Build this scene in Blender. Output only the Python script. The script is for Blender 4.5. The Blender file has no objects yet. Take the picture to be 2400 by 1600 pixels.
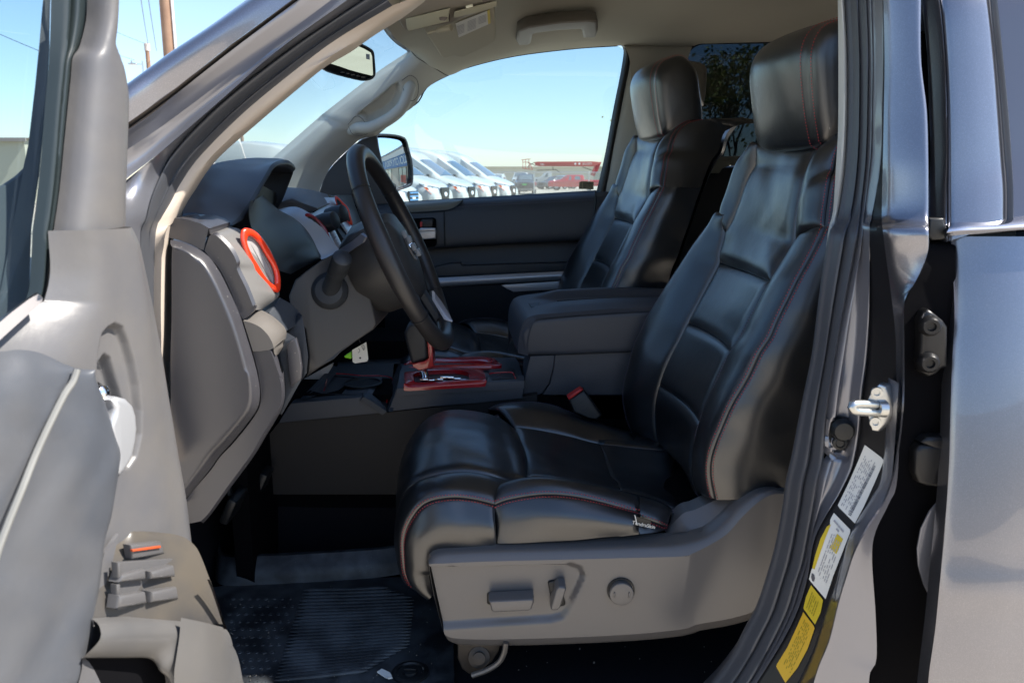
import bpy, bmesh, math, random
from mathutils import Vector as V, Matrix
random.seed(7)
R = math.radians
# ------------------------------------------------------------------ camera, sky, sun, exposure
SC = bpy.context.scene
COL = SC.collection
FPX = 1867.0                       # focal length in photo pixels (2400 wide) = 28 mm
CZ = 1.55
PITCH = math.atan((800-417)/FPX)
cam = bpy.data.cameras.new("camera")
cam.lens = 28.0; cam.sensor_width = 36.0
cam.clip_start = 0.02; cam.clip_end = 3000
cam.dof.use_dof = True; cam.dof.focus_distance = 1.75; cam.dof.aperture_fstop = 10.0
camo = bpy.data.objects.new("camera", cam); COL.objects.link(camo)
camo.location = (0, 0, CZ); camo.rotation_euler = (R(90)-PITCH, 0, 0)
SC.camera = camo
SUN = V((0.62, -0.10, 0.77)).normalized()
w = bpy.data.worlds.new("World"); SC.world = w; w.use_nodes = True
wn = w.node_tree.nodes; wl = w.node_tree.links
sky = wn.new("ShaderNodeTexSky"); sky.sky_type = 'NISHITA'; sky.sun_disc = False
sky.sun_elevation = math.asin(SUN.z); sky.sun_rotation = math.atan2(SUN.x, SUN.y)
sky.air_density = .95; sky.dust_density = .45; sky.ozone_density = 2.3
wl.new(sky.outputs[0], wn["Background"].inputs[0]); wn["Background"].inputs[1].default_value = 0.125
sl = bpy.data.lights.new("sun", 'SUN'); sl.energy = 5.0; sl.angle = R(0.5); sl.color = (1, .94, .85)
so = bpy.data.objects.new("sun", sl); COL.objects.link(so)
so.rotation_euler = SUN.to_track_quat('Z', 'Y').to_euler(); so.location = (5, -3, 12)
SC.view_settings.view_transform = 'Standard'; SC.view_settings.look = 'None'
SC.view_settings.gamma = 1; SC.view_settings.exposure = 1.1
SC.cycles.max_bounces = 10; SC.cycles.transparent_max_bounces = 24
SC.cycles.sample_clamp_indirect = 6.0
# ------------------------------------------------------------------ photo-measured geometry helpers
def P(u, v, y):
    """point at lateral distance y seen at photo pixel (u,v)"""
    a = (u-1200)/FPX; b = (800-v)/FPX
    dy = b*math.sin(PITCH)+math.cos(PITCH); dz = b*math.cos(PITCH)-math.sin(PITCH)
    t = y/dy
    return V((a*t, y, CZ+dz*t))
ZR = dict(S=(0,0,1), z1=(0,0,2.936), z2=(800,0,2.936), z3=(1600,0,2.936), L2=(0,534,2.936), M2=(800,534,2.936),
          R2=(1600,534,2.936), L3=(0,1068,2.94), M3=(800,1068,2.94), R3=(1600,1068,2.94),
          A=(1400,0,3.92), B=(1400,400,3.92), C=(1400,800,3.92), D=(900,900,3.92), E=(300,350,5.873), F=(300,617,5.873),
          G=(600,400,4.704), H=(600,733,4.704), I=(860,0,5.873), J=(1150,350,7.84), K=(880,300,6.533), N=(900,780,5.873),
          O=(1420,1160,7.84), T=(1560,100,5.227), a=(0,1250,4.48), b=(0,650,5.227), c=(1780,1000,6.7), d=(440,1280,3.92), e=(480,280,7.84), m=(700,60,7.84))
def zp(z, x, y):
    q = ZR[z]; return (q[0]+x/q[2], q[1]+y/q[2])
def cv(z, pts, y):
    """curve measured in zoom z; y = depth, or (first,last) depth, or one per point"""
    n = len(pts); out = []
    for i, p in enumerate(pts):
        if isinstance(y, (int, float)): d = y
        elif len(y) == n: d = y[i]
        else: d = y[0]+(y[1]-y[0])*i/(n-1)
        u, v = zp(z, p[0], p[1]); out.append(P(u, v, d))
    return out
def mv(c, dx=0, dy=0, dz=0): return [p+V((dx, dy, dz)) for p in c]
def arc(pts):
    L = [0]
    for i in range(1, len(pts)): L.append(L[-1]+(pts[i]-pts[i-1]).length)
    return L
def cr(p0, p1, p2, p3, t):
    return 0.5*((2*p1)+(p2-p0)*t+(2*p0-5*p1+4*p2-p3)*t*t+(3*p1-p0-3*p2+p3)*t*t*t)
def resample(pts, n, params=None, smooth=True):
    if len(pts) == 1: return [pts[0].copy() for _ in range(n)]
    L = arc(pts); T = L[-1] or 1
    out = []; k = 0; m = len(pts)
    for i in range(n):
        s = (params[i] if params else i/(n-1))*T
        k = 0
        while k < m-2 and L[k+1] < s: k += 1
        d = (L[k+1]-L[k]) or 1; t = min(1, max(0, (s-L[k])/d))
        if smooth and m > 2:
            a = pts[k-1] if k > 0 else pts[k]*2-pts[k+1]
            b = pts[k+2] if k+2 < m else pts[k+1]*2-pts[k]
            out.append(cr(a, pts[k], pts[k+1], b, t))
        else: out.append(pts[k].lerp(pts[k+1], t))
    return out
def cosp(n, lo=True, hi=True):
    o = []
    for i in range(n):
        t = i/(n-1)
        if lo and hi: o.append(.5-.5*math.cos(math.pi*t))
        elif lo: o.append(1-math.cos(math.pi/2*t))
        elif hi: o.append(math.sin(math.pi/2*t))
        else: o.append(t)
    return o
class Grid:
    def __init__(s, g): s.g = g
    def normals(s, hint=None):
        g = s.g; n = len(g); m = len(g[0]); N = []
        for i in range(n):
            row = []
            for j in range(m):
                a = g[min(i+1, n-1)][j]-g[max(i-1, 0)][j]
                b = g[i][min(j+1, m-1)]-g[i][max(j-1, 0)]
                c = a.cross(b)
                if c.length < 1e-12: c = V((0, -1, 0))
                c.normalize()
                h = (V((0, 0, CZ))-g[i][j]) if hint is None else hint
                if c.dot(h) < 0: c = -c
                row.append(c)
            N.append(row)
        return N
def skin(curves, n=24, m=24, puff=0.0, er=0.012, seams='TBLR', smooth=True, cross=True, hint=None, wr=0.0):
    """surface through several curves (each runs top to bottom); puff pillows it away from its seams"""
    pr = cosp(n) if puff else None; pc = cosp(m) if puff else None
    C = [resample(c, n, pr, smooth) for c in curves]
    g = [resample([c[i] for c in C], m, pc, cross) for i in range(n)]
    G = Grid(g)
    if puff or wr:
        N = G.normals(hint)
        # flip consistency
        mid = N[n//2][m//2]
        for i in range(n):
            for j in range(m):
                if N[i][j].dot(mid) < -0.3: N[i][j] = -N[i][j]
        colL = []
        for j in range(m): colL.append(arc([g[i][j] for i in range(n)]))
        rowL = [arc(g[i]) for i in range(n)]
        ng = []
        for i in range(n):
            row = []
            for j in range(m):
                d = 9
                if 'T' in seams: d = min(d, colL[j][i])
                if 'B' in seams: d = min(d, colL[j][-1]-colL[j][i])
                if 'L' in seams: d = min(d, rowL[i][j])
                if 'R' in seams: d = min(d, rowL[i][-1]-rowL[i][j])
                q = 1-min(d/er, 1)
                k = puff*math.sqrt(max(0, 1-q*q))
                p = g[i][j]
                if wr:
                    k += wr*min(1, d/er)*(math.sin(p.x*61+p.z*37+3*math.sin(p.y*23))+math.sin(p.y*83+p.x*29+2*math.sin(p.z*47)))*.5
                row.append(p+N[i][j]*k)
            ng.append(row)
        G.g = ng
    return G
def add_grid(bm, G, closed=False):
    g = G.g if isinstance(G, Grid) else G
    vs = [[bm.verts.new(p) for p in r] for r in g]
    n = len(g); m = len(g[0])
    for i in range(n-1):
        for j in range(m-1 if not closed else m):
            k = (j+1) % m
            q = [vs[i][j], vs[i][k], vs[i+1][k], vs[i+1][j]]
            try: bm.faces.new(q)
            except ValueError: pass
    return vs
def add_cap(bm, row):
    try: bm.faces.new(row)
    except ValueError: pass
def add_tube(bm, pts, r, seg=10, closed=False, cap=True):
    n = len(pts); rings = []
    up = V((0, 0, 1))
    prev = None
    for i, p in enumerate(pts):
        if closed: t = pts[(i+1) % n]-pts[i-1]
        else: t = pts[min(i+1, n-1)]-pts[max(i-1, 0)]
        t = t.normalized() if t.length > 1e-9 else V((1, 0, 0))
        if prev is None:
            a = t.cross(up)
            if a.length < .1: a = t.cross(V((1, 0, 0)))
            a.normalize()
        else:
            a = (prev-t*prev.dot(t)); a.normalize()
        prev = a; b = t.cross(a)
        rr = r[i] if isinstance(r, (list, tuple)) else r
        rings.append([bm.verts.new(p+(a*math.cos(2*math.pi*k/seg)+b*math.sin(2*math.pi*k/seg))*rr) for k in range(seg)])
    for i in range(n if closed else n-1):
        A = rings[i]; B = rings[(i+1) % n]
        for k in range(seg):
            try: bm.faces.new([A[k], A[(k+1) % seg], B[(k+1) % seg], B[k]])
            except ValueError: pass
    if cap and not closed:
        add_cap(bm, rings[0][::-1]); add_cap(bm, rings[-1])
def add_box(bm, c, s, rot=None, bev=0.0, seg=2):
    c = V(c); M = rot.to_4x4() if rot is not None else Matrix()
    r = bmesh.ops.create_cube(bm, size=1)
    vs = r['verts']
    for v_ in vs: v_.co = V((v_.co.x*s[0], v_.co.y*s[1], v_.co.z*s[2]))
    if bev:
        es = list({e for v_ in vs for e in v_.link_edges})
        rb = bmesh.ops.bevel(bm, geom=es, offset=bev, segments=seg, profile=.5, affect='EDGES')
        vs = list({v_ for f in rb['faces'] for v_ in f.verts} | {v_ for v_ in vs if v_.is_valid})
    for v_ in vs: v_.co = c+(M @ v_.co)
def add_prism(bm, loop, ext, bev=0.0, seg=3, smooth=0):
    """outline (list of Vector) extruded by ext; bevelled rim on the front"""
    if smooth: loop = resample(loop+[loop[0]], smooth)[:-1]
    vs = [bm.verts.new(p) for p in loop]
    f = bm.faces.new(vs)
    r = bmesh.ops.extrude_face_region(bm, geom=[f])
    nv = [x for x in r['geom'] if isinstance(x, bmesh.types.BMVert)]
    for x in nv: x.co += ext
    ff = [x for x in r['geom'] if isinstance(x, bmesh.types.BMFace)]
    if bev:
        es = [e for e in f.edges]
        bmesh.ops.bevel(bm, geom=es, offset=bev, segments=seg, profile=.5, affect='EDGES', clamp_overlap=True)
def frame(n, up=V((0, 0, 1))):
    """rotation matrix whose z axis is n"""
    z = n.normalized(); x = up.cross(z)
    if x.length < 1e-3: x = V((1, 0, 0)).cross(z)
    x.normalize(); y = z.cross(x)
    return Matrix((x, y, z)).transposed()
def add_lathe(bm, c, axis, prof, seg=28):
    """prof = [(radius, height along axis)]"""
    M = frame(axis); c = V(c); rings = []
    for r, h in prof:
        rings.append([bm.verts.new(c+M @ V((r*math.cos(2*math.pi*k/seg), r*math.sin(2*math.pi*k/seg), h))) for k in range(seg)])
    for i in range(len(rings)-1):
        for k in range(seg):
            bm.faces.new([rings[i][k], rings[i][(k+1) % seg], rings[i+1][(k+1) % seg], rings[i+1][k]])
    if prof[0][0] > 1e-4: add_cap(bm, rings[0][::-1])
    if prof[-1][0] > 1e-4: add_cap(bm, rings[-1])
def add_stitch(bm, path, dash=.0036, gap=.0016, r=.00085, lift=None):
    L = arc(path); T = L[-1]; s = 0; k = 0
    def at(s):
        k = 0
        lo, hi = 0, len(L)-1
        while hi-lo > 1:
            mid = (lo+hi)//2
            if L[mid] <= s: lo = mid
            else: hi = mid
        return path[lo].lerp(path[hi], (s-L[lo])/((L[hi]-L[lo]) or 1))
    while s+dash < T:
        a = at(s); b = at(s+dash); d = (b-a)
        if d.length > 1e-6:
            d.normalize(); h = (V((0, 0, CZ))-a).normalized()
            x = d.cross(h).normalized(); y = x.cross(d)
            mid = (a+b)/2
            A = bm.verts.new(a); B = bm.verts.new(b)
            ring = [bm.verts.new(mid+x*r*1.1), bm.verts.new(mid+y*r), bm.verts.new(mid-x*r*1.1), bm.verts.new(mid-y*r)]
            for i in range(4):
                bm.faces.new([A, ring[i], ring[(i+1) % 4]]); bm.faces.new([B, ring[(i+1) % 4], ring[i]])
        s += dash+gap
def edge_path(G, edge, dist, lift=.0009, hint=None):
    g = G.g; N = G.normals(hint); out = []
    if edge in 'LR': rows = g; NN = N
    else:
        rows = [[g[i][j] for i in range(len(g))] for j in range(len(g[0]))]
        NN = [[N[i][j] for i in range(len(g))] for j in range(len(g[0]))]
    for r, nr in zip(rows, NN):
        if edge in 'RB': r = r[::-1]; nr = nr[::-1]
        L = 0
        for k in range(1, len(r)):
            d = (r[k]-r[k-1]).length
            if L+d >= dist or k == len(r)-1:
                t = min(1, (dist-L)/(d or 1)); out.append(r[k-1].lerp(r[k], t)+nr[k]*lift); break
            L += d
    return out
# ------------------------------------------------------------------ materials
MATS = {}
def mat(name, col, rough=.5, metal=0.0, spec=.5, coat=0.0, coat_r=.05, bump=None, var=None, emit=None, flake=None, aniso=0, sheen=0, alpha=1):
    m = bpy.data.materials.new(name); m.use_nodes = True; nt = m.node_tree; N = nt.nodes; L = nt.links
    b = N["Principled BSDF"]
    b.inputs["Base Color"].default_value = (*col, 1); b.inputs["Roughness"].default_value = rough
    b.inputs["Metallic"].default_value = metal; b.inputs["Specular IOR Level"].default_value = spec
    b.inputs["Coat Weight"].default_value = coat; b.inputs["Coat Roughness"].default_value = coat_r
    if sheen: b.inputs["Sheen Weight"].default_value = sheen
    tc = N.new("ShaderNodeTexCoord")
    if var:      # (scale, colour2, amount, detail)
        nz = N.new("ShaderNodeTexNoise"); nz.inputs["Scale"].default_value = var[0]; nz.inputs["Detail"].default_value = var[3] if len(var) > 3 else 5
        L.new(tc.outputs["Object"], nz.inputs["Vector"])
        rp = N.new("ShaderNodeValToRGB"); rp.color_ramp.elements[0].position = .5-var[2]; rp.color_ramp.elements[1].position = .5+var[2]
        rp.color_ramp.elements[0].color = (*col, 1); rp.color_ramp.elements[1].color = (*var[1], 1)
        L.new(nz.outputs["Fac"], rp.inputs[0]); L.new(rp.outputs[0], b.inputs["Base Color"])
    if flake:
        vz = N.new("ShaderNodeTexVoronoi"); vz.inputs["Scale"].default_value = flake[0]; L.new(tc.outputs["Object"], vz.inputs["Vector"])
        mx = N.new("ShaderNodeMix"); mx.data_type = 'RGBA'; mx.inputs[6].default_value = (*col, 1); mx.inputs[7].default_value = (*flake[1], 1)
        sp = N.new("ShaderNodeSeparateColor"); L.new(vz.outputs["Color"], sp.inputs[0])
        pw = N.new("ShaderNodeMath"); pw.operation = 'POWER'; pw.inputs[1].default_value = 5; L.new(sp.outputs[0], pw.inputs[0])
        L.new(pw.outputs[0], mx.inputs[0]); L.new(mx.outputs[2], b.inputs["Base Color"])
    if bump:
        prev = None
        for sc_, st in bump:
            nz = N.new("ShaderNodeTexNoise"); nz.inputs["Scale"].default_value = sc_; nz.inputs["Detail"].default_value = 4
            L.new(tc.outputs["Object"], nz.inputs["Vector"])
            bp = N.new("ShaderNodeBump"); bp.inputs["Strength"].default_value = st; bp.inputs["Distance"].default_value = 1.0/sc_*.5
            L.new(nz.outputs["Fac"], bp.inputs["Height"])
            if prev: L.new(prev.outputs[0], bp.inputs["Normal"])
            prev = bp
        L.new(prev.outputs[0], b.inputs["Normal"])
    if emit: b.inputs["Emission Color"].default_value = (*emit[0], 1); b.inputs["Emission Strength"].default_value = emit[1]
    MATS[name] = m
    return m
def specks(m, scale, thr, col, fac=1.0):
    """small dust specks scattered over a material"""
    nt = m.node_tree; N = nt.nodes; L = nt.links; b = N["Principled BSDF"]
    tc = N.new("ShaderNodeTexCoord"); vz = N.new("ShaderNodeTexVoronoi"); vz.inputs["Scale"].default_value = scale
    L.new(tc.outputs["Object"], vz.inputs["Vector"])
    nz = N.new("ShaderNodeTexNoise"); nz.inputs["Scale"].default_value = 14; L.new(tc.outputs["Object"], nz.inputs["Vector"])
    ml = N.new("ShaderNodeMath"); ml.operation = 'MULTIPLY'; ml.inputs[1].default_value = thr*2; L.new(nz.outputs["Fac"], ml.inputs[0])
    lt = N.new("ShaderNodeMath"); lt.operation = 'LESS_THAN'; L.new(vz.outputs["Distance"], lt.inputs[0]); L.new(ml.outputs[0], lt.inputs[1])
    sp = N.new("ShaderNodeSeparateColor"); L.new(vz.outputs["Color"], sp.inputs[0])
    g = N.new("ShaderNodeMath"); g.operation = 'GREATER_THAN'; g.inputs[1].default_value = .72; L.new(sp.outputs[1], g.inputs[0])
    m2 = N.new("ShaderNodeMath"); m2.operation = 'MULTIPLY'; L.new(lt.outputs[0], m2.inputs[0]); L.new(g.outputs[0], m2.inputs[1])
    m3 = N.new("ShaderNodeMath"); m3.operation = 'MULTIPLY'; m3.inputs[1].default_value = fac; L.new(m2.outputs[0], m3.inputs[0])
    mx = N.new("ShaderNodeMix"); mx.data_type = 'RGBA'
    src = b.inputs["Base Color"].links[0].from_socket if b.inputs["Base Color"].links else None
    if src: L.new(src, mx.inputs[6])
    else: mx.inputs[6].default_value = b.inputs["Base Color"].default_value
    mx.inputs[7].default_value = (*col, 1); L.new(m3.outputs[0], mx.inputs[0]); L.new(mx.outputs[2], b.inputs["Base Color"])
def glass(name, tint, refl=1.0, rough=0.0):
    m = bpy.data.materials.new(name); m.use_nodes = True; nt = m.node_tree; N = nt.nodes; L = nt.links
    N.remove(N["Principled BSDF"]); out = N["Material Output"]
    t = N.new("ShaderNodeBsdfTransparent"); t.inputs[0].default_value = (*tint, 1)
    g = N.new("ShaderNodeBsdfGlossy"); g.inputs["Roughness"].default_value = rough; g.inputs[0].default_value = (refl, refl, refl, 1)
    lw = N.new("ShaderNodeLayerWeight"); lw.inputs[0].default_value = .5
    pw = N.new("ShaderNodeMath"); pw.operation = 'POWER'; pw.inputs[1].default_value = 5; L.new(lw.outputs["Facing"], pw.inputs[0])
    f = N.new("ShaderNodeMath"); f.operation = 'MULTIPLY_ADD'; f.inputs[1].default_value = .93; f.inputs[2].default_value = .07; L.new(pw.outputs[0], f.inputs[0])
    mx = N.new("ShaderNodeMixShader"); L.new(f.outputs[0], mx.inputs[0]); L.new(t.outputs[0], mx.inputs[1]); L.new(g.outputs[0], mx.inputs[2])
    L.new(mx.outputs[0], out.inputs[0]); MATS[name] = m
    return m
leather = mat("black leather", (.007, .0085, .011), .34, spec=1.0, coat=.4, coat_r=.24, bump=[(800, .16), (38, .045)])
plastic = mat("black grained plastic", (.024, .028, .034), .50, bump=[(1100, .12)])
plastic_soft = mat("dark soft dash plastic", (.036, .042, .052), .5, bump=[(900, .15)])
dashside = mat("dark grey dash side plastic", (.040, .039, .045), .33, spec=.9, bump=[(1000, .2)])
specks(dashside, 150, .10, (.32, .30, .28), .7)
graph = mat("graphite painted trim", (.19, .185, .18), .40, metal=.25, bump=[(1500, .05)])
doorgrey = mat("grey door trim plastic", (.105, .105, .112), .38, bump=[(900, .14), (70, .05)], var=(11, (.13, .124, .12), .15, 9))
doorblue = mat("dark door insert vinyl", (.066, .073, .087), .45, bump=[(700, .16), (40, .06)], var=(13, (.085, .088, .096), .15, 9))
baseplas = mat("seat base plastic", (.105, .098, .094), .33, spec=.8, bump=[(1300, .10)])
silver = mat("silver painted trim", (.48, .50, .53), .38, metal=.6)
chrome = mat("chrome", (.8, .8, .82), .12, metal=1)
steel = mat("zinc plated steel", (.55, .56, .55), .33, metal=1, bump=[(300, .1)])
redgloss = mat("gloss dark red trim", (.46, .010, .016), .25, coat=1, coat_r=.06)
orange = mat("sunlit gloss red ring", (.75, .040, .010), .3, coat=.8)  # sunlit copy of the ring red, sun put into the colour
redring_shade = mat("shaded red ring", (.30, .008, .014), .3, coat=.8)  # shaded copy of the same ring red
redbtn = mat("red buckle button", (.50, .02, .02), .4)
headl = mat("beige headliner cloth", (.50, .475, .40), .9, spec=.2, bump=[(900, .2)])
trimlt = mat("light grey pillar trim", (.50, .50, .46), .6, bump=[(800, .05)])
trimcr = mat("cream pillar trim", (.50, .43, .36), .6)
visor = mat("beige visor vinyl", (.46, .43, .33), .7, bump=[(900, .1)])
handlem = mat("taupe handle plastic", (.20, .185, .165), .5)
paper = mat("paper label", (.75, .75, .70), .7)
ink = mat("label ink", (.10, .10, .11), .7)
inkl = mat("pale print", (.36, .36, .38), .7)
yellow = mat("yellow label", (.62, .47, .02), .5)
yellow2 = mat("amber label", (.66, .40, .015), .5)
rubber = mat("rubber seal", (.060, .064, .074), .38, spec=.5)
black = mat("black rubber", (.008, .009, .010), .45)
blackhole = mat("void shade black", (.004, .004, .005), .9, spec=.05)  # near-black colour stands in for shade in gaps and recesses
paint = mat("metallic grey paint", (.235, .238, .268), .28, metal=.88, coat=1, coat_r=.03, flake=(1700, (.31, .313, .35)))
paint_in = mat("grey door jamb paint", (.23, .235, .265), .30, metal=.6, coat=.8, coat_r=.06)
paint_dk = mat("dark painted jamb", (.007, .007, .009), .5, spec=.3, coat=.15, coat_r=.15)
carpet = mat("black carpet", (.010, .010, .013), .95, spec=.1, bump=[(500, .6)])
matrub = mat("ribbed rubber mat", (.016, .018, .022), .42, bump=[(400, .2)], var=(15, (.062, .070, .078), .10, 9))
specks(matrub, 160, .07, (.3, .32, .33), .7)
white = mat("white paint", (.52, .54, .52), .25, coat=.6)
green = mat("green key tag", (.25, .75, .02), .4)
redst = mat("red thread", (.48, .05, .06), .6)
pinkst = mat("grey blue thread", (.16, .15, .22), .6)
gwind = glass("window glass", (.74, .86, .89))
gside = glass("side window glass", (.60, .72, .77))
gtint = glass("dark tinted glass", (.13, .16, .19))
mirror_m = mat("mirror glass", (.82, .86, .88), .01, metal=1)
mirror_d = mat("dim mirror glass", (.40, .50, .48), .01, metal=1)
conplas = mat("console side plastic", (.055, .060, .072), .48, bump=[(1000, .12)])
def nearer(c, f): return [p-(p-V((0, 0, CZ)))*f for p in c]
def islands(bm):
    seen = set(); out = []
    bm.verts.ensure_lookup_table()
    for v_ in bm.verts:
        if v_.index in seen: continue
        st = [v_]; seen.add(v_.index); fs = set()
        while st:
            q = st.pop()
            for f in q.link_faces: fs.add(f.index)
            for e in q.link_edges:
                o_ = e.other_vert(q)
                if o_.index not in seen: seen.add(o_.index); st.append(o_)
        if fs: out.append(fs)
    return out
def finish_each(bm, name, m, parent=None, **k):
    """one object for every separate piece"""
    bm.verts.index_update(); bm.faces.index_update(); res = []
    for fs in islands(bm):
        nb = bmesh.new(); mp = {}
        bm.faces.ensure_lookup_table()
        for fi in sorted(fs):
            f = bm.faces[fi]; vs = []
            for v_ in f.verts:
                if v_.index not in mp: mp[v_.index] = nb.verts.new(v_.co)
                vs.append(mp[v_.index])
            nb.faces.new(vs)
        res.append(finish(nb, name, m, parent, **k))
    bm.free(); return res
# ------------------------------------------------------------------ object helpers
def finish(bm, name, m, parent=None, smooth=True, thick=0.0, bevel=0.0, sub=0, ang=40, fixn=True):
    if fixn: bmesh.ops.recalc_face_normals(bm, faces=bm.faces)
    me = bpy.data.meshes.new(name); bm.to_mesh(me); bm.free()
    ms = m if isinstance(m, list) else [m]
    for x in ms: me.materials.append(x)
    for p in me.polygons: p.use_smooth = smooth
    o = bpy.data.objects.new(name, me); COL.objects.link(o)
    if parent is not None:
        attach(o, parent)
    if thick:
        s = o.modifiers.new("s", 'SOLIDIFY'); s.thickness = abs(thick); s.offset = -1 if thick > 0 else 1
    if bevel:
        s = o.modifiers.new("b", 'BEVEL'); s.width = bevel; s.segments = 3; s.limit_method = 'ANGLE'; s.angle_limit = R(30)
    if sub:
        s = o.modifiers.new("u", 'SUBSURF'); s.levels = sub; s.render_levels = sub
    if smooth and ang:
        try: me.set_sharp_from_angle(angle=R(ang))
        except Exception: pass
    return o
def attach(o, parent):
    o.parent = parent
    if parent.parent is None and not parent.get('loc_'):
        o.matrix_parent_inverse = Matrix.Translation(-parent.location)
def thing(name, label, cat, loc=(0, 0, 0), rz=0, group=None):
    o = bpy.data.objects.new(name, None); COL.objects.link(o); o.location = loc; o.rotation_euler = (0, 0, rz)
    o.empty_display_size = .1
    o['label'] = label; o['category'] = cat
    if group: o['group'] = group
    return o
def tag(o, label, cat, group=None, kind=None):
    if label: o['label'] = label
    if cat: o['category'] = cat
    if group: o['group'] = group
    if kind: o['kind'] = kind
    return o
def surf(name, curves, m, parent, n=24, mm=24, thick=0.004, **k):
    kk = {x: k.pop(x) for x in ('sub', 'bevel', 'ang') if x in k}
    bm = bmesh.new(); G = skin(curves, n, mm, **k); add_grid(bm, G)
    o = finish(bm, name, m, parent, thick=0, **kk)
    if thick:
        # thickness always away from the camera side
        me = o.data; c = sum((p.normal.dot(V((0, 0, CZ))-p.center)*p.area for p in me.polygons))
        s = o.modifiers.new("s", 'SOLIDIFY'); s.thickness = thick; s.offset = -1 if c > 0 else 1
    return o, G
def text_mesh(body, size, m, loc, rot, parent=None, name="lettering", ext=.0005, ax='CENTER'):
    c = bpy.data.curves.new(name, 'FONT'); c.body = body; c.size = size; c.extrude = ext; c.align_x = ax; c.align_y = 'CENTER'
    t = bpy.data.objects.new(name, c); COL.objects.link(t)
    dg = bpy.context.evaluated_depsgraph_get(); dg.update()
    me = bpy.data.meshes.new_from_object(t.evaluated_get(dg)); bpy.data.objects.remove(t)
    me.name = name; me.materials.clear(); me.materials.append(m)
    M = Matrix.Translation(V(loc)) @ rot.to_4x4(); me.transform(M)
    o = bpy.data.objects.new(name, me); COL.objects.link(o)
    if parent is not None:
        attach(o, parent)
    return o
# ================================================================== THE PICKUP TRUCK
truck = thing('pickup_truck', 'metallic grey pickup truck with its front door open on a black leather cabin', 'pickup truck', (0.6, 1.9, 0))
def part(name, bm, m, parent=truck, **k): return finish(bm, name, m, parent, **k)
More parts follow.
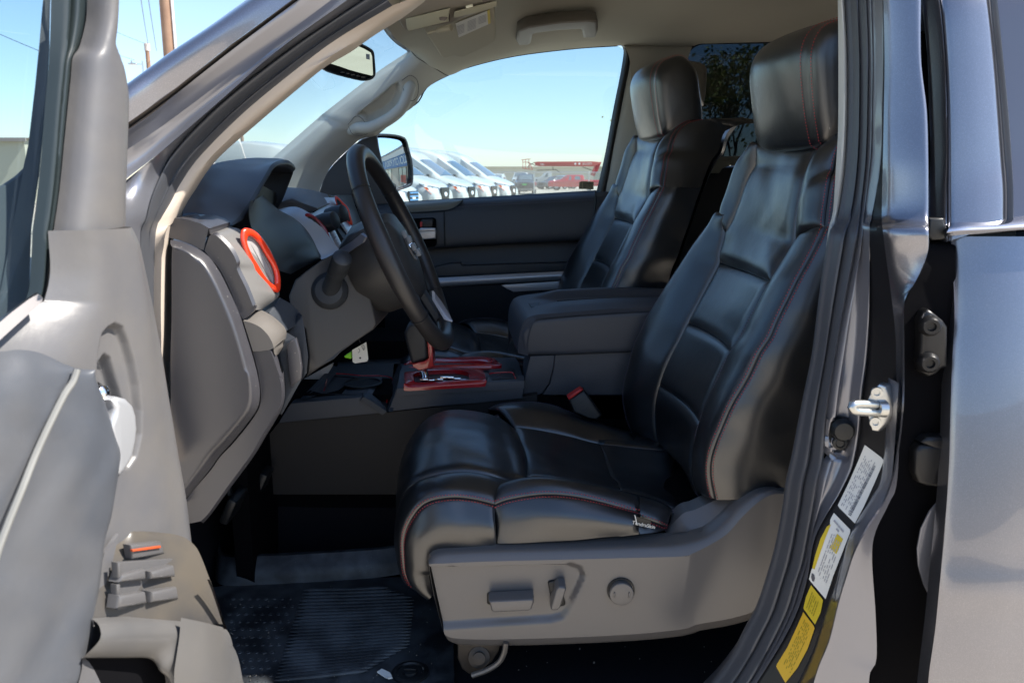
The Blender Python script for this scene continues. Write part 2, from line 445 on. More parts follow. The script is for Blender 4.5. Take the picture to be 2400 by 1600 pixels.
# ------------------------------------------------------------------ front seats
def build_seat():
    core = bmesh.new()
    # ---- backrest curves (top to bottom) measured on the driver seat
    C1 = cv('B', [(1150,392),(1010,535),(885,695),(765,878),(645,1058),(545,1218),(465,1348),(405,1480)], (1.745,1.79)) + \
         cv('C', [(345,30),(290,250),(252,400),(250,560),(290,730),(350,860)], (1.79,1.75))
    C2 = cv('B', [(1168,402),(1190,560),(1175,660),(1145,770),(1140,850),(1050,1030),(950,1210),(850,1400),(770,1560)], (1.69,1.66)) + \
         cv('C', [(700,120),(620,300),(560,500),(545,650),(560,850),(600,960)], (1.66,1.66))
    C3 = cv('B', [(1930,570),(1830,680),(1760,790),(1660,940),(1600,1030),(1500,1220),(1400,1400),(1320,1560)], (1.40,1.385)) + \
         cv('C', [(1240,100),(1130,330),(1040,540),(960,740),(910,950),(895,1150),(910,1300),(935,1420)], (1.385,1.37))
    C4 = cv('B', [(2095,515),(2060,600),(1960,800),(1850,1000),(1760,1180),(1660,1380),(1590,1540)], (1.315,1.295)) + \
         cv('C', [(1500,100),(1390,330),(1240,580),(1150,780),(1080,950),(1040,1100),(1040,1260),(1078,1445)], (1.295,1.29))
    C5 = cv('B', [(2330,520),(2300,620),(2240,820),(2180,1020),(2120,1200),(2060,1400),(2020,1540)], (1.32,1.30)) + \
         cv('C', [(1960,100),(1900,330),(1820,580),(1760,780),(1740,950),(1730,1100),(1720,1260),(1700,1330)], (1.30,1.30))
    # upper shoulders
    C1u = cv('A', [(1470,1312),(1370,1390),(1310,1460),(1262,1568)], (1.68,1.72)) + cv('B', [(1195,205),(1160,300),(1153,385),(1165,402)], (1.725,1.73))
    C2u = cv('A', [(1480,1320),(1482,1400),(1478,1480),(1475,1530)], (1.66,1.66)) + cv('B', [(1425,40),(1370,160),(1310,330),(1250,480),(1195,600)], (1.665,1.68))
    C3u = cv('A', [(2030,1365),(1990,1450),(1955,1540)], (1.43,1.42)) + cv('B', [(1920,60),(1880,260),(1850,440),(1840,640)], (1.415,1.40))
    C4u = cv('A', [(2350,1190),(2260,1300),(2200,1450),(2180,1568)], (1.36,1.35)) + cv('B', [(2150,60),(2120,250),(2100,400),(2092,520)], (1.34,1.315))
    C5u = cv('A', [(2700,1200),(2620,1330),(2560,1568)], (1.38,1.36)) + cv('B', [(2480,100),(2400,300),(2330,520)], (1.35,1.32))
    C4u = cv('A', [(2640,1085),(2480,1120)], 1.362)+C4u
    C5u = [p+V((.052, 0, 0)) for p in cv('A', [(2900,1060),(2800,1090)], 1.385)]+[p+V((.055, 0, 0)) for p in C5u]
    C5 = [p+V((.055*(1-k/len(C5)*.5), 0, 0)) for k, p in enumerate(C5)]
    bm = bmesh.new(); st = bmesh.new(); st2 = bmesh.new()
    def half(c, f0, f1):
        T = arc(c)[-1]; return resample(c, 24, [f0+(f1-f0)*i/23 for i in range(24)])
    def at_v(curve, pt):
        d = [(p-pt).length for p in resample(curve, 200)]; return d.index(min(d))/199
    # centre panels
    def midc(a, b, bulge):
        """curve running between the two side seams with a slight hollow"""
        return None
    s1a = P(*zp('B',1143,850),1.66); s1b = P(*zp('B',1605,1030),1.395)
    s2a = P(*zp('B',855,1405),1.66); s2b = P(*zp('C',1240,95),1.385)
    s3a = P(*zp('C',615,420),1.66);  s3b = P(*zp('C',955,745),1.375)
    fa = [at_v(C2, q) for q in (s1a, s2a, s3a)]; fb = [at_v(C3, q) for q in (s1b, s2b, s3b)]
    def centre(f0, f1, g0, g1, **k):
        L = half(C2, f0, f1); Rr = half(C3, g0, g1)
        hol = [0.014*math.sin(math.pi*t) for t in (.25,.5,.75)]
        mids = []
        for t in (.25, .5, .75):
            mids.append([a.lerp(b, t)+V((.012*math.sin(math.pi*t), 0, 0)) for a, b in zip(L, Rr)])
        return skin([L, mids[0], mids[1], mids[2], Rr], 22, 26, puff=.009, er=.022, **k)
    for f0, f1, g0, g1 in ((fa[0], fa[1], fb[0], fb[1]), (fa[1], fa[2], fb[1], fb[2]), (fa[2], 1, fb[2], 1)):
        add_grid(bm, centre(f0, f1, g0, g1))
    # upper centre panel: from head rest to the first cross seam
    Lc = C2u[:-1] + half(C2, .06, fa[0])[2:]; Rc = C3u[:-1] + half(C3, .04, fb[0])[2:]
    Lc = resample(Lc, 30); Rc = resample(Rc, 30)
    mids = [[a.lerp(b, t)+V((-.004+.010*math.sin(math.pi*t), 0, 0)) for a, b in zip(Lc, Rc)] for t in (.2, .5, .8)]
    Gt = skin([Lc]+mids+[Rc], 34, 26, puff=.012, er=.03, wr=.0010); add_grid(bm, Gt)
    # inboard bolster
    w1 = [p+V((.055, .035, -.01)) for p in C1]; w0 = [p+V((.13, .035, -.01)) for p in C1]
    midb = [a.lerp(b, .5)+V((-.012, .004, .004)) for a, b in zip(resample(C1, 30), resample(C2, 30))]
    Gi = skin([C1, midb, C2], 50, 20, puff=.007, er=.016, wr=.0008); add_grid(bm, Gi)
    add_grid(bm, skin([w0, w1, mv(C1, .008, .010, 0), C1], 50, 14, puff=.005, er=.014, seams='R', hint=V((-.3, 1, 0))))
    add_stitch(st2, edge_path(Gi, 'L', .010)); 
    # inboard shoulder
    Gs = skin([C1u, [a.lerp(b, .5)+V((-.010, 0, .003)) for a, b in zip(resample(C1u, 20), resample(C2u, 20))], C2u], 30, 16, puff=.006, er=.015, wr=.0008); add_grid(bm, Gs)
    add_grid(bm, skin([mv(C1u, .12, .03, -.005), mv(C1u, .05, .03, -.002), mv(C1u, .008, .009), C1u], 30, 12, hint=V((0, 1, .3))))
    # outboard bolster and shoulder
    a3 = resample(C3, 30); a4 = resample(C4, 30)
    Go = skin([C3, [a.lerp(b, .35)+V((-.006, 0, .006)) for a, b in zip(a3, a4)], [a.lerp(b, .7)+V((-.006, -.003, .004)) for a, b in zip(a3, a4)], C4], 60, 20, puff=.006, er=.013, wr=.0006)
    add_grid(bm, Go)
    a3u = resample(C3u, 24); a4u = resample(C4u, 24)
    Gu = skin([C3u, [a.lerp(b, .5)+V((-.012, -.002, .004)) for a, b in zip(a3u, a4u)], C4u], 34, 18, puff=.006, er=.013, wr=.0008); add_grid(bm, Gu)
    # side panel
    Gp = skin([C4, [a.lerp(b, .3)+V((0, -.012, 0)) for a, b in zip(resample(C4, 30), resample(C5, 30))],
               [a.lerp(b, .65)+V((0, -.008, 0)) for a, b in zip(resample(C4, 30), resample(C5, 30))], C5], 60, 22, puff=.005, er=.012, seams='L', wr=.0012)
    add_grid(bm, Gp)
    Gpu = skin([C4u, [a.lerp(b, .5)+V((0, -.008, 0)) for a, b in zip(resample(C4u, 20), resample(C5u, 20))], C5u], 30, 16, puff=.005, er=.012, seams='L'); add_grid(bm, Gpu)
    for G_, e, d in ((Go, 'R', .0065), (Gp, 'L', .0065), (Gu, 'R', .0065), (Gpu, 'L', .0065)):
        add_stitch(st, edge_path(G_, e, d))
    for G_, e, d in ((Go, 'L', .006), (Go, 'L', .009)):
        add_stitch(st2, edge_path(G_, e, d, lift=.0006))
    # seat back shell
    tops = [V((C5u[0].x+.02, y, C5u[0].z+.03)) for y in (1.38, 1.52, 1.68)]
    back = [mv(C5u, .01, .0, 0)+mv(C5, .01, 0, 0)[1:], [V((p.x+.05, 1.52, p.z)) for p in C5u+C5[1:]], [V((p.x+.01, 3.09-p.y, p.z)) for p in C5u+C5[1:]]]
    add_grid(bm, skin(back, 40, 14, smooth=True, hint=V((1, 0, 0))))
    add_grid(bm, skin([[V((p.x-.10, 3.09-p.y-.03, p.z)) for p in C5u+C5[1:]], [V((p.x+.01, 3.09-p.y, p.z)) for p in C5u+C5[1:]]], 40, 6, hint=V((0, 1, 0))))
    # top of the back under the head rest
    t0 = [C1u[0], C2u[0], C3u[0], C4u[0], C5u[0]]
    add_grid(bm, skin([[p+V((0, 0, .0)) for p in t0], [p+V((.10, 0, -.012)) for p in t0]], 16, 6, smooth=False, hint=V((0, 0, 1))))
    core2 = bmesh.new()
    inner = [[p+V((.045, 0, 0)) for p in resample(C2, 20)], [p+V((.045, 0, 0)) for p in resample(C3, 20)]]
    inneru = [[p+V((.05, 0, 0)) for p in resample(C1u, 20)], [p+V((.05, 0, 0)) for p in resample(C4u, 20)]]
    add_grid(core2, skin(inner, 20, 4)); add_grid(core2, skin(inneru, 20, 4))
    add_grid(core2, skin([[p+V((.05, 0, 0)) for p in resample(C1, 20)], [p+V((.05, .01, 0)) for p in resample(C4, 20)]], 20, 4))
    # ---- cushion
    Sc = cv('D', [(1070,340),(1190,430),(1262,570),(1303,720),(1308,885)], [1.68,1.66,1.56,1.47,1.375])       # rear seam of the front roll, far to near
    Sa = cv('D', [(1070,340),(980,300),(850,268),(700,256),(600,262),(500,285),(400,345),(330,430),(290,520),(268,640),(255,800),(250,1000)], [1.68]*6+[1.69,1.69,1.69,1.69,1.68,1.67])
    Sb = cv('D', [(1308,885),(1240,905),(1180,912),(1000,855),(800,822),(600,825),(420,862),(300,912),(220,985),(180,1090),(160,1250),(160,1500)], [1.375,1.37,1.365,1.355,1.355,1.355,1.355,1.355,1.355,1.355,1.355,1.355])
    # roll surface
    nA = resample(Sa, 30); nB = resample(Sb, 30)
    rolls = [nA]
    for t in (.2, .4, .6, .8):
        row = []
        for k, (a, b) in enumerate(zip(nA, nB)):
            q = a.lerp(b, t); q = q+V((-.010, 0, .014))*math.sin(math.pi*t) if k > 0 else q
            row.append(q)
        # blend first point onto rear seam
        sc = resample(Sc, 21)[int(round(t*20))]
        d = sc-row[0]
        for k in range(10): row[k] = row[k]+d*(1-k/10)**1.5
        rolls.append(row)
    rolls.append(nB)
    Gr = skin(rolls, 46, 34, puff=.009, er=.020, wr=.0009); add_grid(bm, Gr)
    bmc = bmesh.new()
    # near strip of roll up to the red seam
    Sd = cv('D', [(1015,1118),(1000,1108),(850,1068),(700,1048),(560,1052),(430,1078),(340,1130),(270,1220),(215,1330),(188,1450)], [1.29]*4+[1.285]*6) + cv('M3', [(437,700),(445,790),(478,870),(540,920),(605,942)], (1.285,1.29))
    Sb2 = cv('D', [(1200,915),(1180,914),(1000,857),(800,824),(600,827),(420,864),(300,914),(215,1000),(165,1120),(135,1300),(130,1450)], (1.365,1.345)) + cv('M3', [(400,640),(410,740),(440,850),(500,905),(560,935)], (1.345,1.345))
    cD = resample(Sb2, 34); dD = resample(Sd, 34)
    Gn = skin([Sb2, [a.lerp(b, .4)+V((-.005, 0, .008)) for a, b in zip(cD, dD)], [a.lerp(b, .75)+V((-.003, -.004, .006)) for a, b in zip(cD, dD)], Sd], 60, 18, puff=.006, er=.014, seams='TLR', wr=.0008); add_grid(bmc, Gn)
    # side of the roll
    Se2 = cv('D', [(1038,1460),(960,1470),(850,1475),(720,1478),(600,1490),(520,1510),(480,1560),(460,1620),(450,1700)], 1.272) + cv('M3', [(600,800),(605,850),(610,900),(625,945)], 1.275)
    dd = resample(Sd, 34); ee = resample(Se2, 34)
    Gf = skin([Sd, [a.lerp(b, .5)+V((0, -.012, 0)) for a, b in zip(dd, ee)], Se2], 50, 20, puff=.006, er=.012, seams='TL', wr=.0014); add_grid(bmc, Gf)
    add_stitch(st, edge_path(Gn, 'R', .0065)); add_stitch(st, edge_path(Gf, 'L', .0065))
    # far strip of the roll
    far = [V((p.x, 1.755, p.z-.012)) for p in resample(Sa, 20)]
    farb = [V((p.x+.02, 1.79, p.z-.05)) for p in resample(Sa, 20)]
    add_grid(bmc, skin([resample(Sa, 20), far, farb], 30, 12, puff=.006, er=.014, seams='L'))
    # near bolster of the seat: inner edge -> red seam
    Be = cv('D', [(1060,985),(1110,940),(1180,912),(1300,884),(1500,884),(1700,910),(1950,962),(2200,1022),(2350,1062)], [1.345]*9) + cv('C', [(200,1390),(400,1432),(560,1482),(640,1525),(700,1572)], [1.345,1.345,1.34,1.335,1.33])
    Bf = cv('D', [(1015,1118),(1020,1108),(1150,1062),(1400,1022),(1600,1020),(1800,1044),(2000,1088),(2200,1148),(2352,1190)], [1.29]*9) + cv('O', [(120,250),(400,345),(700,440),(950,530),(1110,615)], [1.29,1.29,1.29,1.29,1.295])
    ce = resample(Be, 40); cf = resample(Bf, 40)
    Gb = skin([Be, [a.lerp(b, .5)+V((0, -.002, .012)) for a, b in zip(ce, cf)], Bf], 60, 18, puff=.006, er=.014, wr=.0008); add_grid(bmc, Gb)
    Bg = cv('D', [(1038,1460),(1200,1452),(1400,1440),(1700,1418),(2000,1395),(2350,1365)], 1.270) + cv('O', [(200,760),(600,720),(900,690),(1130,640)], [1.270,1.275,1.28,1.29])
    cg = resample(Bg, 40)
    Gc = skin([Bf, [a.lerp(b, .4)+V((0, -.016*math.sin(math.pi*min(1, k/32)), 0)) for k, (a, b) in enumerate(zip(cf, cg))], Bg], 56, 22, puff=.005, er=.012, seams='TL', wr=.0014); add_grid(bmc, Gc)
    add_stitch(st, edge_path(Gb, 'R', .0065)); add_stitch(st, edge_path(Gc, 'L', .0065)); add_stitch(st2, edge_path(Gb, 'L', .006))
    # seat centre and far bolster
    G1 = cv('D', [(1190,405),(1400,432),(1700,492),(1950,555),(2200,585),(2350,600)], (1.66,1.64)) + cv('C', [(0,950),(300,985),(480,1000),(700,1020)], (1.64,1.62))
    G2 = cv('D', [(1308,885),(1500,888),(1700,912),(1950,964),(2200,1024),(2350,1064)], 1.36) + cv('C', [(200,1392),(400,1434),(560,1484),(760,1560)], (1.355,1.35))
    ga = resample(G1, 30); gb = resample(G2, 30)
    def dip(t, k): return V((0, 0, -.020*math.sin(math.pi*t)*min(1, k/6)))
    cen = [G1]+[[a.lerp(b, t)+dip(t, k) for k, (a, b) in enumerate(zip(ga, gb))] for t in (.2, .4, .6, .8)]+[G2]
    # front edge follows the rear seam of the roll
    for q, t in zip(cen[1:5], (.2, .4, .6, .8)):
        sc = resample(Sc[1:], 21)[int(round(t*20))]; d = sc-q[0]
        for k in range(10): q[k] = q[k]+d*(1-k/10)**1.5
    Gce = skin(cen, 40, 30, puff=.008, er=.018, wr=.0009); add_grid(bm, Gce)
    F1 = cv('D', [(960,232),(1100,190),(1350,174),(1550,208),(1700,272),(1850,330),(2100,420),(2350,500)], 1.755) + cv('C', [(0,860),(300,900),(480,940),(650,990)], (1.76,1.75))
    fa_ = resample(F1, 30)
    Gfb = skin([F1, [a.lerp(b, .5)+V((0, 0, .014)) for a, b in zip(fa_, ga)], G1], 40, 16, puff=.006, er=.014, wr=.0008); add_grid(bmc, Gfb)
    add_stitch(st2, edge_path(Gfb, 'L', .010))
    add_grid(bmc, skin([[p+V((0, .03, -.12)) for p in F1], [p+V((0, .028, -.02)) for p in F1], F1], 36, 10, puff=.004, er=.012, seams='R', hint=V((0, 1, .2))))
    # dark body under the cushion so no gap shows through the seams
    ub = bmesh.new()
    add_grid(core2, skin([[p+V((.012, 0, -.012)) for p in resample(Sa, 20)], [p+V((.012, 0, -.012)) for p in resample(Sb, 20)]], 20, 4))
    add_grid(core2, skin([[p+V((0, 0, -.014)) for p in resample(F1, 20)], [p+V((0, 0, -.03)) for p in resample(G1, 20)], [p+V((0, 0, -.03)) for p in resample(G2, 20)], [p+V((0, .012, -.012)) for p in resample(Bf, 20)]], 20, 8))
    add_box(core2, (.12, 1.53, .90), (.50, .44, .12), bev=.02)
    add_box(core2, (.14, 1.53, .80), (.44, .34, .12), bev=.02)
    seat = part('front_seat', core2, blackhole, smooth=True)
    back_o = part('backrest', bm, leather, seat, ang=0)
    cush = part('seat_cushion', bmc, leather, seat, ang=0)
    part('red_stitching', st, redst, seat, ang=0); part('grey_stitching', st2, pinkst, seat, ang=0)
    # ---- head rest: side profile scaled across the width
    prof = cv('A', [(2210,168),(2060,230),(1980,320),(1935,450),(1925,600),(1940,850),(1965,1100),(2000,1290),(2040,1352)], 1.405)
    fx = prof[:]
    rear = [V((prof[-1].x+.06, 1.405, prof[-1].z-.004)), V((prof[-1].x+.10, 1.405, prof[-1].z+.03)), V((prof[0].x+.075, 1.405, (prof[0].z+prof[-1].z)/2+.02)),
            V((prof[0].x+.060, 1.405, prof[0].z-.03)), V((prof[0].x+.025, 1.405, prof[0].z+.002))]
    loop = resample(prof+rear+[prof[0]], 49)[:-1]
    cx = sum(p.x for p in loop)/48; cz = sum(p.z for p in loop)/48
    hb = bmesh.new(); hs = bmesh.new()
    def ring(y, s, fwd, dx=0):
        out = []
        for p in loop:
            q = V((cx+(p.x-cx)*s, y, cz+(p.z-cz)*s))
            f = max(0, (cx-p.x)/.07); q.x -= fwd*min(1, f); q.x += dx
            out.append(q)
        return out
    K = -.054
    st_ = [(1.372, .55, 0), (1.376, .80, 0), (1.385, .93, 0), (1.396, .985, 0), (1.404, .985, 0), (1.412, 1.0, .004), (1.45, 1.02, .020), (1.52, 1.03, .028), (1.59, 1.03, .026), (1.64, 1.01, .016), (1.665, .98, .008), (1.673, .965, .004), (1.682, .965, 0), (1.694, .92, 0), (1.702, .80, 0), (1.706, .55, 0)]
    rings = [ring(y, s, f, (y-1.405)*K) for y, s, f in st_]
    vs = add_grid(hb, Grid(rings), closed=True); add_cap(hb, vs[0][::-1]); add_cap(hb, vs[-1])
    for a, b, t in ((3, 2, .35), (5, 6, .12)):
        ra = rings[a]; rb = rings[b]
        pth = []
        for k in list(range(44, 48))+list(range(0, 30)):
            p = ra[k].lerp(rb[k], t); o_ = (p-V((cx, p.y+(.03 if a == 5 else .02), cz))).normalized()
            pth.append(p+o_*.0012)
        add_stitch(hs, resample(pth, 120))
    hr = part('headrest', hb, leather, seat, ang=0, sub=1); part('headrest_stitching', hs, redst, seat, ang=0)
    pb = bmesh.new()
    for y in (1.47, 1.58): add_tube(pb, [V((cx+.015, y, cz-.16)), V((cx+.01, y, cz-.06))], .007, 10)
    finish_each(pb, 'headrest_post', chrome, seat)
    return seat
seat = build_seat()
# ---- driver-side plastic cover, switches, track
def side_cover(seat):
    top = cv('M3', [(596,700),(602,655),(640,628),(720,618),(1000,605),(1500,592),(2000,575),(2250,562),(2352,548)], 1.272) + \
          cv('R3', [(80,532),(150,505),(250,425),(330,340),(400,280),(480,232),(570,212),(640,218),(700,240)], (1.272,1.285))
    low = cv('M3', [(606,745),(640,742),(700,740),(1000,727),(1500,715),(2000,702),(2352,692)], 1.240) + \
          cv('R3', [(60,674),(150,632),(300,542),(400,432),(500,335),(580,282),(640,262),(720,262)], (1.24,1.262))
    bm = bmesh.new()
    mid = [a.lerp(b, .5)+V((0, -.006, .004)) for a, b in zip(resample(top, 40), resample(low, 40))]
    add_grid(bm, skin([top, mid, low], 70, 8))
    bot = cv('M3', [(712,1228),(760,1252),(900,1262),(1100,1262),(1500,1252),(2000,1228),(2352,1192)], 1.24) + cv('R3', [(100,1160),(300,1125),(450,1085),(560,1030),(650,960)], (1.24,1.262))
    # face with a pressed tray around the switches
    a_ = resample(low, 150); b_ = resample(bot, 150)
    def proj(p):
        d = p-V((0, 0, CZ)); F = V((0, math.cos(PITCH), -math.sin(PITCH))); U = V((0, math.sin(PITCH), math.cos(PITCH)))
        f = d.dot(F); return (1200+FPX*d.x/f, 800-FPX*d.dot(U)/f)
    poly = [zp('M3', *q) for q in ((380,772),(1580,752),(1645,775),(1668,830),(1640,900),(1560,1060),(1520,1110),(1450,1130),(1000,1158),(600,1185),(380,1190))]
    def sd(u, v):
        best = 1e9; ins = False; n = len(poly)
        for i in range(n):
            x1, y1 = poly[i]; x2, y2 = poly[(i+1) % n]
            if (y1 > v) != (y2 > v) and u < (x2-x1)*(v-y1)/(y2-y1)+x1: ins = not ins
            dx, dy = x2-x1, y2-y1; t = max(0, min(1, ((u-x1)*dx+(v-y1)*dy)/(dx*dx+dy*dy)))
            best = min(best, math.hypot(u-x1-t*dx, v-y1-t*dy))
        return -best if ins else best
    g = []
    for a, b in zip(a_, b_):
        row = []
        for k in range(60):
            p = a.lerp(b, k/59); u, v = proj(p); s = sd(u, v)
            wdt = 16 if v < zp('M3', 0, 800)[1] and u < zp('M3', 1550, 0)[0] else 18
            edge = 2.0 if v < zp('M3', 0, 790)[1] and u < zp('M3', 1560, 0)[0] else wdt
            q = max(0, min(1, .5-(s)/(edge*1.0) if edge > 5 else (.5-s/edge)))
            q = q*q*(3-2*q)
            row.append(p+V((0, .009*q, 0)))
        g.append(row)
    add_grid(bm, Grid(g))
    b2 = [p+V((.012, .035, -.028)) for p in resample(bot, 40)]
    add_grid(bm, skin([bot, [a.lerp(b, .5)+V((0, -.005, -.006)) for a, b in zip(resample(bot, 40), b2)], b2], 60, 8))
    left = [low[0], cv('M3', [(620,850)], 1.24)[0], cv('M3', [(650,1000)], 1.24)[0], cv('M3', [(690,1150)], 1.24)[0], bot[0]]
    add_grid(bm, skin([left, [p+V((-.003, .012, 0)) for p in left], [p+V((0, .04, 0)) for p in left]], 30, 6))
    add_grid(bm, skin([top, [p+V((0, .02, .0)) for p in top], [p+V((0, .05, -.03)) for p in top]], 60, 5))
    # recliner inner cover
    rc = cv('R3', [(-120,520),(0,400),(80,372),(150,340),(230,300),(300,262),(420,232),(560,190),(700,175)], 1.305)
    rl = cv('R3', [(-100,545),(10,520),(80,530),(150,503),(250,423),(330,338),(400,278),(480,230),(700,235)], 1.28)
    add_grid(bm, skin([rc, rl], 40, 6)); add_grid(bm, skin([rc, [p+V((0, .04, 0)) for p in rc]], 40, 4))
    sc = part('side_cover', bm, baseplas, seat, ang=28)
    # switches
    bm = bmesh.new()
    def sw(z, pts, y, ext, bev):
        lp = cv(z, pts, y); add_prism(bm, lp, V((0, ext, 0)), bev, 3)
    sw('M3', [(1015,1000),(1325,985),(1328,1010),(1310,1062),(1290,1072),(1050,1082),(1035,1072)], 1.215, .03, .005)
    o1 = part('slide_switch', bm, baseplas, seat, ang=30)
    bm = bmesh.new()
    sw('M3', [(1478,918),(1500,900),(1545,905),(1552,925),(1510,1050),(1490,1068),(1450,1068),(1440,1050)], 1.215, .03, .005)
    part('recline_switch', bm, baseplas, seat, ang=30)
    bm = bmesh.new()
    c = P(*zp('M3', 1930, 945), 1.232)
    add_lathe(bm, c+V((0, 0, 0)), V((0, -1, 0)), [(.0205, -.01), (.0205, .003), (.0195, .0045), (.0175, .005), (.001, .0055)], 40)
    for sx in (-.0125, .0125): add_box(bm, c+V((sx, -.0062, 0)), (.002, .003, .010), bev=.0008)
    part('lumbar_knob', bm, baseplas, seat, ang=30)
    bm = bmesh.new()
    add_lathe(bm, c+V((0, .0045, .001)), V((0, -1, 0)), [(.0235, -.01), (.0235, -.0005), (.0215, -.0005), (.0215, -.006), (.0206, -.006)], 40)
    add_box(bm, P(*zp('M3', 1165, 965), 1.2475)+V((0, 0, -.004)), (.080, .006, .022), bev=.004)
    add_box(bm, P(*zp('M3', 1500, 900), 1.2475)+V((-.004, 0, -.012)), (.022, .006, .050), Matrix.Rotation(R(-12), 3, 'Y'), bev=.004)
    finish_each(bm, 'switch_recess', black, seat)
    # maker's tag
    bm = bmesh.new()
    add_prism(bm, cv('O', [(525,360),(545,375),(580,540),(565,545)], 1.262), V((0, .002, 0)))
    part('tag_edge', bm, paper, seat)
    bm = bmesh.new()
    add_prism(bm, cv('O', [(545,385),(830,470),(815,600),(575,540)], 1.266), V((0, .002, 0)))
    part('maker_tag', bm, black, seat)
    p = P(*zp('O', 695, 545), 1.264)
    text_mesh("TundraSkin", .0088, paper, p, frame(V((0, -1, .1)), V((.22, 0, 1))), seat, 'tag_lettering', .0003)
    # seat track at the floor
    bm = bmesh.new()
    br = cv('M3', [(1135,1285),(1120,1360),(1080,1425),(1000,1475),(900,1510)], 1.24)
    add_tube(bm, resample(br, 16), .005, 8)
    br2 = cv('M3', [(1030,1285),(1040,1340),(1000,1400),(930,1440),(850,1480)], 1.262)
    part('track_cap', bm, mat('dull track metal', (.16, .15, .14), .45, metal=.7), seat)
    bm = bmesh.new()
    add_prism(bm, cv('M3', [(800,1290),(1100,1285),(1085,1350),(1040,1420),(960,1480),(880,1505),(830,1470),(800,1400)], 1.265), V((0, .03, 0)), .004)
    add_lathe(bm, P(*zp('M3', 950, 1385), 1.262), V((0, -1, .3)), [(.020, -.004), (.019, .003), (.011, .004), (.011, .010), (.001, .011)], 20)
    add_box(bm, (.16, 1.47, .70), (.50, .03, .05), bev=.004)
    part('seat_track', bm, mat("dirty dark steel", (.05, .042, .035), .5, metal=.5), seat)
side_kids = len(seat.children)
# ------------------------------------------------------------------ passenger seat (a copy of the driver seat's upholstery)
off = P(*zp('B', 600, 155), 2.115)-P(*zp('B', 2095, 515), 1.315)
ps = seat.copy(); COL.objects.link(ps); ps.location = off
for ch in list(seat.children):
    c = ch.copy(); COL.objects.link(c); c.parent = ps
ps['label'] = 'passenger seat further across the cabin, turned dark side to the camera'
side_cover(seat)
# ------------------------------------------------------------------ floor, mat
bm = bmesh.new()
FZ = .640
add_box(bm, (.35, 1.92, FZ-.02), (2.3, 1.66, .04))
# side sill (painted rocker with scuff plate) - lower edge of the opening
add_box(bm, (-.1, 1.13, FZ-.05), (1.2, .14, .10), bev=.02)
add_box(bm, (-.72, 1.9, .95), (.05, 1.6, .70))             # firewall
add_box(bm, (1.35, 1.92, 1.0), (.04, 1.6, .75))
part('cabin_floor', bm, carpet)
bm = bmesh.new()
cpt = cv('S', [(1715,1500),(1500,1510),(1300,1520),(1130,1540)], 1.30)
mats = thing('floor_mat', 'black ribbed rubber floor mat with a low raised rim, dusty at its front end', 'floor mat', (-.25, 1.4, FZ))
def FPt(u, v, h=0):
    a = (u-1200)/FPX; b = (800-v)/FPX
    dy = b*math.sin(PITCH)+math.cos(PITCH); dz = b*math.cos(PITCH)-math.sin(PITCH)
    t = (FZ+.012+h-CZ)/dz
    return V((a*t, dy*t, FZ+.012+h))
bm = bmesh.new()
outl = [FPt(*zp('d', *q)) for q in ((300,385),(1000,330),(1950,300),(2330,420))]
base = [FPt(380, 1390), FPt(530, 1370), FPt(700, 1360), FPt(940, 1350), FPt(1060, 1350), FPt(1065, 1600), FPt(1065, 1680), FPt(700, 1680), FPt(380, 1680)]
add_prism(bm, base, V((0, 0, -.010)), .003)
mat_base = finish(bm, 'mat_base', matrub, mats)
bm = bmesh.new()
N_ = 27
for i in range(N_):
    t = i/(N_-1)
    # left ends run down the slanted dirty-pad boundary, right ends at the mat margin
    ly = 405+t*825; lx = 1062-(ly-405)*.325
    ry = 380+t*745
    rx = 2065-(t-.35)*80 if t < .72 else 2030-(t-.72)*1350
    if t < .12: rx = 1850+t*1800
    a = FPt(*zp('d', lx, ly), .003); b = FPt(*zp('d', rx, ry if t < .8 else ry+ (t-.8)*60), .003)
    mid = a.lerp(b, .5)+V((0, -.002, 0))
    add_tube(bm, resample([a, mid, b], 14), [.0008]+[.0044]*12+[.0008], 8)
finish(bm, 'ribs', matrub, mats)
bm = bmesh.new()
padm = [FPt(*zp('d', *q), .001) for q in ((250,395),(1060,330),(1048,440),(780,1260),(760,1400),(100,1400))]
add_prism(bm, padm, V((0, 0, -.004)))
for i in range(9):
    for j in range(12):
        u, v = 420+i*75+(j % 2)*35-j*18, 480+j*70
        if zp('d', u, v)[0] > 455 and u < 1030-(v-405)*.33:
            add_lathe(bm, FPt(*zp('d', u, v), .001), V((0, 0, 1)), [(.0055, 0), (.0050, .0012), (.0028, .0012), (.0026, .0004), (.001, .0004)], 10)
finish(bm, 'heel_pad', matrub, mats)
bm = bmesh.new()
rim = [FPt(*zp('d', *q), .0) for q in ((250,190),(300,350),(700,350),(1200,325),(1700,290),(1990,250))]
rim2 = [p+V((.0, .03, .055)) for p in rim]
add_grid(bm, skin([rim2, [a.lerp(b, .5)+V((0, -.006, 0)) for a, b in zip(rim, rim2)], rim], 30, 10))
add_grid(bm, skin([[p+V((0, .012, 0)) for p in rim2], rim2], 30, 4))
finish(bm, 'raised_rim', matrub, mats)
bm = bmesh.new()
cc = FPt(*zp('d', 2045, 1165), .0)
add_lathe(bm, cc, V((0, 0, 1)), [(.034, 0), (.034, .004), (.030, .006), (.026, .006), (.024, .003), (.014, .003), (.013, .007), (.001, .008)], 30)
add_box(bm, cc+V((0, 0, .009)), (.022, .006, .004), bev=.001)
finish(bm, 'retaining_clip', black, mats)
bm = bmesh.new()
c0 = FPt(*zp('d', 1805, 1180), .008)
add_prism(bm, [c0+V(q) for q in ((-.014, .006, .004), (-.006, .012, .006), (.010, .006, .002), (.016, -.006, .0), (.010, -.014, .004), (.002, -.004, .0))], V((0, 0, -.003)), .001)
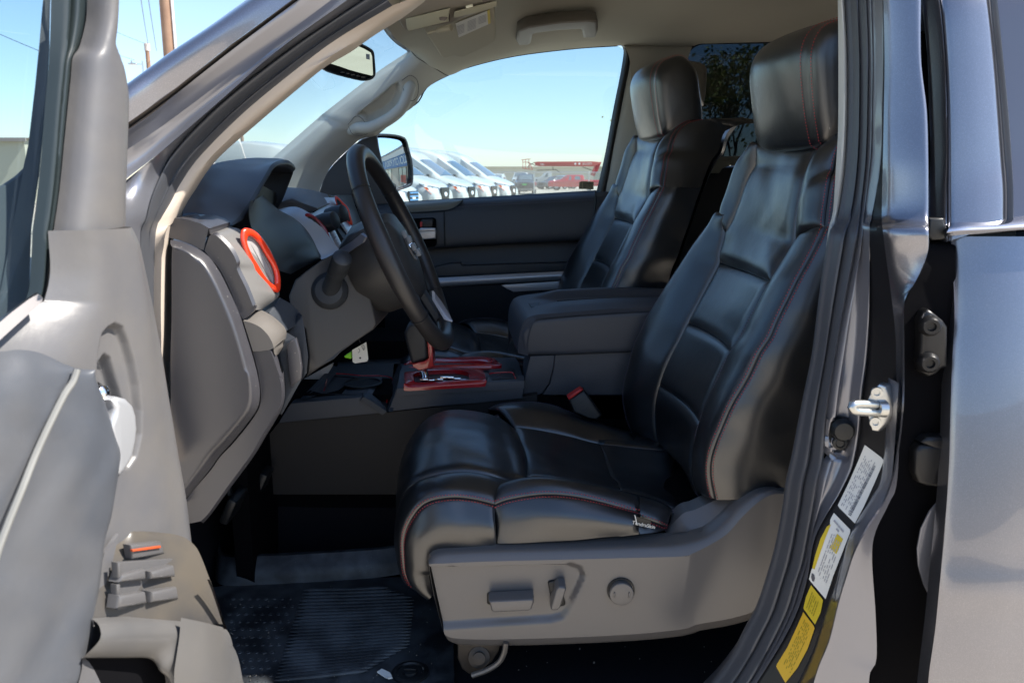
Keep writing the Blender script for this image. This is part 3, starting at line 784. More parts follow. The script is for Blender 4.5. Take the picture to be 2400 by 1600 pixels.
tag(finish(bm, 'paper_scrap', paper), 'small torn white scrap lying on the ribbed mat', 'scrap')
random.seed(3)
bm = bmesh.new()
for i in range(90):
    u = random.uniform(350, 1000)*1; z_ = zp('d', random.uniform(330, 2300), random.uniform(350, 1250)); p = FPt(*z_, .005)
    s = random.choice((.0007, .0009, .0012, .0018 if random.random() < .3 else .001))
    add_box(bm, p, (s*random.uniform(1, 2), s, s), Matrix.Rotation(random.random()*3, 3, 'Z'))
for i in range(11):
    p = FPt(random.uniform(1190, 1680), random.uniform(1512, 1590), .003); s = random.choice((.0008, .001, .0022))
    add_box(bm, p, (s*1.5, s, s), Matrix.Rotation(random.random()*3, 3, 'Z'))
tag(finish(bm, 'grit', mat("pale grit", (.22, .20, .17), .8)), 'pale grit and crumbs scattered over the cabin floor and mat', 'grit', kind='stuff')
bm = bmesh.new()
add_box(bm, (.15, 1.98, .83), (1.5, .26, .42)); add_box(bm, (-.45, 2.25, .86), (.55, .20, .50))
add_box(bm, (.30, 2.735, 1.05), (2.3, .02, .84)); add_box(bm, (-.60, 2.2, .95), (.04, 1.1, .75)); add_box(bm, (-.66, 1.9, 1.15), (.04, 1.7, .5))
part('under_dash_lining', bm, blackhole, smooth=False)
# carpet footwell wall below console
bm = bmesh.new()
wl_ = cv('S', [(560,1120),(700,1125),(820,1126),(950,1126)], 1.86); 
add_grid(bm, skin([wl_, [p+V((0, -.04, -.20)) for p in wl_], [p+V((0, -.16, -.33)) for p in wl_]], 10, 10))
part('footwell_carpet', bm, carpet)
bm = bmesh.new()      # accelerator / brake pedals deep in the footwell
for x in (-.60, -.62):
    pass
add_box(bm, (-.60, 1.62, .86), (.02, .10, .06), Matrix.Rotation(R(25), 3, 'Y'), bev=.006)
add_box(bm, (-.60, 1.76, .82), (.02, .06, .14), Matrix.Rotation(R(25), 3, 'Y'), bev=.006)
add_tube(bm, [V((-.61, 1.62, .88)), V((-.66, 1.62, 1.1))], .008, 8); add_tube(bm, [V((-.61, 1.76, .88)), V((-.66, 1.76, 1.1))], .008, 8)
finish_each(bm, 'pedal', black, truck)
# ------------------------------------------------------------------ dashboard
dash_b = bmesh.new()
# core mass of the dashboard, kept inside the visible skins
def blk(b, x0, x1, y0, y1, z0, z1, bev=.02): add_box(b, ((x0+x1)/2, (y0+y1)/2, (z0+z1)/2), (x1-x0, y1-y0, z1-z0), bev=bev)
blk(dash_b, -.76, -.61, 1.16, 2.62, 1.12, 1.36)
blk(dash_b, -.95, -.66, 1.16, 2.66, 1.33, 1.40)
dash = part('dashboard', dash_b, plastic_soft)
# end cap
bm = bmesh.new()
capo = cv('E', [(560,1300),(585,1245),(700,1262),(850,1315),(1000,1390),(1130,1500),(1195,1568)], 1.125)[1:] + \
       cv('F', [(1260,120),(1400,400),(1540,720),(1650,1060),(1730,1330),(1790,1568)], 1.125) + \
       cv('L2', [(1775,1030),(1788,1130),(1775,1230),(1720,1320),(1600,1470),(1510,1568)], 1.125) + cv('L3', [(1440,100),(1260,320)], 1.125) + \
       cv('S', [(430,1250),(395,1250)], 1.125) + cv('L2', [(1150,1400),(1155,1000),(1165,600),(1170,110)], 1.125)
inner = cv('E', [(640,1370),(720,1390),(850,1450),(960,1568)], 1.108) + cv('F', [(1040,60),(1200,360),(1370,760),(1500,1130),(1600,1500)], 1.108) + \
        cv('L2', [(1700,1000),(1712,1120),(1700,1210),(1640,1300),(1500,1450),(1420,1530)], 1.108) + cv('L3', [(1330,100),(1250,230)], 1.108)
outer = cv('E', [(585,1245),(700,1262),(850,1315),(1000,1390),(1130,1500)], 1.128) + cv('F', [(1260,120),(1400,400),(1540,720),(1650,1060),(1730,1330)], 1.128) + \
        cv('L2', [(1775,1030),(1788,1130),(1775,1230),(1720,1320),(1600,1470),(1510,1568)], 1.128) + cv('L3', [(1440,100),(1260,320)], 1.128)
ro = resample(outer, 60); ri = resample(inner, 60)
add_grid(bm, Grid([[a.lerp(b, t)+V((0, -(.006)*math.sin(math.pi*t), 0)) for t in [k/8 for k in range(9)]] for a, b in zip(ro, ri)]))
add_grid(bm, Grid([[p, p+V((-.004, .02, -.004))] for p in ro]))
lefte = cv('E', [(610,1330),(600,1568)], 1.108) + cv('F', [(600,700),(585,1300)], 1.108) + cv('L2', [(1175,1100),(1172,1400)], 1.108) + cv('S', [(400,1130),(425,1190)], 1.108)
rl = resample(lefte, 60); add_grid(bm, Grid([[b, a.lerp(b, .5), a] for a, b in zip(rl, ri)]))
add_grid(bm, Grid([[p, p+V((0, .03, 0))] for p in rl]))
part('end_cap', bm, dashside, dash, ang=50)
# upper end strip above the cap
bm = bmesh.new()
t1 = cv('E', [(550,1130),(600,985),(650,945),(850,975),(1000,1020),(1110,1085)], 1.13)
t2 = cv('E', [(530,1215),(560,1215),(700,1250),(850,1305),(1000,1380),(1040,1385)], 1.13)
add_grid(bm, skin([t1, t2], 20, 6, smooth=False))
t3 = cv('E', [(645,938),(800,915),(860,900),(930,885),(1000,900),(1080,892),(1200,905),(1330,950),(1408,1000)], [1.14,1.16,1.18,1.20,1.215,1.22,1.22,1.215,1.21])
t4 = cv('E', [(650,945),(750,955),(850,975),(930,1000),(1000,1020),(1060,1055),(1110,1085),(1115,1088),(1120,1090)], 1.13)
t4[-2] = P(*zp('E', 1125, 1088), 1.131); t4[-1] = P(*zp('E', 1135, 1090), 1.135)
add_grid(bm, skin([t3, t4], 30, 8, smooth=False))
s1 = cv('E', [(1110,1085),(1115,1180),(1045,1385)], 1.13)
add_prism(bm, cv('E', [(1112,1085),(1408,1000),(1395,1060),(1130,1165)], [1.131,1.21,1.212,1.133]), V((-.01, .004, -.006)))
part('upper_trim', bm, dashside, dash, ang=40)
# second strip (beside vent), dark face and sunlit edge
bm = bmesh.new()
o1 = cv('E', [(1120,1190),(1190,1175),(1300,1260),(1420,1400),(1500,1568)], 1.13)+cv('F', [(1500,90),(1620,340),(1720,590)], 1.13)
o2 = cv('E', [(1050,1392),(1130,1500),(1200,1568)], 1.132)+cv('F', [(1290,130),(1420,400),(1530,680),(1585,775)], 1.132)
add_grid(bm, skin([o1, o2], 40, 8)); 
add_grid(bm, Grid([[a, a+V((.003, .004, .003)), a+V((.0, .012, 0))] for a in resample(o1, 40)]))
o3 = cv('F', [(1530,680),(1585,775),(1640,740),(1730,660),(1745,590),(1720,590)], 1.131)
add_prism(bm, o3, V((0, .01, 0)))
part('side_strip', bm, dashside, dash, ang=40)
# vent bezel: surface that faces the cabin, from strip edge inward
bm = bmesh.new()
b1 = cv('E', [(1130,1165),(1200,1175),(1310,1262),(1430,1400),(1510,1568)], 1.135)+cv('F', [(1510,90),(1630,340),(1728,590),(1760,640)], 1.135)
b2 = cv('E', [(1400,1062),(1480,1080),(1580,1120),(1700,1210),(1800,1340),(1900,1500)], (1.215,1.25))+cv('F', [(1950,60),(2030,230),(2080,400),(2060,470),(1840,640)], [1.25,1.25,1.245,1.23,1.19])
rb1 = resample(b1, 40); rb2 = resample(b2, 40)
gg = []
for k, (a, b) in enumerate(zip(rb1, rb2)):
    gg.append([a.lerp(b, t)+V((.006*math.sin(math.pi*t)*math.sin(math.pi*k/39), 0, 0)) for t in [q/12 for q in range(13)]])
add_grid(bm, Grid(gg)); add_grid(bm, Grid([[p, p+V((-.05, .02, 0))] for p in rb2]))
part('vent_bezel', bm, graph, dash, ang=60)
def vent_ring(z, pts, ys, r, m, inner_m, par, nm='vent_ring', fill=True, sx=.006):
    lp = cv(z, pts, ys); lp = resample(lp+[lp[0]], 49)[:-1]
    c = sum(lp, V())/len(lp)
    nrm = V((0, 0, 0))
    for i in range(len(lp)): nrm += (lp[i]-c).cross(lp[(i+1) % len(lp)]-c)
    nrm.normalize()
    if nrm.x < 0: nrm = -nrm
    b_ = bmesh.new(); rings_ = []
    for p in lp:
        rd_ = (p-c).normalized()
        rings_.append([p+nrm*sx+rd_*(r*1.35*math.cos(q))+nrm*(r*.75*math.sin(q)) for q in [2*math.pi*k/12 for k in range(12)]])
    rings_.append(rings_[0]); add_grid(b_, Grid(rings_), closed=True); bmesh.ops.remove_doubles(b_, verts=b_.verts, dist=1e-6)
    o = finish(b_, nm, m, par, ang=60)
    if fill:
        b_ = bmesh.new()
        inn = [c+(p-c)*.93+nrm*(sx-.004) for p in lp]; vs = [b_.verts.new(p) for p in inn]; b_.faces.new(vs)
        finish(b_, 'vent_back', inner_m[0], par, smooth=False)
        ax = max(((p-c) for p in lp), key=lambda q: q.length); ay = nrm.cross(ax).normalized()
        ym = max(abs((p-c).dot(ay)) for p in lp)
        for k in (-1, 0, 1):
            b_ = bmesh.new(); t = k/2.2; hw = math.sqrt(1-t*t)*.84
            add_tube(b_, resample([c-ax*hw+ay*ym*t+nrm*(sx-.004), c+ay*ym*t*1.15+nrm*(sx-.0035), c+ax*hw+ay*ym*t+nrm*(sx-.004)], 12), .0009, 6)
            finish(b_, 'vent_slat', inner_m[1], par)
    return o
ventgrey = mat("grey vent plastic", (.30, .29, .29), .45)
vent_ring('E', [(1515,1170),(1560,1150),(1640,1180),(1730,1260),(1820,1400),(1890,1530),(1945,1648),(1975,1780),(1968,1910),(1920,1920),(1840,1860),(1730,1735),(1640,1590),(1560,1430),(1505,1270)],
          [1.180,1.186,1.20,1.212,1.225,1.232,1.236,1.235,1.228,1.22,1.212,1.196,1.186,1.178,1.176], .0054, orange, (ventgrey, mat('vent slat grey', (.17, .165, .165), .5)), dash, sx=.011)
# knee-side lower strips and beige knob
bm = bmesh.new()
q1 = cv('F', [(1715,1220),(1980,1185),(2010,1300),(2060,1450),(2080,1568)], 1.13)
r1 = cv('F', [(1955,1190),(2000,1300),(2050,1450),(2090,1568)], 1.128)+cv('L2', [(1905,980),(1935,1080),(1935,1180),(1905,1260),(1800,1430),(1720,1568)], 1.128)+cv('L3', [(1560,220),(1440,390),(1380,450)], 1.128)
r2 = cv('F', [(1715,1222),(1750,1340),(1790,1500)], 1.130)+cv('L2', [(1780,1020),(1795,1130),(1785,1230),(1730,1325),(1610,1475),(1520,1568)], 1.130)+cv('L3', [(1450,100),(1270,325),(1280,470)], 1.130)
add_grid(bm, skin([r1, r2], 50, 8)); 
r3 = cv('F', [(2000,1180),(2060,1290),(2100,1450),(2140,1568)], 1.15)+cv('L2', [(1950,980),(1958,1100),(1955,1180),(1925,1270),(1830,1430),(1745,1568)], 1.15)+cv('L3', [(1570,240),(1450,400),(1400,460)], 1.15)
add_grid(bm, skin([r3, [a.lerp(b, .5)+V((.003, -.003, 0)) for a, b in zip(resample(r3, 30), resample(r1, 30))], r1], 50, 8))
add_grid(bm, Grid([[p, p+V((-.05, .04, 0))] for p in resample(r3, 40)]))
part('knee_strip', bm, dashside, dash, ang=50)
bm = bmesh.new()
k1 = cv('F', [(1585,790),(1700,820),(1820,880),(1920,980),(1985,1090),(2005,1165)], 1.128)
k1b = cv('F', [(1720,1215),(1760,1212),(1820,1208),(1880,1200),(1950,1190),(2000,1168)], 1.128)
add_grid(bm, skin([k1, k1b], 20, 6))
k2 = cv('F', [(1830,640),(1950,700),(2080,800),(2160,890),(2182,960),(2170,1040)], 1.19)
add_grid(bm, skin([k2, [a.lerp(b, .5)+V((.004, 0, .004)) for a, b in zip(resample(k1, 20), resample(k2, 20))], k1], 30, 12))
k3 = cv('F', [(2170,1040),(2150,1090),(2155,1140),(2075,1250)], 1.19); k4 = cv('F', [(2005,1165),(2005,1200),(2010,1230),(2030,1270)], 1.13)
add_grid(bm, skin([k3, k4], 12, 6))
part('knee_shelf', bm, mat("warm grey dash plastic", (.115, .105, .095), .5, bump=[(900, .1)]), dash, ang=50)
# blue-lit dark panel behind the shelf, fuse door
bm = bmesh.new()
p1 = cv('F', [(1980,560),(2100,460),(2200,510),(2349,620)], [1.22,1.25,1.27,1.30])+cv('L2', [(2085,600)], 1.28)
add_prism(bm, cv('L2', [(1850,580),(1930,478),(2010,520),(2085,600),(2080,650),(1960,720),(1900,640)], [1.20,1.25,1.27,1.29,1.29,1.21,1.20]), V((-.03, .02, -.01)), .003)
add_prism(bm, cv('L2', [(1960,780),(2035,755),(2070,850),(2082,980),(2075,1050),(1940,1290),(1920,1270),(1950,1200),(1960,1100),(1945,980),(1915,870)], [1.18]*11), V((-.03, .05, 0)), .003)
add_prism(bm, cv('L2', [(2080,600),(2100,700),(2125,880),(2115,1000),(2080,1050),(2082,980),(2070,850),(2035,755),(1960,790),(1965,730)], [1.26]*10), V((-.03, .05, 0)), .003)
part('knee_panel', bm, plastic_soft, dash, ang=35)
bm = bmesh.new()
add_prism(bm, cv('L2', [(1970,800),(2035,757),(2060,850),(2075,960),(2070,1040),(2000,1100),(1985,1000),(1975,900)], 1.172), V((0, .006, 0)), .002)
part('fuse_door', bm, dashside, dash, ang=35)
# instrument hood
bm = bmesh.new()
h_top = cv('E', [(660,880),(900,470),(1000,330),(1080,235),(1250,180),(1450,145),(1700,118),(1990,118),(2150,140),(2250,170),(2285,215)], [1.20,1.24,1.28,1.32,1.40,1.46,1.54,1.62,1.68,1.72,1.74])
h_l = cv('E', [(700,880),(850,860),(1010,885),(1200,900),(1405,1000)], [1.20,1.205,1.215,1.22,1.22])
h_bot = cv('E', [(680,885),(800,880),(950,885),(1080,890),(1200,905),(1330,950),(1410,1000),(1412,1030)], [1.19,1.20,1.205,1.21,1.215,1.215,1.215,1.216])
h_rim = cv('E', [(1412,1030),(1520,930),(1640,760),(1760,560),(1880,360),(1960,230),(2020,170),(2130,145),(2220,155),(2285,215)], [1.218,1.26,1.31,1.37,1.43,1.49,1.53,1.60,1.67,1.74])
# hood skin: rows from front-left (windshield side) to the rim
ht = resample(h_top, 40); 
rimR = resample(h_rim, 40)
topc = cv('E', [(665,878),(780,640),(900,430),(1000,320),(1110,232),(1250,180),(1450,145),(1700,118),(1900,118),(2130,135),(2285,210)], [1.20,1.22,1.25,1.29,1.34,1.40,1.46,1.54,1.60,1.68,1.745])
mid1 = cv('E', [(800,880),(930,700),(1080,520),(1200,400),(1330,310),(1480,245),(1650,200),(1850,175),(2000,160),(2150,145),(2285,212)], [1.205,1.23,1.27,1.32,1.37,1.42,1.47,1.54,1.60,1.68,1.745])
mid2 = cv('E', [(1000,885),(1150,760),(1300,600),(1430,480),(1560,370),(1680,290),(1800,235),(1920,195),(2020,165),(2150,148),(2285,214)], [1.21,1.24,1.29,1.34,1.39,1.43,1.48,1.53,1.59,1.67,1.745])
rimc = cv('E', [(1412,1028),(1520,930),(1640,760),(1760,560),(1880,360),(1940,255),(1985,200),(2040,168),(2110,150),(2200,150),(2285,215)], [1.218,1.26,1.31,1.37,1.43,1.47,1.50,1.54,1.60,1.66,1.745])
add_grid(bm, skin([topc, mid1, mid2, rimc], 44, 26))
part('instrument_hood', bm, mat('sky tinted hood plastic', (.050, .060, .080), .40, bump=[(900, .10)]), dash, ang=60)  # blue of the reflected sky put into the hood colour
bm = bmesh.new()    # rim thickness and dark inside
rin = cv('E', [(1412,1050),(1560,985),(1690,770),(1810,570),(1920,380),(1975,290),(2030,250),(2090,235),(2150,240),(2220,265),(2262,320)], [1.225,1.275,1.325,1.385,1.445,1.485,1.515,1.555,1.61,1.665,1.735])
add_grid(bm, skin([rimc, [a.lerp(b, .5)+V((.005, 0, 0)) for a, b in zip(resample(rimc, 30), resample(rin, 30))], rin], 44, 8))
add_grid(bm, skin([rin, [p+V((-.11, 0, -.01)) for p in rin]], 44, 8))
fl = cv('E', [(2262,320),(2200,480),(2120,680),(2040,840)], (1.735,1.66)); fl2 = cv('E', [(2285,215),(2270,330),(2210,490),(2130,690),(2050,835)], (1.745,1.66))
add_grid(bm, skin([fl2, fl], 20, 4)); add_grid(bm, skin([fl, [p+V((-.12, 0, 0)) for p in fl]], 20, 6))
part('hood_rim', bm, plastic, dash, ang=60)
bm = bmesh.new()    # cluster face
add_prism(bm, [V((-.49, 1.30, 1.42)), V((-.49, 1.72, 1.42)), V((-.49, 1.68, 1.52)), V((-.49, 1.54, 1.545)), V((-.49, 1.40, 1.50))], V((-.02, 0, 0)))
part('instrument_cluster', bm, black, dash)
bm = bmesh.new()    # dark binnacle side under the hood
d1 = cv('E', [(1412,1050),(1560,990),(1690,800),(1860,520),(2040,840),(2120,850),(2190,880),(2349,1050)], [1.225,1.27,1.33,1.40,1.66,1.68,1.70,1.72])
bl_ = cv('G', [(-60,330),(-80,420),(-60,600),(0,720),(110,930),(170,1040),(260,1100),(380,1140)], [1.25,1.26,1.26,1.27,1.30,1.33,1.38,1.45])
br_ = cv('G', [(60,300),(230,425),(400,510),(520,610),(610,730),(670,850),(712,965),(560,1045)], [1.62,1.64,1.67,1.68,1.68,1.68,1.66,1.58])
add_grid(bm, skin([bl_, [a.lerp(b, .35)+V((.0, 0, .0)) for a, b in zip(resample(bl_, 30), resample(br_, 30))], [a.lerp(b, .8)+V((.012, -.02, .006)) for a, b in zip(resample(bl_, 30), resample(br_, 30))], br_], 40, 24))
part('binnacle_panel', bm, plastic, dash, ang=0)
# centre stack: light metallic panel, vents, knobs
bm = bmesh.new()
c1 = cv('G', [(240,430),(330,405),(450,400),(560,450),(650,520),(740,640),(830,760),(920,870),(940,900)], (1.76,1.72))
c2 = cv('G', [(210,470),(300,480),(400,560),(520,680),(620,800),(680,890),(705,950),(715,970),(720,980)], (1.72,1.70))
add_grid(bm, skin([c1, c2], 30, 8))
c3 = cv('G', [(640,470),(720,420),(800,380),(870,300),(920,400),(990,500),(1045,600),(1080,700),(1000,850)], (1.86,2.02))
add_prism(bm, cv('G', [(560,440),(700,410),(870,295),(1050,600),(1030,680),(1060,740),(960,850),(890,870),(760,660),(650,520)], [1.84,1.90,2.06,2.04,2.02,1.98,1.84,1.79,1.79,1.80]), V((-.04, .01, 0)))
part('centre_stack', bm, silver, dash, ang=40)
def ell(z, c, rx, ry, rot, n=24):
    out = []
    for k in range(n):
        a = 2*math.pi*k/n; x = rx*math.cos(a); y = ry*math.sin(a)
        out.append((c[0]+x*math.cos(rot)-y*math.sin(rot), c[1]+x*math.sin(rot)+y*math.cos(rot)))
    return out
vent_ring('G', ell('G', (678,678), 70, 215, R(-33)), 1.735, .0045, redring_shade, (black, plastic), dash, sx=.004)
vent_ring('G', ell('G', (962,440), 28, 155, R(-30)), 2.03, .0055, orange, (black, plastic), dash, sx=.004)
bm = bmesh.new()
add_lathe(bm, P(*zp('G', 778, 570), 1.76), V((1, -.35, .25)), [(.020, -.02), (.022, .0), (.0195, .022), (.017, .024), (.001, .0245)], 24)
add_lathe(bm, P(*zp('G', 880, 490), 1.86), V((1, -.35, .25)), [(.020, -.02), (.022, .0), (.0195, .022), (.017, .024), (.001, .0245)], 24)
finish_each(bm, 'control_knob', plastic, dash)
bm = bmesh.new()
for k in range(6):
    add_box(bm, P(*zp('G', 850+k*16, 690+k*32), 1.77), (.010, .020, .012), Matrix.Rotation(R(-25), 3, 'Y'), bev=.002)
for k in range(7):
    add_box(bm, P(*zp('G', 945+k*18, 590+k*30), 1.93), (.010, .018, .009), Matrix.Rotation(R(-25), 3, 'Y'), bev=.002)
finish_each(bm, 'control_button', silver, dash)
bm = bmesh.new()
add_prism(bm, cv('G', [(800,500),(850,480),(1050,770),(1010,820)], [1.83,1.84,1.86,1.83]), V((-.01, .0, -.004)))
part('display', bm, black, dash)
# dash top beyond the hood
bm = bmesh.new()
u1 = cv('G', [(330,175),(480,185),(650,220),(800,262)], (1.80,2.2)); u2 = cv('G', [(290,260),(400,280),(540,280),(600,290)], (1.78,1.95))
u3 = cv('G', [(270,340),(450,350),(600,385),(690,420)], (1.74,1.84)); u4 = cv('G', [(830,365),(800,330),(700,280),(800,270)], 1.9)
add_prism(bm, cv('G', [(325,172),(480,182),(650,215),(800,258),(805,290),(830,360),(690,420),(560,365),(400,332),(268,345)], [1.85,1.95,2.1,2.3,2.2,1.98,1.83,1.80,1.78,1.76]), V((-.06, 0, -.03)), .006)
part('dash_top', bm, mat("blue grey dash top", (.09, .10, .12), .42, bump=[(900, .1)]), dash, ang=30)
bm = bmesh.new()
add_prism(bm, cv('G', [(300,195),(440,215),(545,270),(500,285),(400,275),(290,250)], [1.86,1.95,2.0,1.97,1.93,1.86]), V((-.004, 0, .002)))
part('dash_tray', bm, plastic_soft, dash)
bm = bmesh.new()   # dark slot under the upper lip
add_prism(bm, cv('G', [(225,420),(260,350),(400,335),(560,370),(690,425),(610,480),(540,440),(440,400),(330,402),(240,430)], 1.84), V((-.02, .02, 0)))
part('dash_slot', bm, blackhole, dash)
# green-grey passenger dash end (wood-like grained panel) right of the stack
bm = bmesh.new()
add_prism(bm, cv('G', [(800,262),(880,280),(1050,270),(1130,480),(1200,660),(1180,700),(1040,690),(1050,600),(960,400),(870,300)], [2.35,2.4,2.6,2.6,2.55,2.5,2.2,2.2,2.3,2.35]), V((-.05, .02, 0)), .003)
part('passenger_dash', bm, mat("passenger dash plastic", (.10, .10, .085), .5, bump=[(700, .15)]), dash, ang=30)
# ------------------------------------------------------------------ steering column, stalk, wheel
bm = bmesh.new()
m1 = cv('G', [(370,1270),(420,1090),(600,960),(780,860),(900,870),(1000,1130),(1120,1330),(1230,1530)], (1.42,1.45))
top_ = cv('G', [(430,1120),(560,1030),(720,950),(880,870)], (1.42,1.47)); 
colo = cv('L2', [(2000,560),(1985,470),(2030,360),(2100,300),(2200,230),(2349,150)], (1.40,1.44)) + cv('M2', [(100,100),(150,260),(240,660),(220,700),(100,780),(0,850)], [1.46,1.46,1.45,1.45,1.44,1.43]) + cv('L2', [(2300,900),(2200,960),(2100,1030),(2115,1000),(2125,880),(2100,700)], (1.42,1.40))
add_prism(bm, colo, V((.0, .17, 0)), .022, 5, smooth=0)
column = part('steering_column', bm, mat("column shroud plastic", (.045, .043, .042), .5, bump=[(900, .12)]), ang=60)
bm = bmesh.new()   # stalk
sb = P(*zp('G', 825, 1290), 1.425); s2 = P(*zp('G', 880, 1120), 1.395); s3 = P(*zp('G', 925, 1000), 1.372); s4 = P(*zp('G', 955, 955), 1.362)
ax = (s4-sb).normalized()
add_lathe(bm, sb+ax*-.01, (V((.1, -1, .15))), [(.032, -.012), (.034, 0), (.032, .006), (.024, .014), (.001, .016)], 28)
add_lathe(bm, sb, ax, [(.017, -.01), (.0155, .020), (.0150, .045), (.0170, .050), (.0172, .055), (.0165, .060), (.0172, .062), (.0175, .085), (.0165, .094), (.012, .098), (.001, .099)], 28)
part('turn_signal_stalk', bm, plastic, column)
# wheel: rim centre line traced near and far
rimA = cv('G', [(1005,-180),(1030,-60),(1130,150),(1250,420),(1390,700),(1530,960),(1700,1220),(1860,1450)], 1.345)
wc = V((-.215, 1.52, 1.415)); 
topP = P(838, 360, 1.50); botP = P(1040, 800, 1.50)
wc = (topP+botP)/2; wc.y = 1.52
axd = (topP-botP).normalized(); lat = V((-.0, 1, 0)); nrmw = lat.cross(axd).normalized()
if nrmw.x < 0: nrmw = -nrmw
Rw = (topP-botP).length/2
bm = bmesh.new()
pts = []; rr = []
for k in range(72):
    a = 2*math.pi*k/72
    pts.append(wc+axd*Rw*math.cos(a)+lat*Rw*.98*math.sin(a))
    rr.append(.0165+.0012*math.cos(4*a))
add_tube(bm, pts, rr, 16, closed=True)
wheel = part('steering_wheel', bm, mat("wheel leather", (.022, .021, .022), .38, bump=[(500, .12)]), ang=0)
bm = bmesh.new()    # hub and airbag cover
def WP(a, l, h=0): return wc+axd*a+lat*l+nrmw*h
hub = [WP(.060, -.075), WP(.075, 0), WP(.060, .075), WP(-.02, .095), WP(-.085, .05), WP(-.098, 0), WP(-.085, -.05), WP(-.02, -.095)]
hub = resample(hub+[hub[0]], 41)[:-1]; hc = sum(hub, V())/40
rings = []
for s, h in ((.80, -.100), (1.02, -.070), (1.04, -.045), (1.05, -.02), (1.0, -.006), (.93, .004), (.6, .012), (.2, .015)):
    rings.append([hc+(p-hc)*s+nrmw*h for p in hub])
vs = add_grid(bm, Grid(rings), closed=True); add_cap(bm, vs[0]); add_cap(bm, vs[-1])
part('airbag_cover', bm, mat("hub plastic", (.030, .030, .031), .5, bump=[(900, .1)]), wheel, ang=50)
bm = bmesh.new()    # spokes
def spoke(p0, p1, w0, w1, th=.012):
    d = (p1-p0).normalized(); s = d.cross(nrmw).normalized()
    a = [p0+s*w0+nrmw*.0, p0-s*w0, p1-s*w1, p1+s*w1]
    add_prism(bm, a, -nrmw*th, .004)
spoke(WP(.01, -.07, -.004), WP(.02, -Rw+.012, -.002), .026, .030); spoke(WP(.01, .07, -.004), WP(.02, Rw-.012, -.002), .026, .030)
spoke(WP(-.07, -.04, -.004), WP(-Rw*.80, -Rw*.50, -.002), .016, .018); spoke(WP(-.07, .04, -.004), WP(-Rw*.80, Rw*.50, -.002), .016, .018)
finish_each(bm, 'spoke', plastic_soft, wheel, ang=30)
bm = bmesh.new()
add_prism(bm, cv('M2', [(636,430),(640,490),(722,625),(770,640),(745,590),(690,505)], [1.47,1.47,1.46,1.46,1.47,1.48]), -nrmw*.004, .0015)
sp_ = cv('G', [(935,860),(1080,770),(1190,680),(1240,720),(1210,780),(1030,900),(1000,890)], [1.44,1.43,1.40,1.39,1.395,1.43,1.44])
add_prism(bm, sp_, -nrmw*.006, .002)
finish_each(bm, 'spoke_trim', mat('satin spoke trim', (.26, .27, .31), .4, metal=.5), wheel, ang=30)
bm = bmesh.new()
for q in ((1640,700),(1690,760),(1740,840),(1790,900)):
    add_box(bm, P(*zp('G', *q), 1.475), (.008, .018, .014), Matrix.Rotation(R(-25), 3, 'Y'), bev=.002)
add_lathe(bm, WP(.0, .0, .014), nrmw, [(.030, 0), (.029, .003), (.024, .003), (.023, .001), (.001, .001)], 28)
part('wheel_buttons', bm, mat('button grey', (.16, .17, .18), .4), wheel)
bm = bmesh.new()
for q, rx in ((0, .026), (0, .011)):
    add_tube(bm, [WP(math.sin(a)*.017+(.004 if rx < .02 else 0), math.cos(a)*rx, .0175) for a in [2*math.pi*k/28 for k in range(28)]], .0016, 6, closed=True)
part('wheel_badge', bm, chrome, wheel)
bm = bmesh.new()
for a0 in (.9, 2.2, -.9, -2.2):
    cpt_ = wc+axd*Rw*math.cos(a0)+lat*Rw*.98*math.sin(a0); rdir = (cpt_-wc).normalized(); tdir = rdir.cross(nrmw)
    add_tube(bm, [cpt_+(rdir*math.cos(t)+nrmw*math.sin(t))*.0170 for t in [2*math.pi*k/20 for k in range(20)]], .0009, 5, closed=True)
finish_each(bm, 'rim_seam', black, wheel)
# ------------------------------------------------------------------ centre console
bm = bmesh.new()
YC = 1.81
side = cv('N', [(0,1095),(70,1083),(400,1040),(1000,985),(1560,915),(1900,900),(1930,655),(1410,690),(300,800),(180,770)], YC)
add_prism(bm, cv('N', [(60,1085),(180,755),(280,745),(1400,690),(1420,668),(1930,655),(1905,900),(1300,960),(700,1010)], YC), V((0, .05, 0)), .0015)
lowp = cv('H', [(380,1000),(470,990),(1190,925),(1260,960),(1440,1090),(1440,1100),(700,1170),(250,1215),(270,1170)], YC)
add_prism(bm, lowp, V((0, .28, 0)), .003)
cb_ = bm; bm = bmesh.new()
add_prism(bm, cv('H', [(245,1215),(700,1172),(1440,1098),(2349,1000),(2700,960),(3100,900),(3100,2000),(-100,2000),(-30,1560)], YC+.012), V((0, .26, 0)))
low_b = bm; bm = cb_
console = part('centre_console', bm, conplas, ang=30)
part('console_kick_panel', low_b, mat('brown black kick panel', (.018, .0155, .0145), .6), console)
bm = bmesh.new()   # lower side in warm brown-black
bx = cv('H', [(245,1218),(2349,1004),(2349,1800),(-50,1800),(-50,1560)], YC+.008)
part('console_top', bmesh.new(), plastic, console)
bpy.data.objects.remove(bpy.data.objects['console_top'])
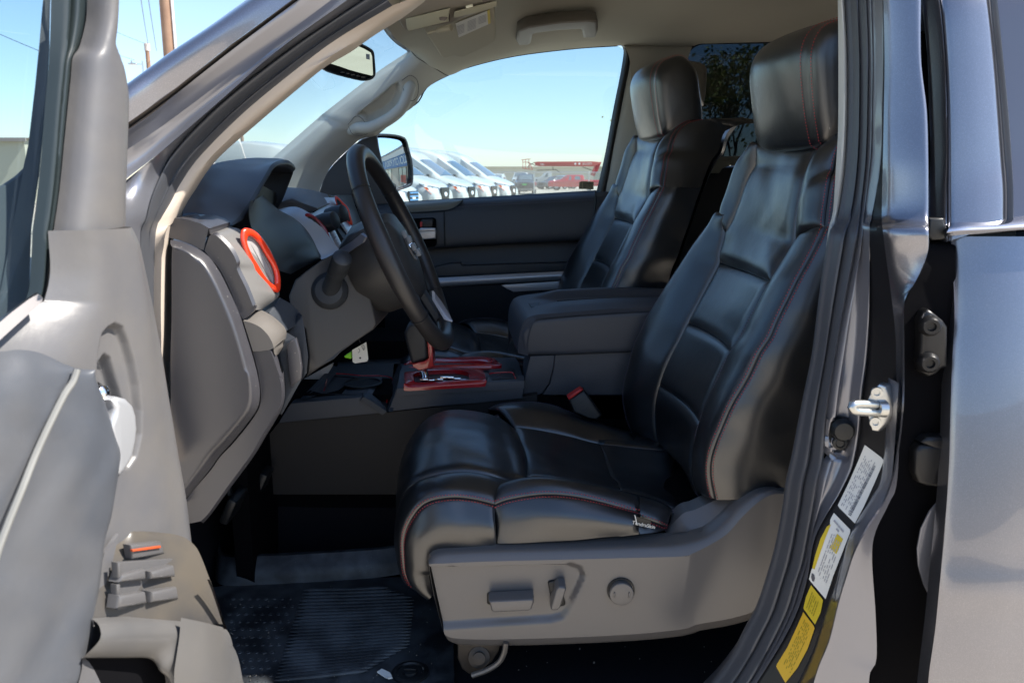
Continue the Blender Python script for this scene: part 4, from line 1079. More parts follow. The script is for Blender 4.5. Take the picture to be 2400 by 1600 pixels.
# top deck around shifter
bm = bmesh.new()
dk = cv('N', [(180,765),(215,540),(250,450),(360,352),(1000,322),(1790,310),(1860,410),(1880,480),(1930,655),(1400,678),(280,745)], [1.80,1.88,1.94,2.06,2.10,2.12,2.04,1.98,1.81,1.80,1.80])
add_prism(bm, dk, V((0, 0, -.02)), .002)
part('console_deck', bm, conplas, console)
bm = bmesh.new()   # red shift panel
zt = .004
def lift(c, h): return [p+V((0, 0, h)) for p in c]
fr = cv('N', [(272,715),(270,770),(310,798),(700,778),(1340,742),(1395,715),(1415,672)], 1.792)
fr2 = cv('N', [(285,690),(400,706),(700,685),(1000,665),(1200,655),(1380,640),(1400,640)], 1.80)
add_grid(bm, skin([fr2, [a.lerp(b, .5)+V((0, -.004, .003)) for a, b in zip(resample(fr, 20), resample(fr2, 20))], fr], 40, 8))
tp_o = cv('N', [(285,690),(282,560),(300,535),(420,528),(600,500),(1000,480),(1250,487),(1370,530),(1400,640),(1380,640),(1000,664),(620,690),(430,706)], [1.80,1.87,1.89,1.895,1.90,1.92,1.92,1.895,1.81,1.80,1.80,1.80,1.80])
hole = cv('N', [(425,672),(415,560),(600,520),(1000,507),(1150,545),(1170,600),(1160,640),(1000,655),(620,682)], [1.81,1.87,1.885,1.895,1.87,1.835,1.815,1.81,1.81])
o_ = resample(tp_o+[tp_o[0]], 81)[:-1]; 
hh = resample(hole+[hole[0]], 81)[:-1]
# align loops by nearest start
best = min(range(80), key=lambda k: sum((o_[(i+k) % 80]-hh[i]).length for i in range(0, 80, 8)))
o_ = o_[best:]+o_[:best]
add_grid(bm, Grid([o_, [a.lerp(b, .5)+V((0, 0, .002)) for a, b in zip(o_, hh)], hh, [p+V((0, 0, -.022)) for p in hh]]), closed=True)
for q in ((290,600,395,598), (290,672,390,670)): pass
part('shift_panel', bm, redgloss, console, ang=45)
bm = bmesh.new()   # second red tray behind
ov = cv('N', [(255,520),(265,470),(340,405),(450,385),(700,370),(1100,350),(1350,345),(1500,365),(1570,420),(1600,465),(1200,478),(700,490),(400,505)], [1.93,1.95,1.98,2.0,2.02,2.05,2.05,2.03,1.98,1.945,1.94,1.935,1.93])
iv = cv('N', [(330,492),(345,470),(400,440),(480,420),(700,402),(1100,385),(1300,380),(1420,400),(1480,425),(1400,450),(1100,460),(700,470),(450,485)], [1.94,1.95,1.965,1.975,1.99,2.0,2.0,1.99,1.965,1.955,1.95,1.945,1.94])
o_ = resample(ov+[ov[0]], 61)[:-1]; hh = resample(iv+[iv[0]], 61)[:-1]
add_grid(bm, Grid([[p+V((0, 0, -.004)) for p in o_], [p+V((0, 0, .004)) for p in o_], [a.lerp(b, .5)+V((0, 0, .007)) for a, b in zip(o_, hh)], hh, [p+V((0, 0, -.012)) for p in hh]]), closed=True)
part('cup_tray_ring', bm, redgloss, console, ang=60)
bm = bmesh.new()
add_prism(bm, [p+V((0, 0, -.010)) for p in resample(hole+[hole[0]], 41)[:-1]], V((0, 0, -.006)))
part('shift_gate', bm, black, console)
bm = bmesh.new()
gp = cv('N', [(520,650),(640,630),(800,615),(820,600),(900,610),(1000,625),(1010,640),(1100,650)], 1.835)
add_tube(bm, lift(gp, -.004), .0045, 6)
for q in ((640,650),(760,640),(830,610),(905,612),(1000,630),(1080,650),(550,640)):
    add_box(bm, P(*zp('N', *q), 1.825)+V((0, 0, .0)), (.020, .012, .006), bev=.0015)
part('gate_plate', bm, chrome, console)
bm = bmesh.new()   # lever
add_tube(bm, resample(cv('N', [(560,650),(560,590),(535,530)], (1.845,1.855)), 8), .011, 12)
lever = part('shift_lever', bm, chrome, console)
bm = bmesh.new()
kn = cv('N', [(470,-150),(560,-60),(590,100),(610,340),(560,380),(400,430),(365,400),(300,150),(270,0),(330,-120)], 1.845)
add_prism(bm, kn, V((0, .045, 0)), .012, 4)
part('shift_grip', bm, mat("shift grip", (.03, .031, .034), .45), console, ang=60)
bm = bmesh.new()
kr = cv('N', [(545,-100),(585,-20),(640,80),(665,240),(680,460),(600,490),(480,515),(405,470),(385,430),(560,390),(615,350),(595,120),(560,-40)], 1.838)
add_prism(bm, kr, V((0, .055, 0)), .006, 3)
part('shift_collar', bm, mat("red shift collar", (.50, .010, .010), .28, coat=1), console, ang=50)
bm = bmesh.new()   # small cubby, rear of shifter
cb = cv('N', [(1440,500),(1740,482),(1810,510),(1840,620),(1480,640)], [1.93,1.94,1.93,1.83,1.82])
lo = [p+V((0, .004, -.02)) for p in cb]
o_ = resample(cb+[cb[0]], 41, smooth=False)[:-1]; l_ = resample(lo+[lo[0]], 41, smooth=False)[:-1]
add_prism(bm, cb, V((0, 0, -.0006))); 
part('cubby', bm, black, console)
bm = bmesh.new()
add_tube(bm, resample(lift(cv('N', [(1455,575),(1490,565),(1750,552),(1790,600),(1810,635)], [1.86,1.87,1.875,1.85,1.825]), .002), 20), .0016, 6)
part('cubby_edge', bm, redgloss, console)
# open cup-holder bin ahead of the shifter
bm = bmesh.new()
add_prism(bm, cv('H', [(820,690),(1500,740),(1520,560),(1590,560),(900,590),(870,600)], [2.02,2.0,2.08,2.1,2.1,2.08]), V((0, .01, 0)))
fl_ = cv('H', [(820,700),(1500,745),(1440,1020),(1180,900),(720,885)], [2.02,2.0,1.83,1.83,1.86])
add_prism(bm, fl_, V((0, 0, -.008)))
add_prism(bm, cv('H', [(1590,560),(1620,640),(1540,830),(1460,1085),(1440,1085),(1500,745),(1560,590)], [2.1,1.93,1.85,1.802,1.802,1.98,2.05]), V((.01, 0, 0)))
add_prism(bm, cv('H', [(890,560),(1690,505),(1700,550),(900,600)], [2.12,2.14,2.12,2.10]), V((0, .02, 0)), .003)
add_prism(bm, cv('H', [(650,870),(780,690),(880,590),(900,640),(720,890),(520,960)], [1.90,1.98,2.08,2.04,1.86,1.82]), V((-.01, .01, 0)))
part('console_bin', bm, plastic, console)
bm = bmesh.new()
cc_ = P(*zp('H', 1180, 790), 1.93); 
add_lathe(bm, cc_+V((0, 0, .004)), V((0, 0, 1)), [(.048, -.002), (.048, .002), (.043, .003), (.041, -.0005), (.001, -.0005)], 36)
part('cup_holder', bm, black, console)
bm = bmesh.new()
add_tube(bm, resample(lift(cv('H', [(750,880),(835,702),(1150,715),(1495,745),(1440,1010)], [1.865,2.02,2.01,1.995,1.835]), .006), 40), .0014, 6)
part('bin_liner_edge', bm, redgloss, console)
bm = bmesh.new()   # lower lip with curved cut
add_prism(bm, cv('H', [(1180,875),(1260,890),(1430,1030),(1440,1085),(1260,960),(1190,925)], [1.84,1.83,1.81,1.80,1.80,1.80]), V((-.01, .0, -.01)), .002)
part('bin_lip', bm, plastic_soft, console)
# plastic panel under column, sunlight put into its pale colour (visible through the gap)
bm = bmesh.new()
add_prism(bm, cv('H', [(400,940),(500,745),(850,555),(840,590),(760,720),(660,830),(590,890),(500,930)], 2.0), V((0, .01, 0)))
part('far_knee_panel', bm, mat("sunlit far trim", (.62, .54, .47), .6), console)
# armrest
AY = 1.84
bm = bmesh.new()
side = cv('M2', [(1250,868),(1235,720),(1300,640),(1345,625),(1700,600),(2110,575),(2320,560),(2320,840),(1990,852),(1500,872),(1285,882)], AY)
add_prism(bm, side, V((0, .28, 0)), .012, 4)
a1 = cv('M2', [(1150,690),(1148,600),(1165,520),(1215,472),(1400,445),(1700,428),(1960,424),(2300,440)], AY+.27)
a2 = cv('M2', [(1215,860),(1225,740),(1260,640),(1330,600),(1500,585),(1800,560),(2110,545),(2330,530)], AY+.01)
aa = resample(a1, 30); ab = resample(a2, 30)
def lidc(t, h): return [a.lerp(b, t)+V((0, 0, h*min(1, max(0, (k-7)/4)))) for k, (a, b) in enumerate(zip(aa, ab))]
add_grid(bm, skin([a1, lidc(.10, .010), lidc(.22, .012), lidc(.30, -.006), lidc(.55, -.008), lidc(.64, .008), lidc(.82, .010), a2], 50, 34))
a2b = cv('M2', [(1285,880),(1290,760),(1320,660),(1350,628),(1500,612),(1800,590),(2110,572),(2330,556)], AY-.002)
add_grid(bm, skin([a2, a2b], 50, 6))
add_grid(bm, skin([a1, [p+V((0, .01, -.10)) for p in a1]], 30, 4))
arm = part('armrest', bm, conplas, console, ang=50)
bm = bmesh.new()
add_tube(bm, resample(lidc(.42, -.004)[11:24], 12), .0035, 6)
add_prism(bm, nearer(cv('M2', [(1290,518),(1365,512),(1350,543),(1310,545)], [AY+.16,AY+.16,AY+.12,AY+.12]), .012), V((0, 0, -.002)))
part('lid_slot', bm, black, console)
bm = bmesh.new()
add_prism(bm, cv('M2', [(1300,882),(1468,874),(1460,960),(1430,1070),(1380,1140),(1300,1165),(1245,1168),(1262,1040)], AY+.008), V((0, .2, 0)), .002)
add_prism(bm, cv('M2', [(1470,874),(2010,852),(2400,830),(2400,1320),(1800,1320),(1560,1180),(1385,1145),(1435,1070),(1462,960)], AY+.01), V((0, .2, 0)), .002)
finish_each(bm, 'console_side', conplas, console, ang=30)
bm = bmesh.new()   # belt buckle
add_prism(bm, cv('M2', [(1565,1185),(1670,1118),(1795,1290),(1760,1322),(1700,1310),(1600,1270)], [1.72,1.72,1.71,1.71,1.71,1.715]), V((.0, .028, 0)), .005)
bk = part('belt_buckle', bm, black, console, ang=40)
bm = bmesh.new()
add_prism(bm, cv('M2', [(1555,1165),(1645,1105),(1665,1115),(1568,1188)], 1.722), V((0, .022, 0)), .003)
part('buckle_button', bm, redbtn, console, ang=40)
# key tag hanging from the ignition
kt = thing('key_tag', 'white paper key tag with scribbled writing hanging under the steering column', 'key tag', tuple(P(*zp('H', 1150, 330), 1.60)))
bm = bmesh.new()
add_prism(bm, cv('H', [(1060,410),(1215,322),(1237,510),(1225,535),(1090,557),(1065,540)], 1.60), V((0, .001, 0)))
finish(bm, 'paper_tag', paper, kt, smooth=False)
bm = bmesh.new()
add_lathe(bm, P(*zp('H', 1148, 497), 1.599), V((0, -1, 0)), [(.0022, 0), (.0020, .0003)], 12)
add_tube(bm, resample(cv('H', [(1130,390),(1145,420),(1125,440)], 1.5985), 8), .0004, 4)
add_tube(bm, resample(cv('H', [(1160,360),(1185,410),(1200,380),(1175,350),(1190,415)], 1.5985), 12), .0004, 4)
finish(bm, 'scribble', ink, kt)
bm = bmesh.new()
add_tube(bm, resample(cv('H', [(1150,330),(1120,250),(1100,180)], 1.60), 6), .0008, 5)
finish(bm, 'string', black, kt)
bm = bmesh.new()
add_prism(bm, cv('H', [(968,478),(1050,425),(1056,500),(1040,508),(980,495)], 1.62), V((0, .006, 0)), .002)
tag(finish(bm, 'key_fob', green), 'bright green plastic fob half hidden beside the white key tag', 'key fob')
# ------------------------------------------------------------------ relief helper: presses photo-traced outlines into a fine grid
def proj(p):
    d = p-V((0, 0, CZ)); F = V((0, math.cos(PITCH), -math.sin(PITCH))); U = V((0, math.sin(PITCH), math.cos(PITCH)))
    f = d.dot(F); return (1200+FPX*d.x/f, 800-FPX*d.dot(U)/f)
def sdist(poly, u, v):
    best = 1e9; ins = False; n = len(poly)
    for i in range(n):
        x1, y1 = poly[i]; x2, y2 = poly[(i+1) % n]
        if (y1 > v) != (y2 > v) and u < (x2-x1)*(v-y1)/(y2-y1)+x1: ins = not ins
        dx, dy = x2-x1, y2-y1; t = max(0, min(1, ((u-x1)*dx+(v-y1)*dy)/(dx*dx+dy*dy+1e-9)))
        best = min(best, math.hypot(u-x1-t*dx, v-y1-t*dy))
    return -best if ins else best
def relief(G, items):
    N = G.normals(); g = []
    for r, nr in zip(G.g, N):
        row = []
        for p, nn in zip(r, nr):
            u, v = proj(p); k = 0
            for poly, dep, wd in items:
                s = sdist(poly, u, v); q = max(0, min(1, .5-s/wd)); k += dep*q*q*(3-2*q)
            row.append(p-nn*k)
        g.append(row)
    G.g = g; return G
def zpoly(z, pts): return [zp(z, *q) for q in pts]
# ------------------------------------------------------------------ passenger door
bm = bmesh.new()
sill = cv('K', [(-250,1170),(290,1140),(1100,1085),(1760,1050)], 2.70)+cv('J', [(1000,812),(1930,757),(2100,752)], 2.70)
padb = cv('M2', [(300,165),(550,152),(1000,122),(1600,92),(1720,80),(1790,70)], 2.665)
midp = [a.lerp(b, .12)+V((0, -.045, -.004)) for a, b in zip(resample(sill, 30), resample(padb, 30))]
midp2 = [a.lerp(b, .55)+V((0, -.048, 0)) for a, b in zip(resample(sill, 30), resample(padb, 30))]
midp3 = [a.lerp(b, .93)+V((0, -.035, 0)) for a, b in zip(resample(sill, 30), resample(padb, 30))]
add_grid(bm, skin([sill, midp, midp2, midp3, padb], 80, 30))
shelf = cv('M2', [(300,290),(620,270),(1100,262),(1600,245),(1800,240)], 2.70)
add_grid(bm, skin([padb, [p+V((0, .045, 0)) for p in padb], shelf], 40, 10))
pdoor = part('passenger_door', bm, plastic_soft, ang=50)
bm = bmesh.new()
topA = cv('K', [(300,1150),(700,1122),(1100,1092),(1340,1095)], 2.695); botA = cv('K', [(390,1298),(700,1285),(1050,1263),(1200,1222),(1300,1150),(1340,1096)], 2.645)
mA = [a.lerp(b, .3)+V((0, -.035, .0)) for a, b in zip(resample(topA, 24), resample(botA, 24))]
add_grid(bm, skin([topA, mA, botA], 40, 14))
part('door_top_trim', bm, mat("sunlit grey green door top", (.14, .15, .135), .5, bump=[(700, .2)]), pdoor)  # sunlight on this front corner put into the lighter colour
bm = bmesh.new()   # seam lines
add_tube(bm, resample(cv('K', [(1050,1268),(1052,1400),(1055,1568)], 2.628)+cv('M2', [(710,60),(712,140)], 2.622), 12), .0016, 5)
add_tube(bm, resample(cv('K', [(390,1302),(700,1290),(1050,1268),(1200,1226),(1300,1155),(1342,1098)], 2.640), 24), .0018, 5)
add_tube(bm, resample(cv('J', [(1930,760),(1925,1000),(1890,1250),(1830,1480)], 2.63), 12), .003, 5)
part('panel_gap', bm, black, pdoor)
bm = bmesh.new()
add_stitch(bm, resample(cv('K', [(1225,1215),(1400,1195),(1700,1180),(2352,1150)], 2.612)+cv('J', [(1500,945),(1900,925)], 2.612), 60), .006, .004, .0008)
part('door_stitching', bm, pinkst, pdoor)
bm = bmesh.new()
add_grid(bm, skin([shelf, [p+V((0, -.07, 0)) for p in cv('M2', [(300,345),(640,322),(1100,300),(1600,275),(1800,268)], 2.69)],
                   cv('M2', [(300,362),(650,342),(1100,318),(1600,293),(1800,285)], 2.605)], 40, 10))
add_grid(bm, skin([cv('M2', [(300,430),(690,408),(1090,392),(1140,400),(1190,441),(1560,419),(1800,410)], 2.61), cv('M2', [(300,700),(770,690),(1800,660)], 2.67)], 30, 8))
add_prism(bm, cv('M2', [(620,275),(740,245),(820,240),(830,260),(1600,235),(1600,290),(820,330),(640,335)], 2.63), V((0, .03, 0)), .004)
part('door_armrest', bm, plastic, pdoor, ang=50)
bm = bmesh.new()
sA = cv('M2', [(650,345),(1100,320),(1600,295),(1800,286)], 2.60); sB = cv('M2', [(690,403),(1100,380),(1580,352),(1800,342)], 2.60)
add_grid(bm, skin([sA, [a.lerp(b, .5)+V((0, -.006, 0)) for a, b in zip(resample(sA, 12), resample(sB, 12))], sB, [p+V((0, .01, -.002)) for p in sB]], 30, 10))
add_prism(bm, cv('M2', [(1100,395),(1130,390),(1570,362),(1800,352),(1800,406),(1560,419),(1185,441),(1140,420)], 2.607), V((0, .02, 0)), .002)
part('silver_strip', bm, mat("brushed silver strip", (.36, .38, .42), .36, metal=.6), pdoor)
bm = bmesh.new()
add_prism(bm, cv('K', [(430,1390),(640,1382),(890,1372),(925,1400),(930,1568)], 2.625)+cv('M2', [(655,10),(656,110),(640,130),(480,140),(440,60)], 2.625), V((0, .004, 0)))
part('handle_recess', bm, blackhole, pdoor)
bm = bmesh.new()
add_prism(bm, cv('M2', [(470,30),(525,20),(640,0),(652,20),(650,75),(500,85)], 2.605), V((0, .012, 0)), .004)
add_prism(bm, cv('K', [(655,1560),(690,1530),(915,1530),(920,1560),(900,1580),(680,1590)], 2.60), V((0, .012, 0)), .003)
part('inner_handle', bm, silver, pdoor, ang=40)
bm = bmesh.new()
add_prism(bm, cv('K', [(690,1410),(720,1398),(865,1395),(885,1410),(882,1500),(860,1525),(700,1525)], 2.612), V((0, .01, 0)), .004)
part('lock_lever', bm, black, pdoor, ang=40)
bm = bmesh.new(); add_prism(bm, cv('K', [(680,1440),(713,1436),(715,1512),(684,1515)], 2.608), V((0, .006, 0)), .001); part('lock_mark', bm, redbtn, pdoor)
# window of the passenger door
wtop = cv('I', [(500,1568),(640,1460),(730,1320),(840,1205),(960,1120),(1115,1040)], 2.68)+cv('z2', [(900,455),(1200,385),(1600,335),(1900,315)], (2.67,2.64))
bm = bmesh.new()
gl = cv('z2', [(140,950),(240,930),(430,770),(530,700),(590,600),(730,520),(900,455),(1200,385),(1600,335),(1900,312),(1950,345)], [2.72]*11)
gb_ = cv('z2', [(140,1420),(240,1405),(370,1392),(530,1385),(600,1380),(730,1370),(900,1360),(1200,1345),(1600,1322),(1760,1312),(1765,1312)], 2.74)
add_grid(bm, skin([gl, gb_], 30, 4)); part('window_glass', bm, gside, pdoor)
bm = bmesh.new()   # black run channel at the window's rear edge
ch1 = cv('z2', [(1915,308),(1942,345),(1925,480),(1870,760),(1810,1080),(1755,1320)], (2.675,2.70)); ch2 = cv('z2', [(1925,305),(1985,370),(1985,450),(1945,650),(1870,1050),(1815,1340)], (2.66,2.68))
add_grid(bm, skin([ch1, [a.lerp(b, .45)+V((0, -.012, 0)) for a, b in zip(resample(ch1, 20), resample(ch2, 20))], ch2], 40, 8))
add_grid(bm, skin([cv('K', [(285,1138),(1100,1083),(1760,1048)], 2.705)+cv('J', [(1000,806),(1935,752)], 2.705), cv('K', [(285,1150),(1100,1094),(1760,1058)], 2.698)+cv('J', [(1000,814),(1935,760)], 2.698)], 30, 3))
ed = cv('z2', [(240,930),(430,770),(530,700),(590,600),(730,520),(900,455),(1200,385),(1600,335),(1900,315)], 2.70)
add_tube(bm, resample(ed, 50), .0028, 6)
part('window_channel', bm, black, pdoor)
bm = bmesh.new()
add_prism(bm, cv('J', [(1630,600),(1695,585),(1895,595),(1890,735),(1620,730)], 2.735), V((0, .001, 0)))
part('window_sticker', bm, mat("khaki sticker", (.34, .30, .18), .7), pdoor, smooth=False)
bm = bmesh.new(); random.seed(5)
for r in range(6):
    x = 1700
    while x < 1885:
        w_ = random.uniform(8, 34); y_ = 606+r*21
        add_prism(bm, cv('J', [(x, y_), (min(1888, x+w_), y_), (min(1888, x+w_), y_+13), (x, y_+13)], 2.7342), V((0, .0006, 0))); x += w_+random.uniform(3, 10)
for r in range(4): add_prism(bm, cv('J', [(1640, 612+r*30), (1675, 610+r*30), (1675, 622+r*30), (1640, 624+r*30)], 2.7342), V((0, .0006, 0)))
part('sticker_print', bm, black, pdoor, smooth=False)
# sail panel and mirror
bm = bmesh.new()
add_prism(bm, cv('S', [(748,450),(760,412),(782,384),(826,341),(850,325),(882,316),(886,345),(899,402),(930,476),(860,482),(800,480),(752,462)], 2.69), V((0, .02, 0)), .004)
part('mirror_sail', bm, plastic, pdoor, ang=30)
def sphere_patch(b, outline, c, n, Rr, ns=7):
    """convex mirror: outline projected on to a sphere of radius Rr whose pole is c"""
    cen = c-n*Rr
    loop = resample(outline+[outline[0]], 49)[:-1]; m0 = sum(loop, V())/48
    rings = []
    for k in range(ns, 0, -1):
        t = k/ns; rg = []
        for p in loop:
            q = m0.lerp(p, t); d = (q-cen).normalized(); rg.append(cen+d*Rr)
        rings.append(rg)
    vs = add_grid(b, Grid(rings), closed=True)
    f = b.verts.new(cen+(m0-cen).normalized()*Rr)
    for k in range(48): b.faces.new([vs[-1][k], vs[-1][(k+1) % 48], f])
MN = V((math.cos(.7), -math.sin(.7), .03)).normalized(); MC = P(912, 385, 2.95)
def onplane(u, v, c, n):
    a = (u-1200)/FPX; b = (800-v)/FPX
    d = V((a, b*math.sin(PITCH)+math.cos(PITCH), b*math.cos(PITCH)-math.sin(PITCH))); o = V((0, 0, CZ))
    return o+d*((c-o).dot(n)/d.dot(n))
def opl(z, pts, c, n): return [onplane(*zp(z, *q), c, n) for q in pts]
pm_out = opl('K', [(-60,105),(50,92),(250,102),(370,130),(440,180),(490,350),(530,500),(547,700),(540,840),(500,895),(340,955),(150,1010),(60,900),(-60,400)], MC, MN)
pm_in = opl('K', [(-50,160),(60,152),(200,160),(330,182),(385,210),(430,290),(470,400),(505,520),(525,700),(520,810),(480,862),(340,915),(170,972),(80,850),(-50,400)], MC, MN)
bm = bmesh.new()
sphere_patch(bm, pm_in, MC+MN*.004, MN, 1.4)
part('mirror_glass', bm, mirror_m, pdoor, ang=0)
bm = bmesh.new()
oo = resample(pm_out+[pm_out[0]], 61)[:-1]; mc = sum(oo, V())/60
rings = [[mc+(p-mc)*s-MN*h for p in oo] for s, h in ((.93, .004), (.94, -.012), (1.0, -.012), (1.02, .0), (1.0, .05), (.8, .10), (.4, .12))]
vs = add_grid(bm, Grid(rings), closed=True); add_cap(bm, vs[-1])
part('mirror_housing', bm, mat("mirror housing", (.03, .03, .035), .25, coat=.6), pdoor, ang=50)
# ------------------------------------------------------------------ far A-pillar trim with grab handle
pl = cv('m', [(2050,430),(1990,492),(1420,872),(515,1568)], (2.60,2.64))+cv('e', [(2050,0),(1240,712),(900,1010),(700,1200)], (2.65,2.66))
pr_ = cv('I', [(1115,1042),(960,1118),(840,1203),(760,1290),(640,1465),(500,1568)], 2.68)+cv('z2', [(330,862),(240,932),(140,955),(75,1005)], 2.69)+cv('e', [(2352,830),(2200,1080),(2110,1310),(2100,1420)], 2.69)
a_ = resample(pl, 60); b_ = resample(pr_, 60)
cs = [pl]+[[a.lerp(b, t)+V((0, -.045*math.sin(math.pi*t), .0)) for a, b in zip(a_, b_)] for t in (.25, .5, .75)]+[pr_]
G_ = skin(cs, 120, 60)
pocket = zpoly('z2', [(125,785),(250,685),(340,605),(385,578),(402,600),(408,660),(375,735),(310,788),(235,822),(190,828)])
relief(G_, [(pocket, .030, 9)])
bm = bmesh.new(); add_grid(bm, G_)
apil = part('pillar_trim', bm, trimlt, ang=60)
apil['label'] = 'light grey windscreen pillar trim with a moulded grab handle, passenger side'
bm = bmesh.new()
add_tube(bm, resample(cv('z2', [(60,905),(110,880),(200,878),(300,835),(390,770),(440,700),(465,620),(480,575)], [2.655,2.635,2.622,2.618,2.615,2.615,2.622,2.64]), 30), [.014]+[.019]*28+[.014], 14)
part('grab_handle', bm, trimlt, apil, ang=60)
bm = bmesh.new()
add_tube(bm, resample(cv('I', [(480,1110),(590,1040),(680,1090),(710,1200),(690,1330),(620,1390),(540,1340),(500,1220)], 2.606), 30), .0009, 5)
add_tube(bm, resample(cv('z2', [(45,860),(100,800),(150,825),(185,900),(160,930),(80,925),(50,870)], 2.618), 30), .0009, 5)
add_tube(bm, resample(cv('I', [(600,700),(700,800),(900,920),(1060,1020),(1110,1042)], [2.575,2.57,2.60,2.65,2.678]), 20), .0014, 5)
part('trim_seam', bm, mat("seam shadow line", (.10, .10, .10), .8), apil)
# ------------------------------------------------------------------ roof and headliner
bm = bmesh.new()
hd = cv('I', [(180,270),(245,322),(340,470),(450,585),(590,682)], [1.60,1.75,2.0,2.25,2.59])
wt = cv('I', [(590,684),(700,800),(900,920),(1115,1042)], (2.59,2.67))+cv('z2', [(900,455),(1200,385),(1600,335),(1900,315)], (2.67,2.65))+cv('A', [(250,432),(500,430),(880,425),(900,410),(1100,396),(1510,386),(2100,380)], [2.64,2.62,2.60,2.60,2.60,2.60,2.60])
r0 = [V((-.20, 1.25, 1.90)), V((.1, 1.24, 1.935)), V((.5, 1.24, 1.945)), V((.9, 1.24, 1.945)), V((1.4, 1.24, 1.94))]
r1 = [V((-.30, 1.60, 1.925)), V((.1, 1.6, 1.985)), V((.5, 1.6, 2.00)), V((.9, 1.6, 2.00)), V((1.4, 1.6, 1.98))]
r2 = [P(*zp('I', 340, 470), 2.0), V((.0, 2.0, 2.005)), V((.5, 2.0, 2.02)), V((.9, 2.0, 2.02)), V((1.4, 2.0, 2.0))]
r3 = [P(*zp('I', 450, 585), 2.25), V((.0, 2.30, 1.995)), V((.5, 2.3, 2.01)), V((.9, 2.3, 2.01)), V((1.5, 2.3, 1.99))]
r4 = [P(*zp('I', 600, 700), 2.56), P(*zp('I', 1115, 1000), 2.55)+V((0, 0, .02)), P(1300, 100, 2.55)+V((0, 0, .0)), P(1450, 88, 2.54), P(*zp('A', 900, 380), 2.52), P(*zp('A', 2100, 350), 2.52)]
Gh = skin([r0, r1, r2, r3, r4, wt], 60, 50)
add_grid(bm, Gh)
roof_b = bmesh.new()
add_grid(roof_b, Grid([[V((x, y, 2.045-.04*((y-1.92)/.8)**2-(.10*((-.05-x)/.4)**2 if x < -.05 else 0))) for x, y in [(x_+(.02+.14*((y-1.92)/.78)**2)*max(0, 1-(x_+.36)/.4), y) for y in [1.14+k*.156 for k in range(11)]]] for x_ in [-.36+q*.2 for q in range(11)]]))
add_grid(roof_b, Grid([[V((x, 1.145+.0*k, z)) for x in (-.30, 0, .3, .6, 1, 1.6)] for k, z in enumerate((2.012, 1.96, 1.925))]))
add_grid(roof_b, Grid([[V((x, 1.145, 1.925)) for x in (-.30, 0, .3, .6, 1, 1.6)], [V((x, 1.25, 1.945-(.02 if x < -.1 else 0))) for x in (-.30, 0, .3, .6, 1, 1.6)]]))
add_grid(roof_b, Grid([[V((x, 2.70, z)) for x in (-.30, 0, .3, .6, 1, 1.6)] for z in (2.012, 1.985)]))
roof = part('roof', roof_b, paint, ang=50)
part('headliner', bm, headl, roof, ang=70)
bm = bmesh.new()   # blue-black glass edge of the windscreen top
add_tube(bm, resample([p+V((-.006, 0, 0)) for p in hd]+[P(*zp('m', 2045, 430), 2.60), P(*zp('m', 2015, 470), 2.605)], 30), .005, 6)
part('windscreen_seal', bm, mat("dark blue glass edge", (.04, .05, .09), .4), roof)
# roof grab handle
bm = bmesh.new()
add_prism(bm, cv('z2', [(1200,285),(1212,220),(1275,190),(1500,157),(1700,146),(1752,152),(1768,160),(1770,215),(1755,258),(1735,264),(1668,265),(1658,215),(1645,205),(1500,212),(1345,232),(1318,245),(1303,305),(1280,314),(1222,316)],
       [2.20+(q-145)/170*.24 for q in (285,220,190,157,146,152,160,215,258,264,265,215,205,212,232,245,305,314,316)]), V((0, .07, .04)), .010, 4)
part('roof_handle', bm, handlem, roof, ang=60)
bm = bmesh.new()
VD = V((0, -.07, -.008))
vo = cv('I', [(770,400),(812,470),(860,545),(1010,772),(1040,800),(1080,808),(1205,770),(1240,785),(1290,793),(1350,785),(1560,690),(1700,620),(1760,580),(1780,540),(1778,420),(1745,60),(1180,220)],
        [2.03+.40*q/808 for q in (400,470,545,772,800,808,770,785,793,785,690,620,580,540,420,60,220)])
add_prism(bm, nearer(vo, .065), V((0, .02, .018)), .006, 3)
part('sun_visor', bm, visor, roof, ang=60)
bm = bmesh.new()
add_prism(bm, [p+(p-V((0,0,CZ)))*-.075 for p in cv('I', [(1218,325),(1690,140),(1700,325),(1262,520)], [2.03+.40*q/808 for q in (325,140,325,520)])], V((0, .001, .001)))
part('visor_label', bm, paper, roof, smooth=False)
bm = bmesh.new()
for (x0, y0, x1, y1, n_) in ((1240,370,1340,330,7),(1380,300,1500,255,8),(1530,240,1640,200,6)):
    for k in range(n_):
        add_prism(bm, [p+(p-V((0,0,CZ)))*-.0765 for p in cv('I', [(x0+4, y0+k*18), (x1, y1+k*18), (x1, y1+k*18+6), (x0+4, y0+k*18+6)], [2.03+.40*q/808 for q in (y0+k*18, y1+k*18, y1+k*18+6, y0+k*18+6)])], V((0, .0004, 0)))
part('visor_print', bm, inkl, roof, smooth=False)
bm = bmesh.new()
add_prism(bm, [p+(p-V((0,0,CZ)))*-.0765 for p in cv('I', [(1655,152),(1692,138),(1702,322),(1668,338)], [2.03+.40*q/808 for q in (152,138,322,338)])], V((0, .001, .001)))
part('visor_label_band', bm, yellow, roof, smooth=False)
bm = bmesh.new()
add_tube(bm, resample([p+(p-V((0,0,CZ)))*-.075 for p in cv('I', [(845,465),(900,440),(975,430),(1000,420),(1080,400),(1160,385)], (2.21,2.17))], 14), [.004]*6+[.008]*8, 8)
part('visor_clip', bm, visor, roof)
bm = bmesh.new()   # overhead console
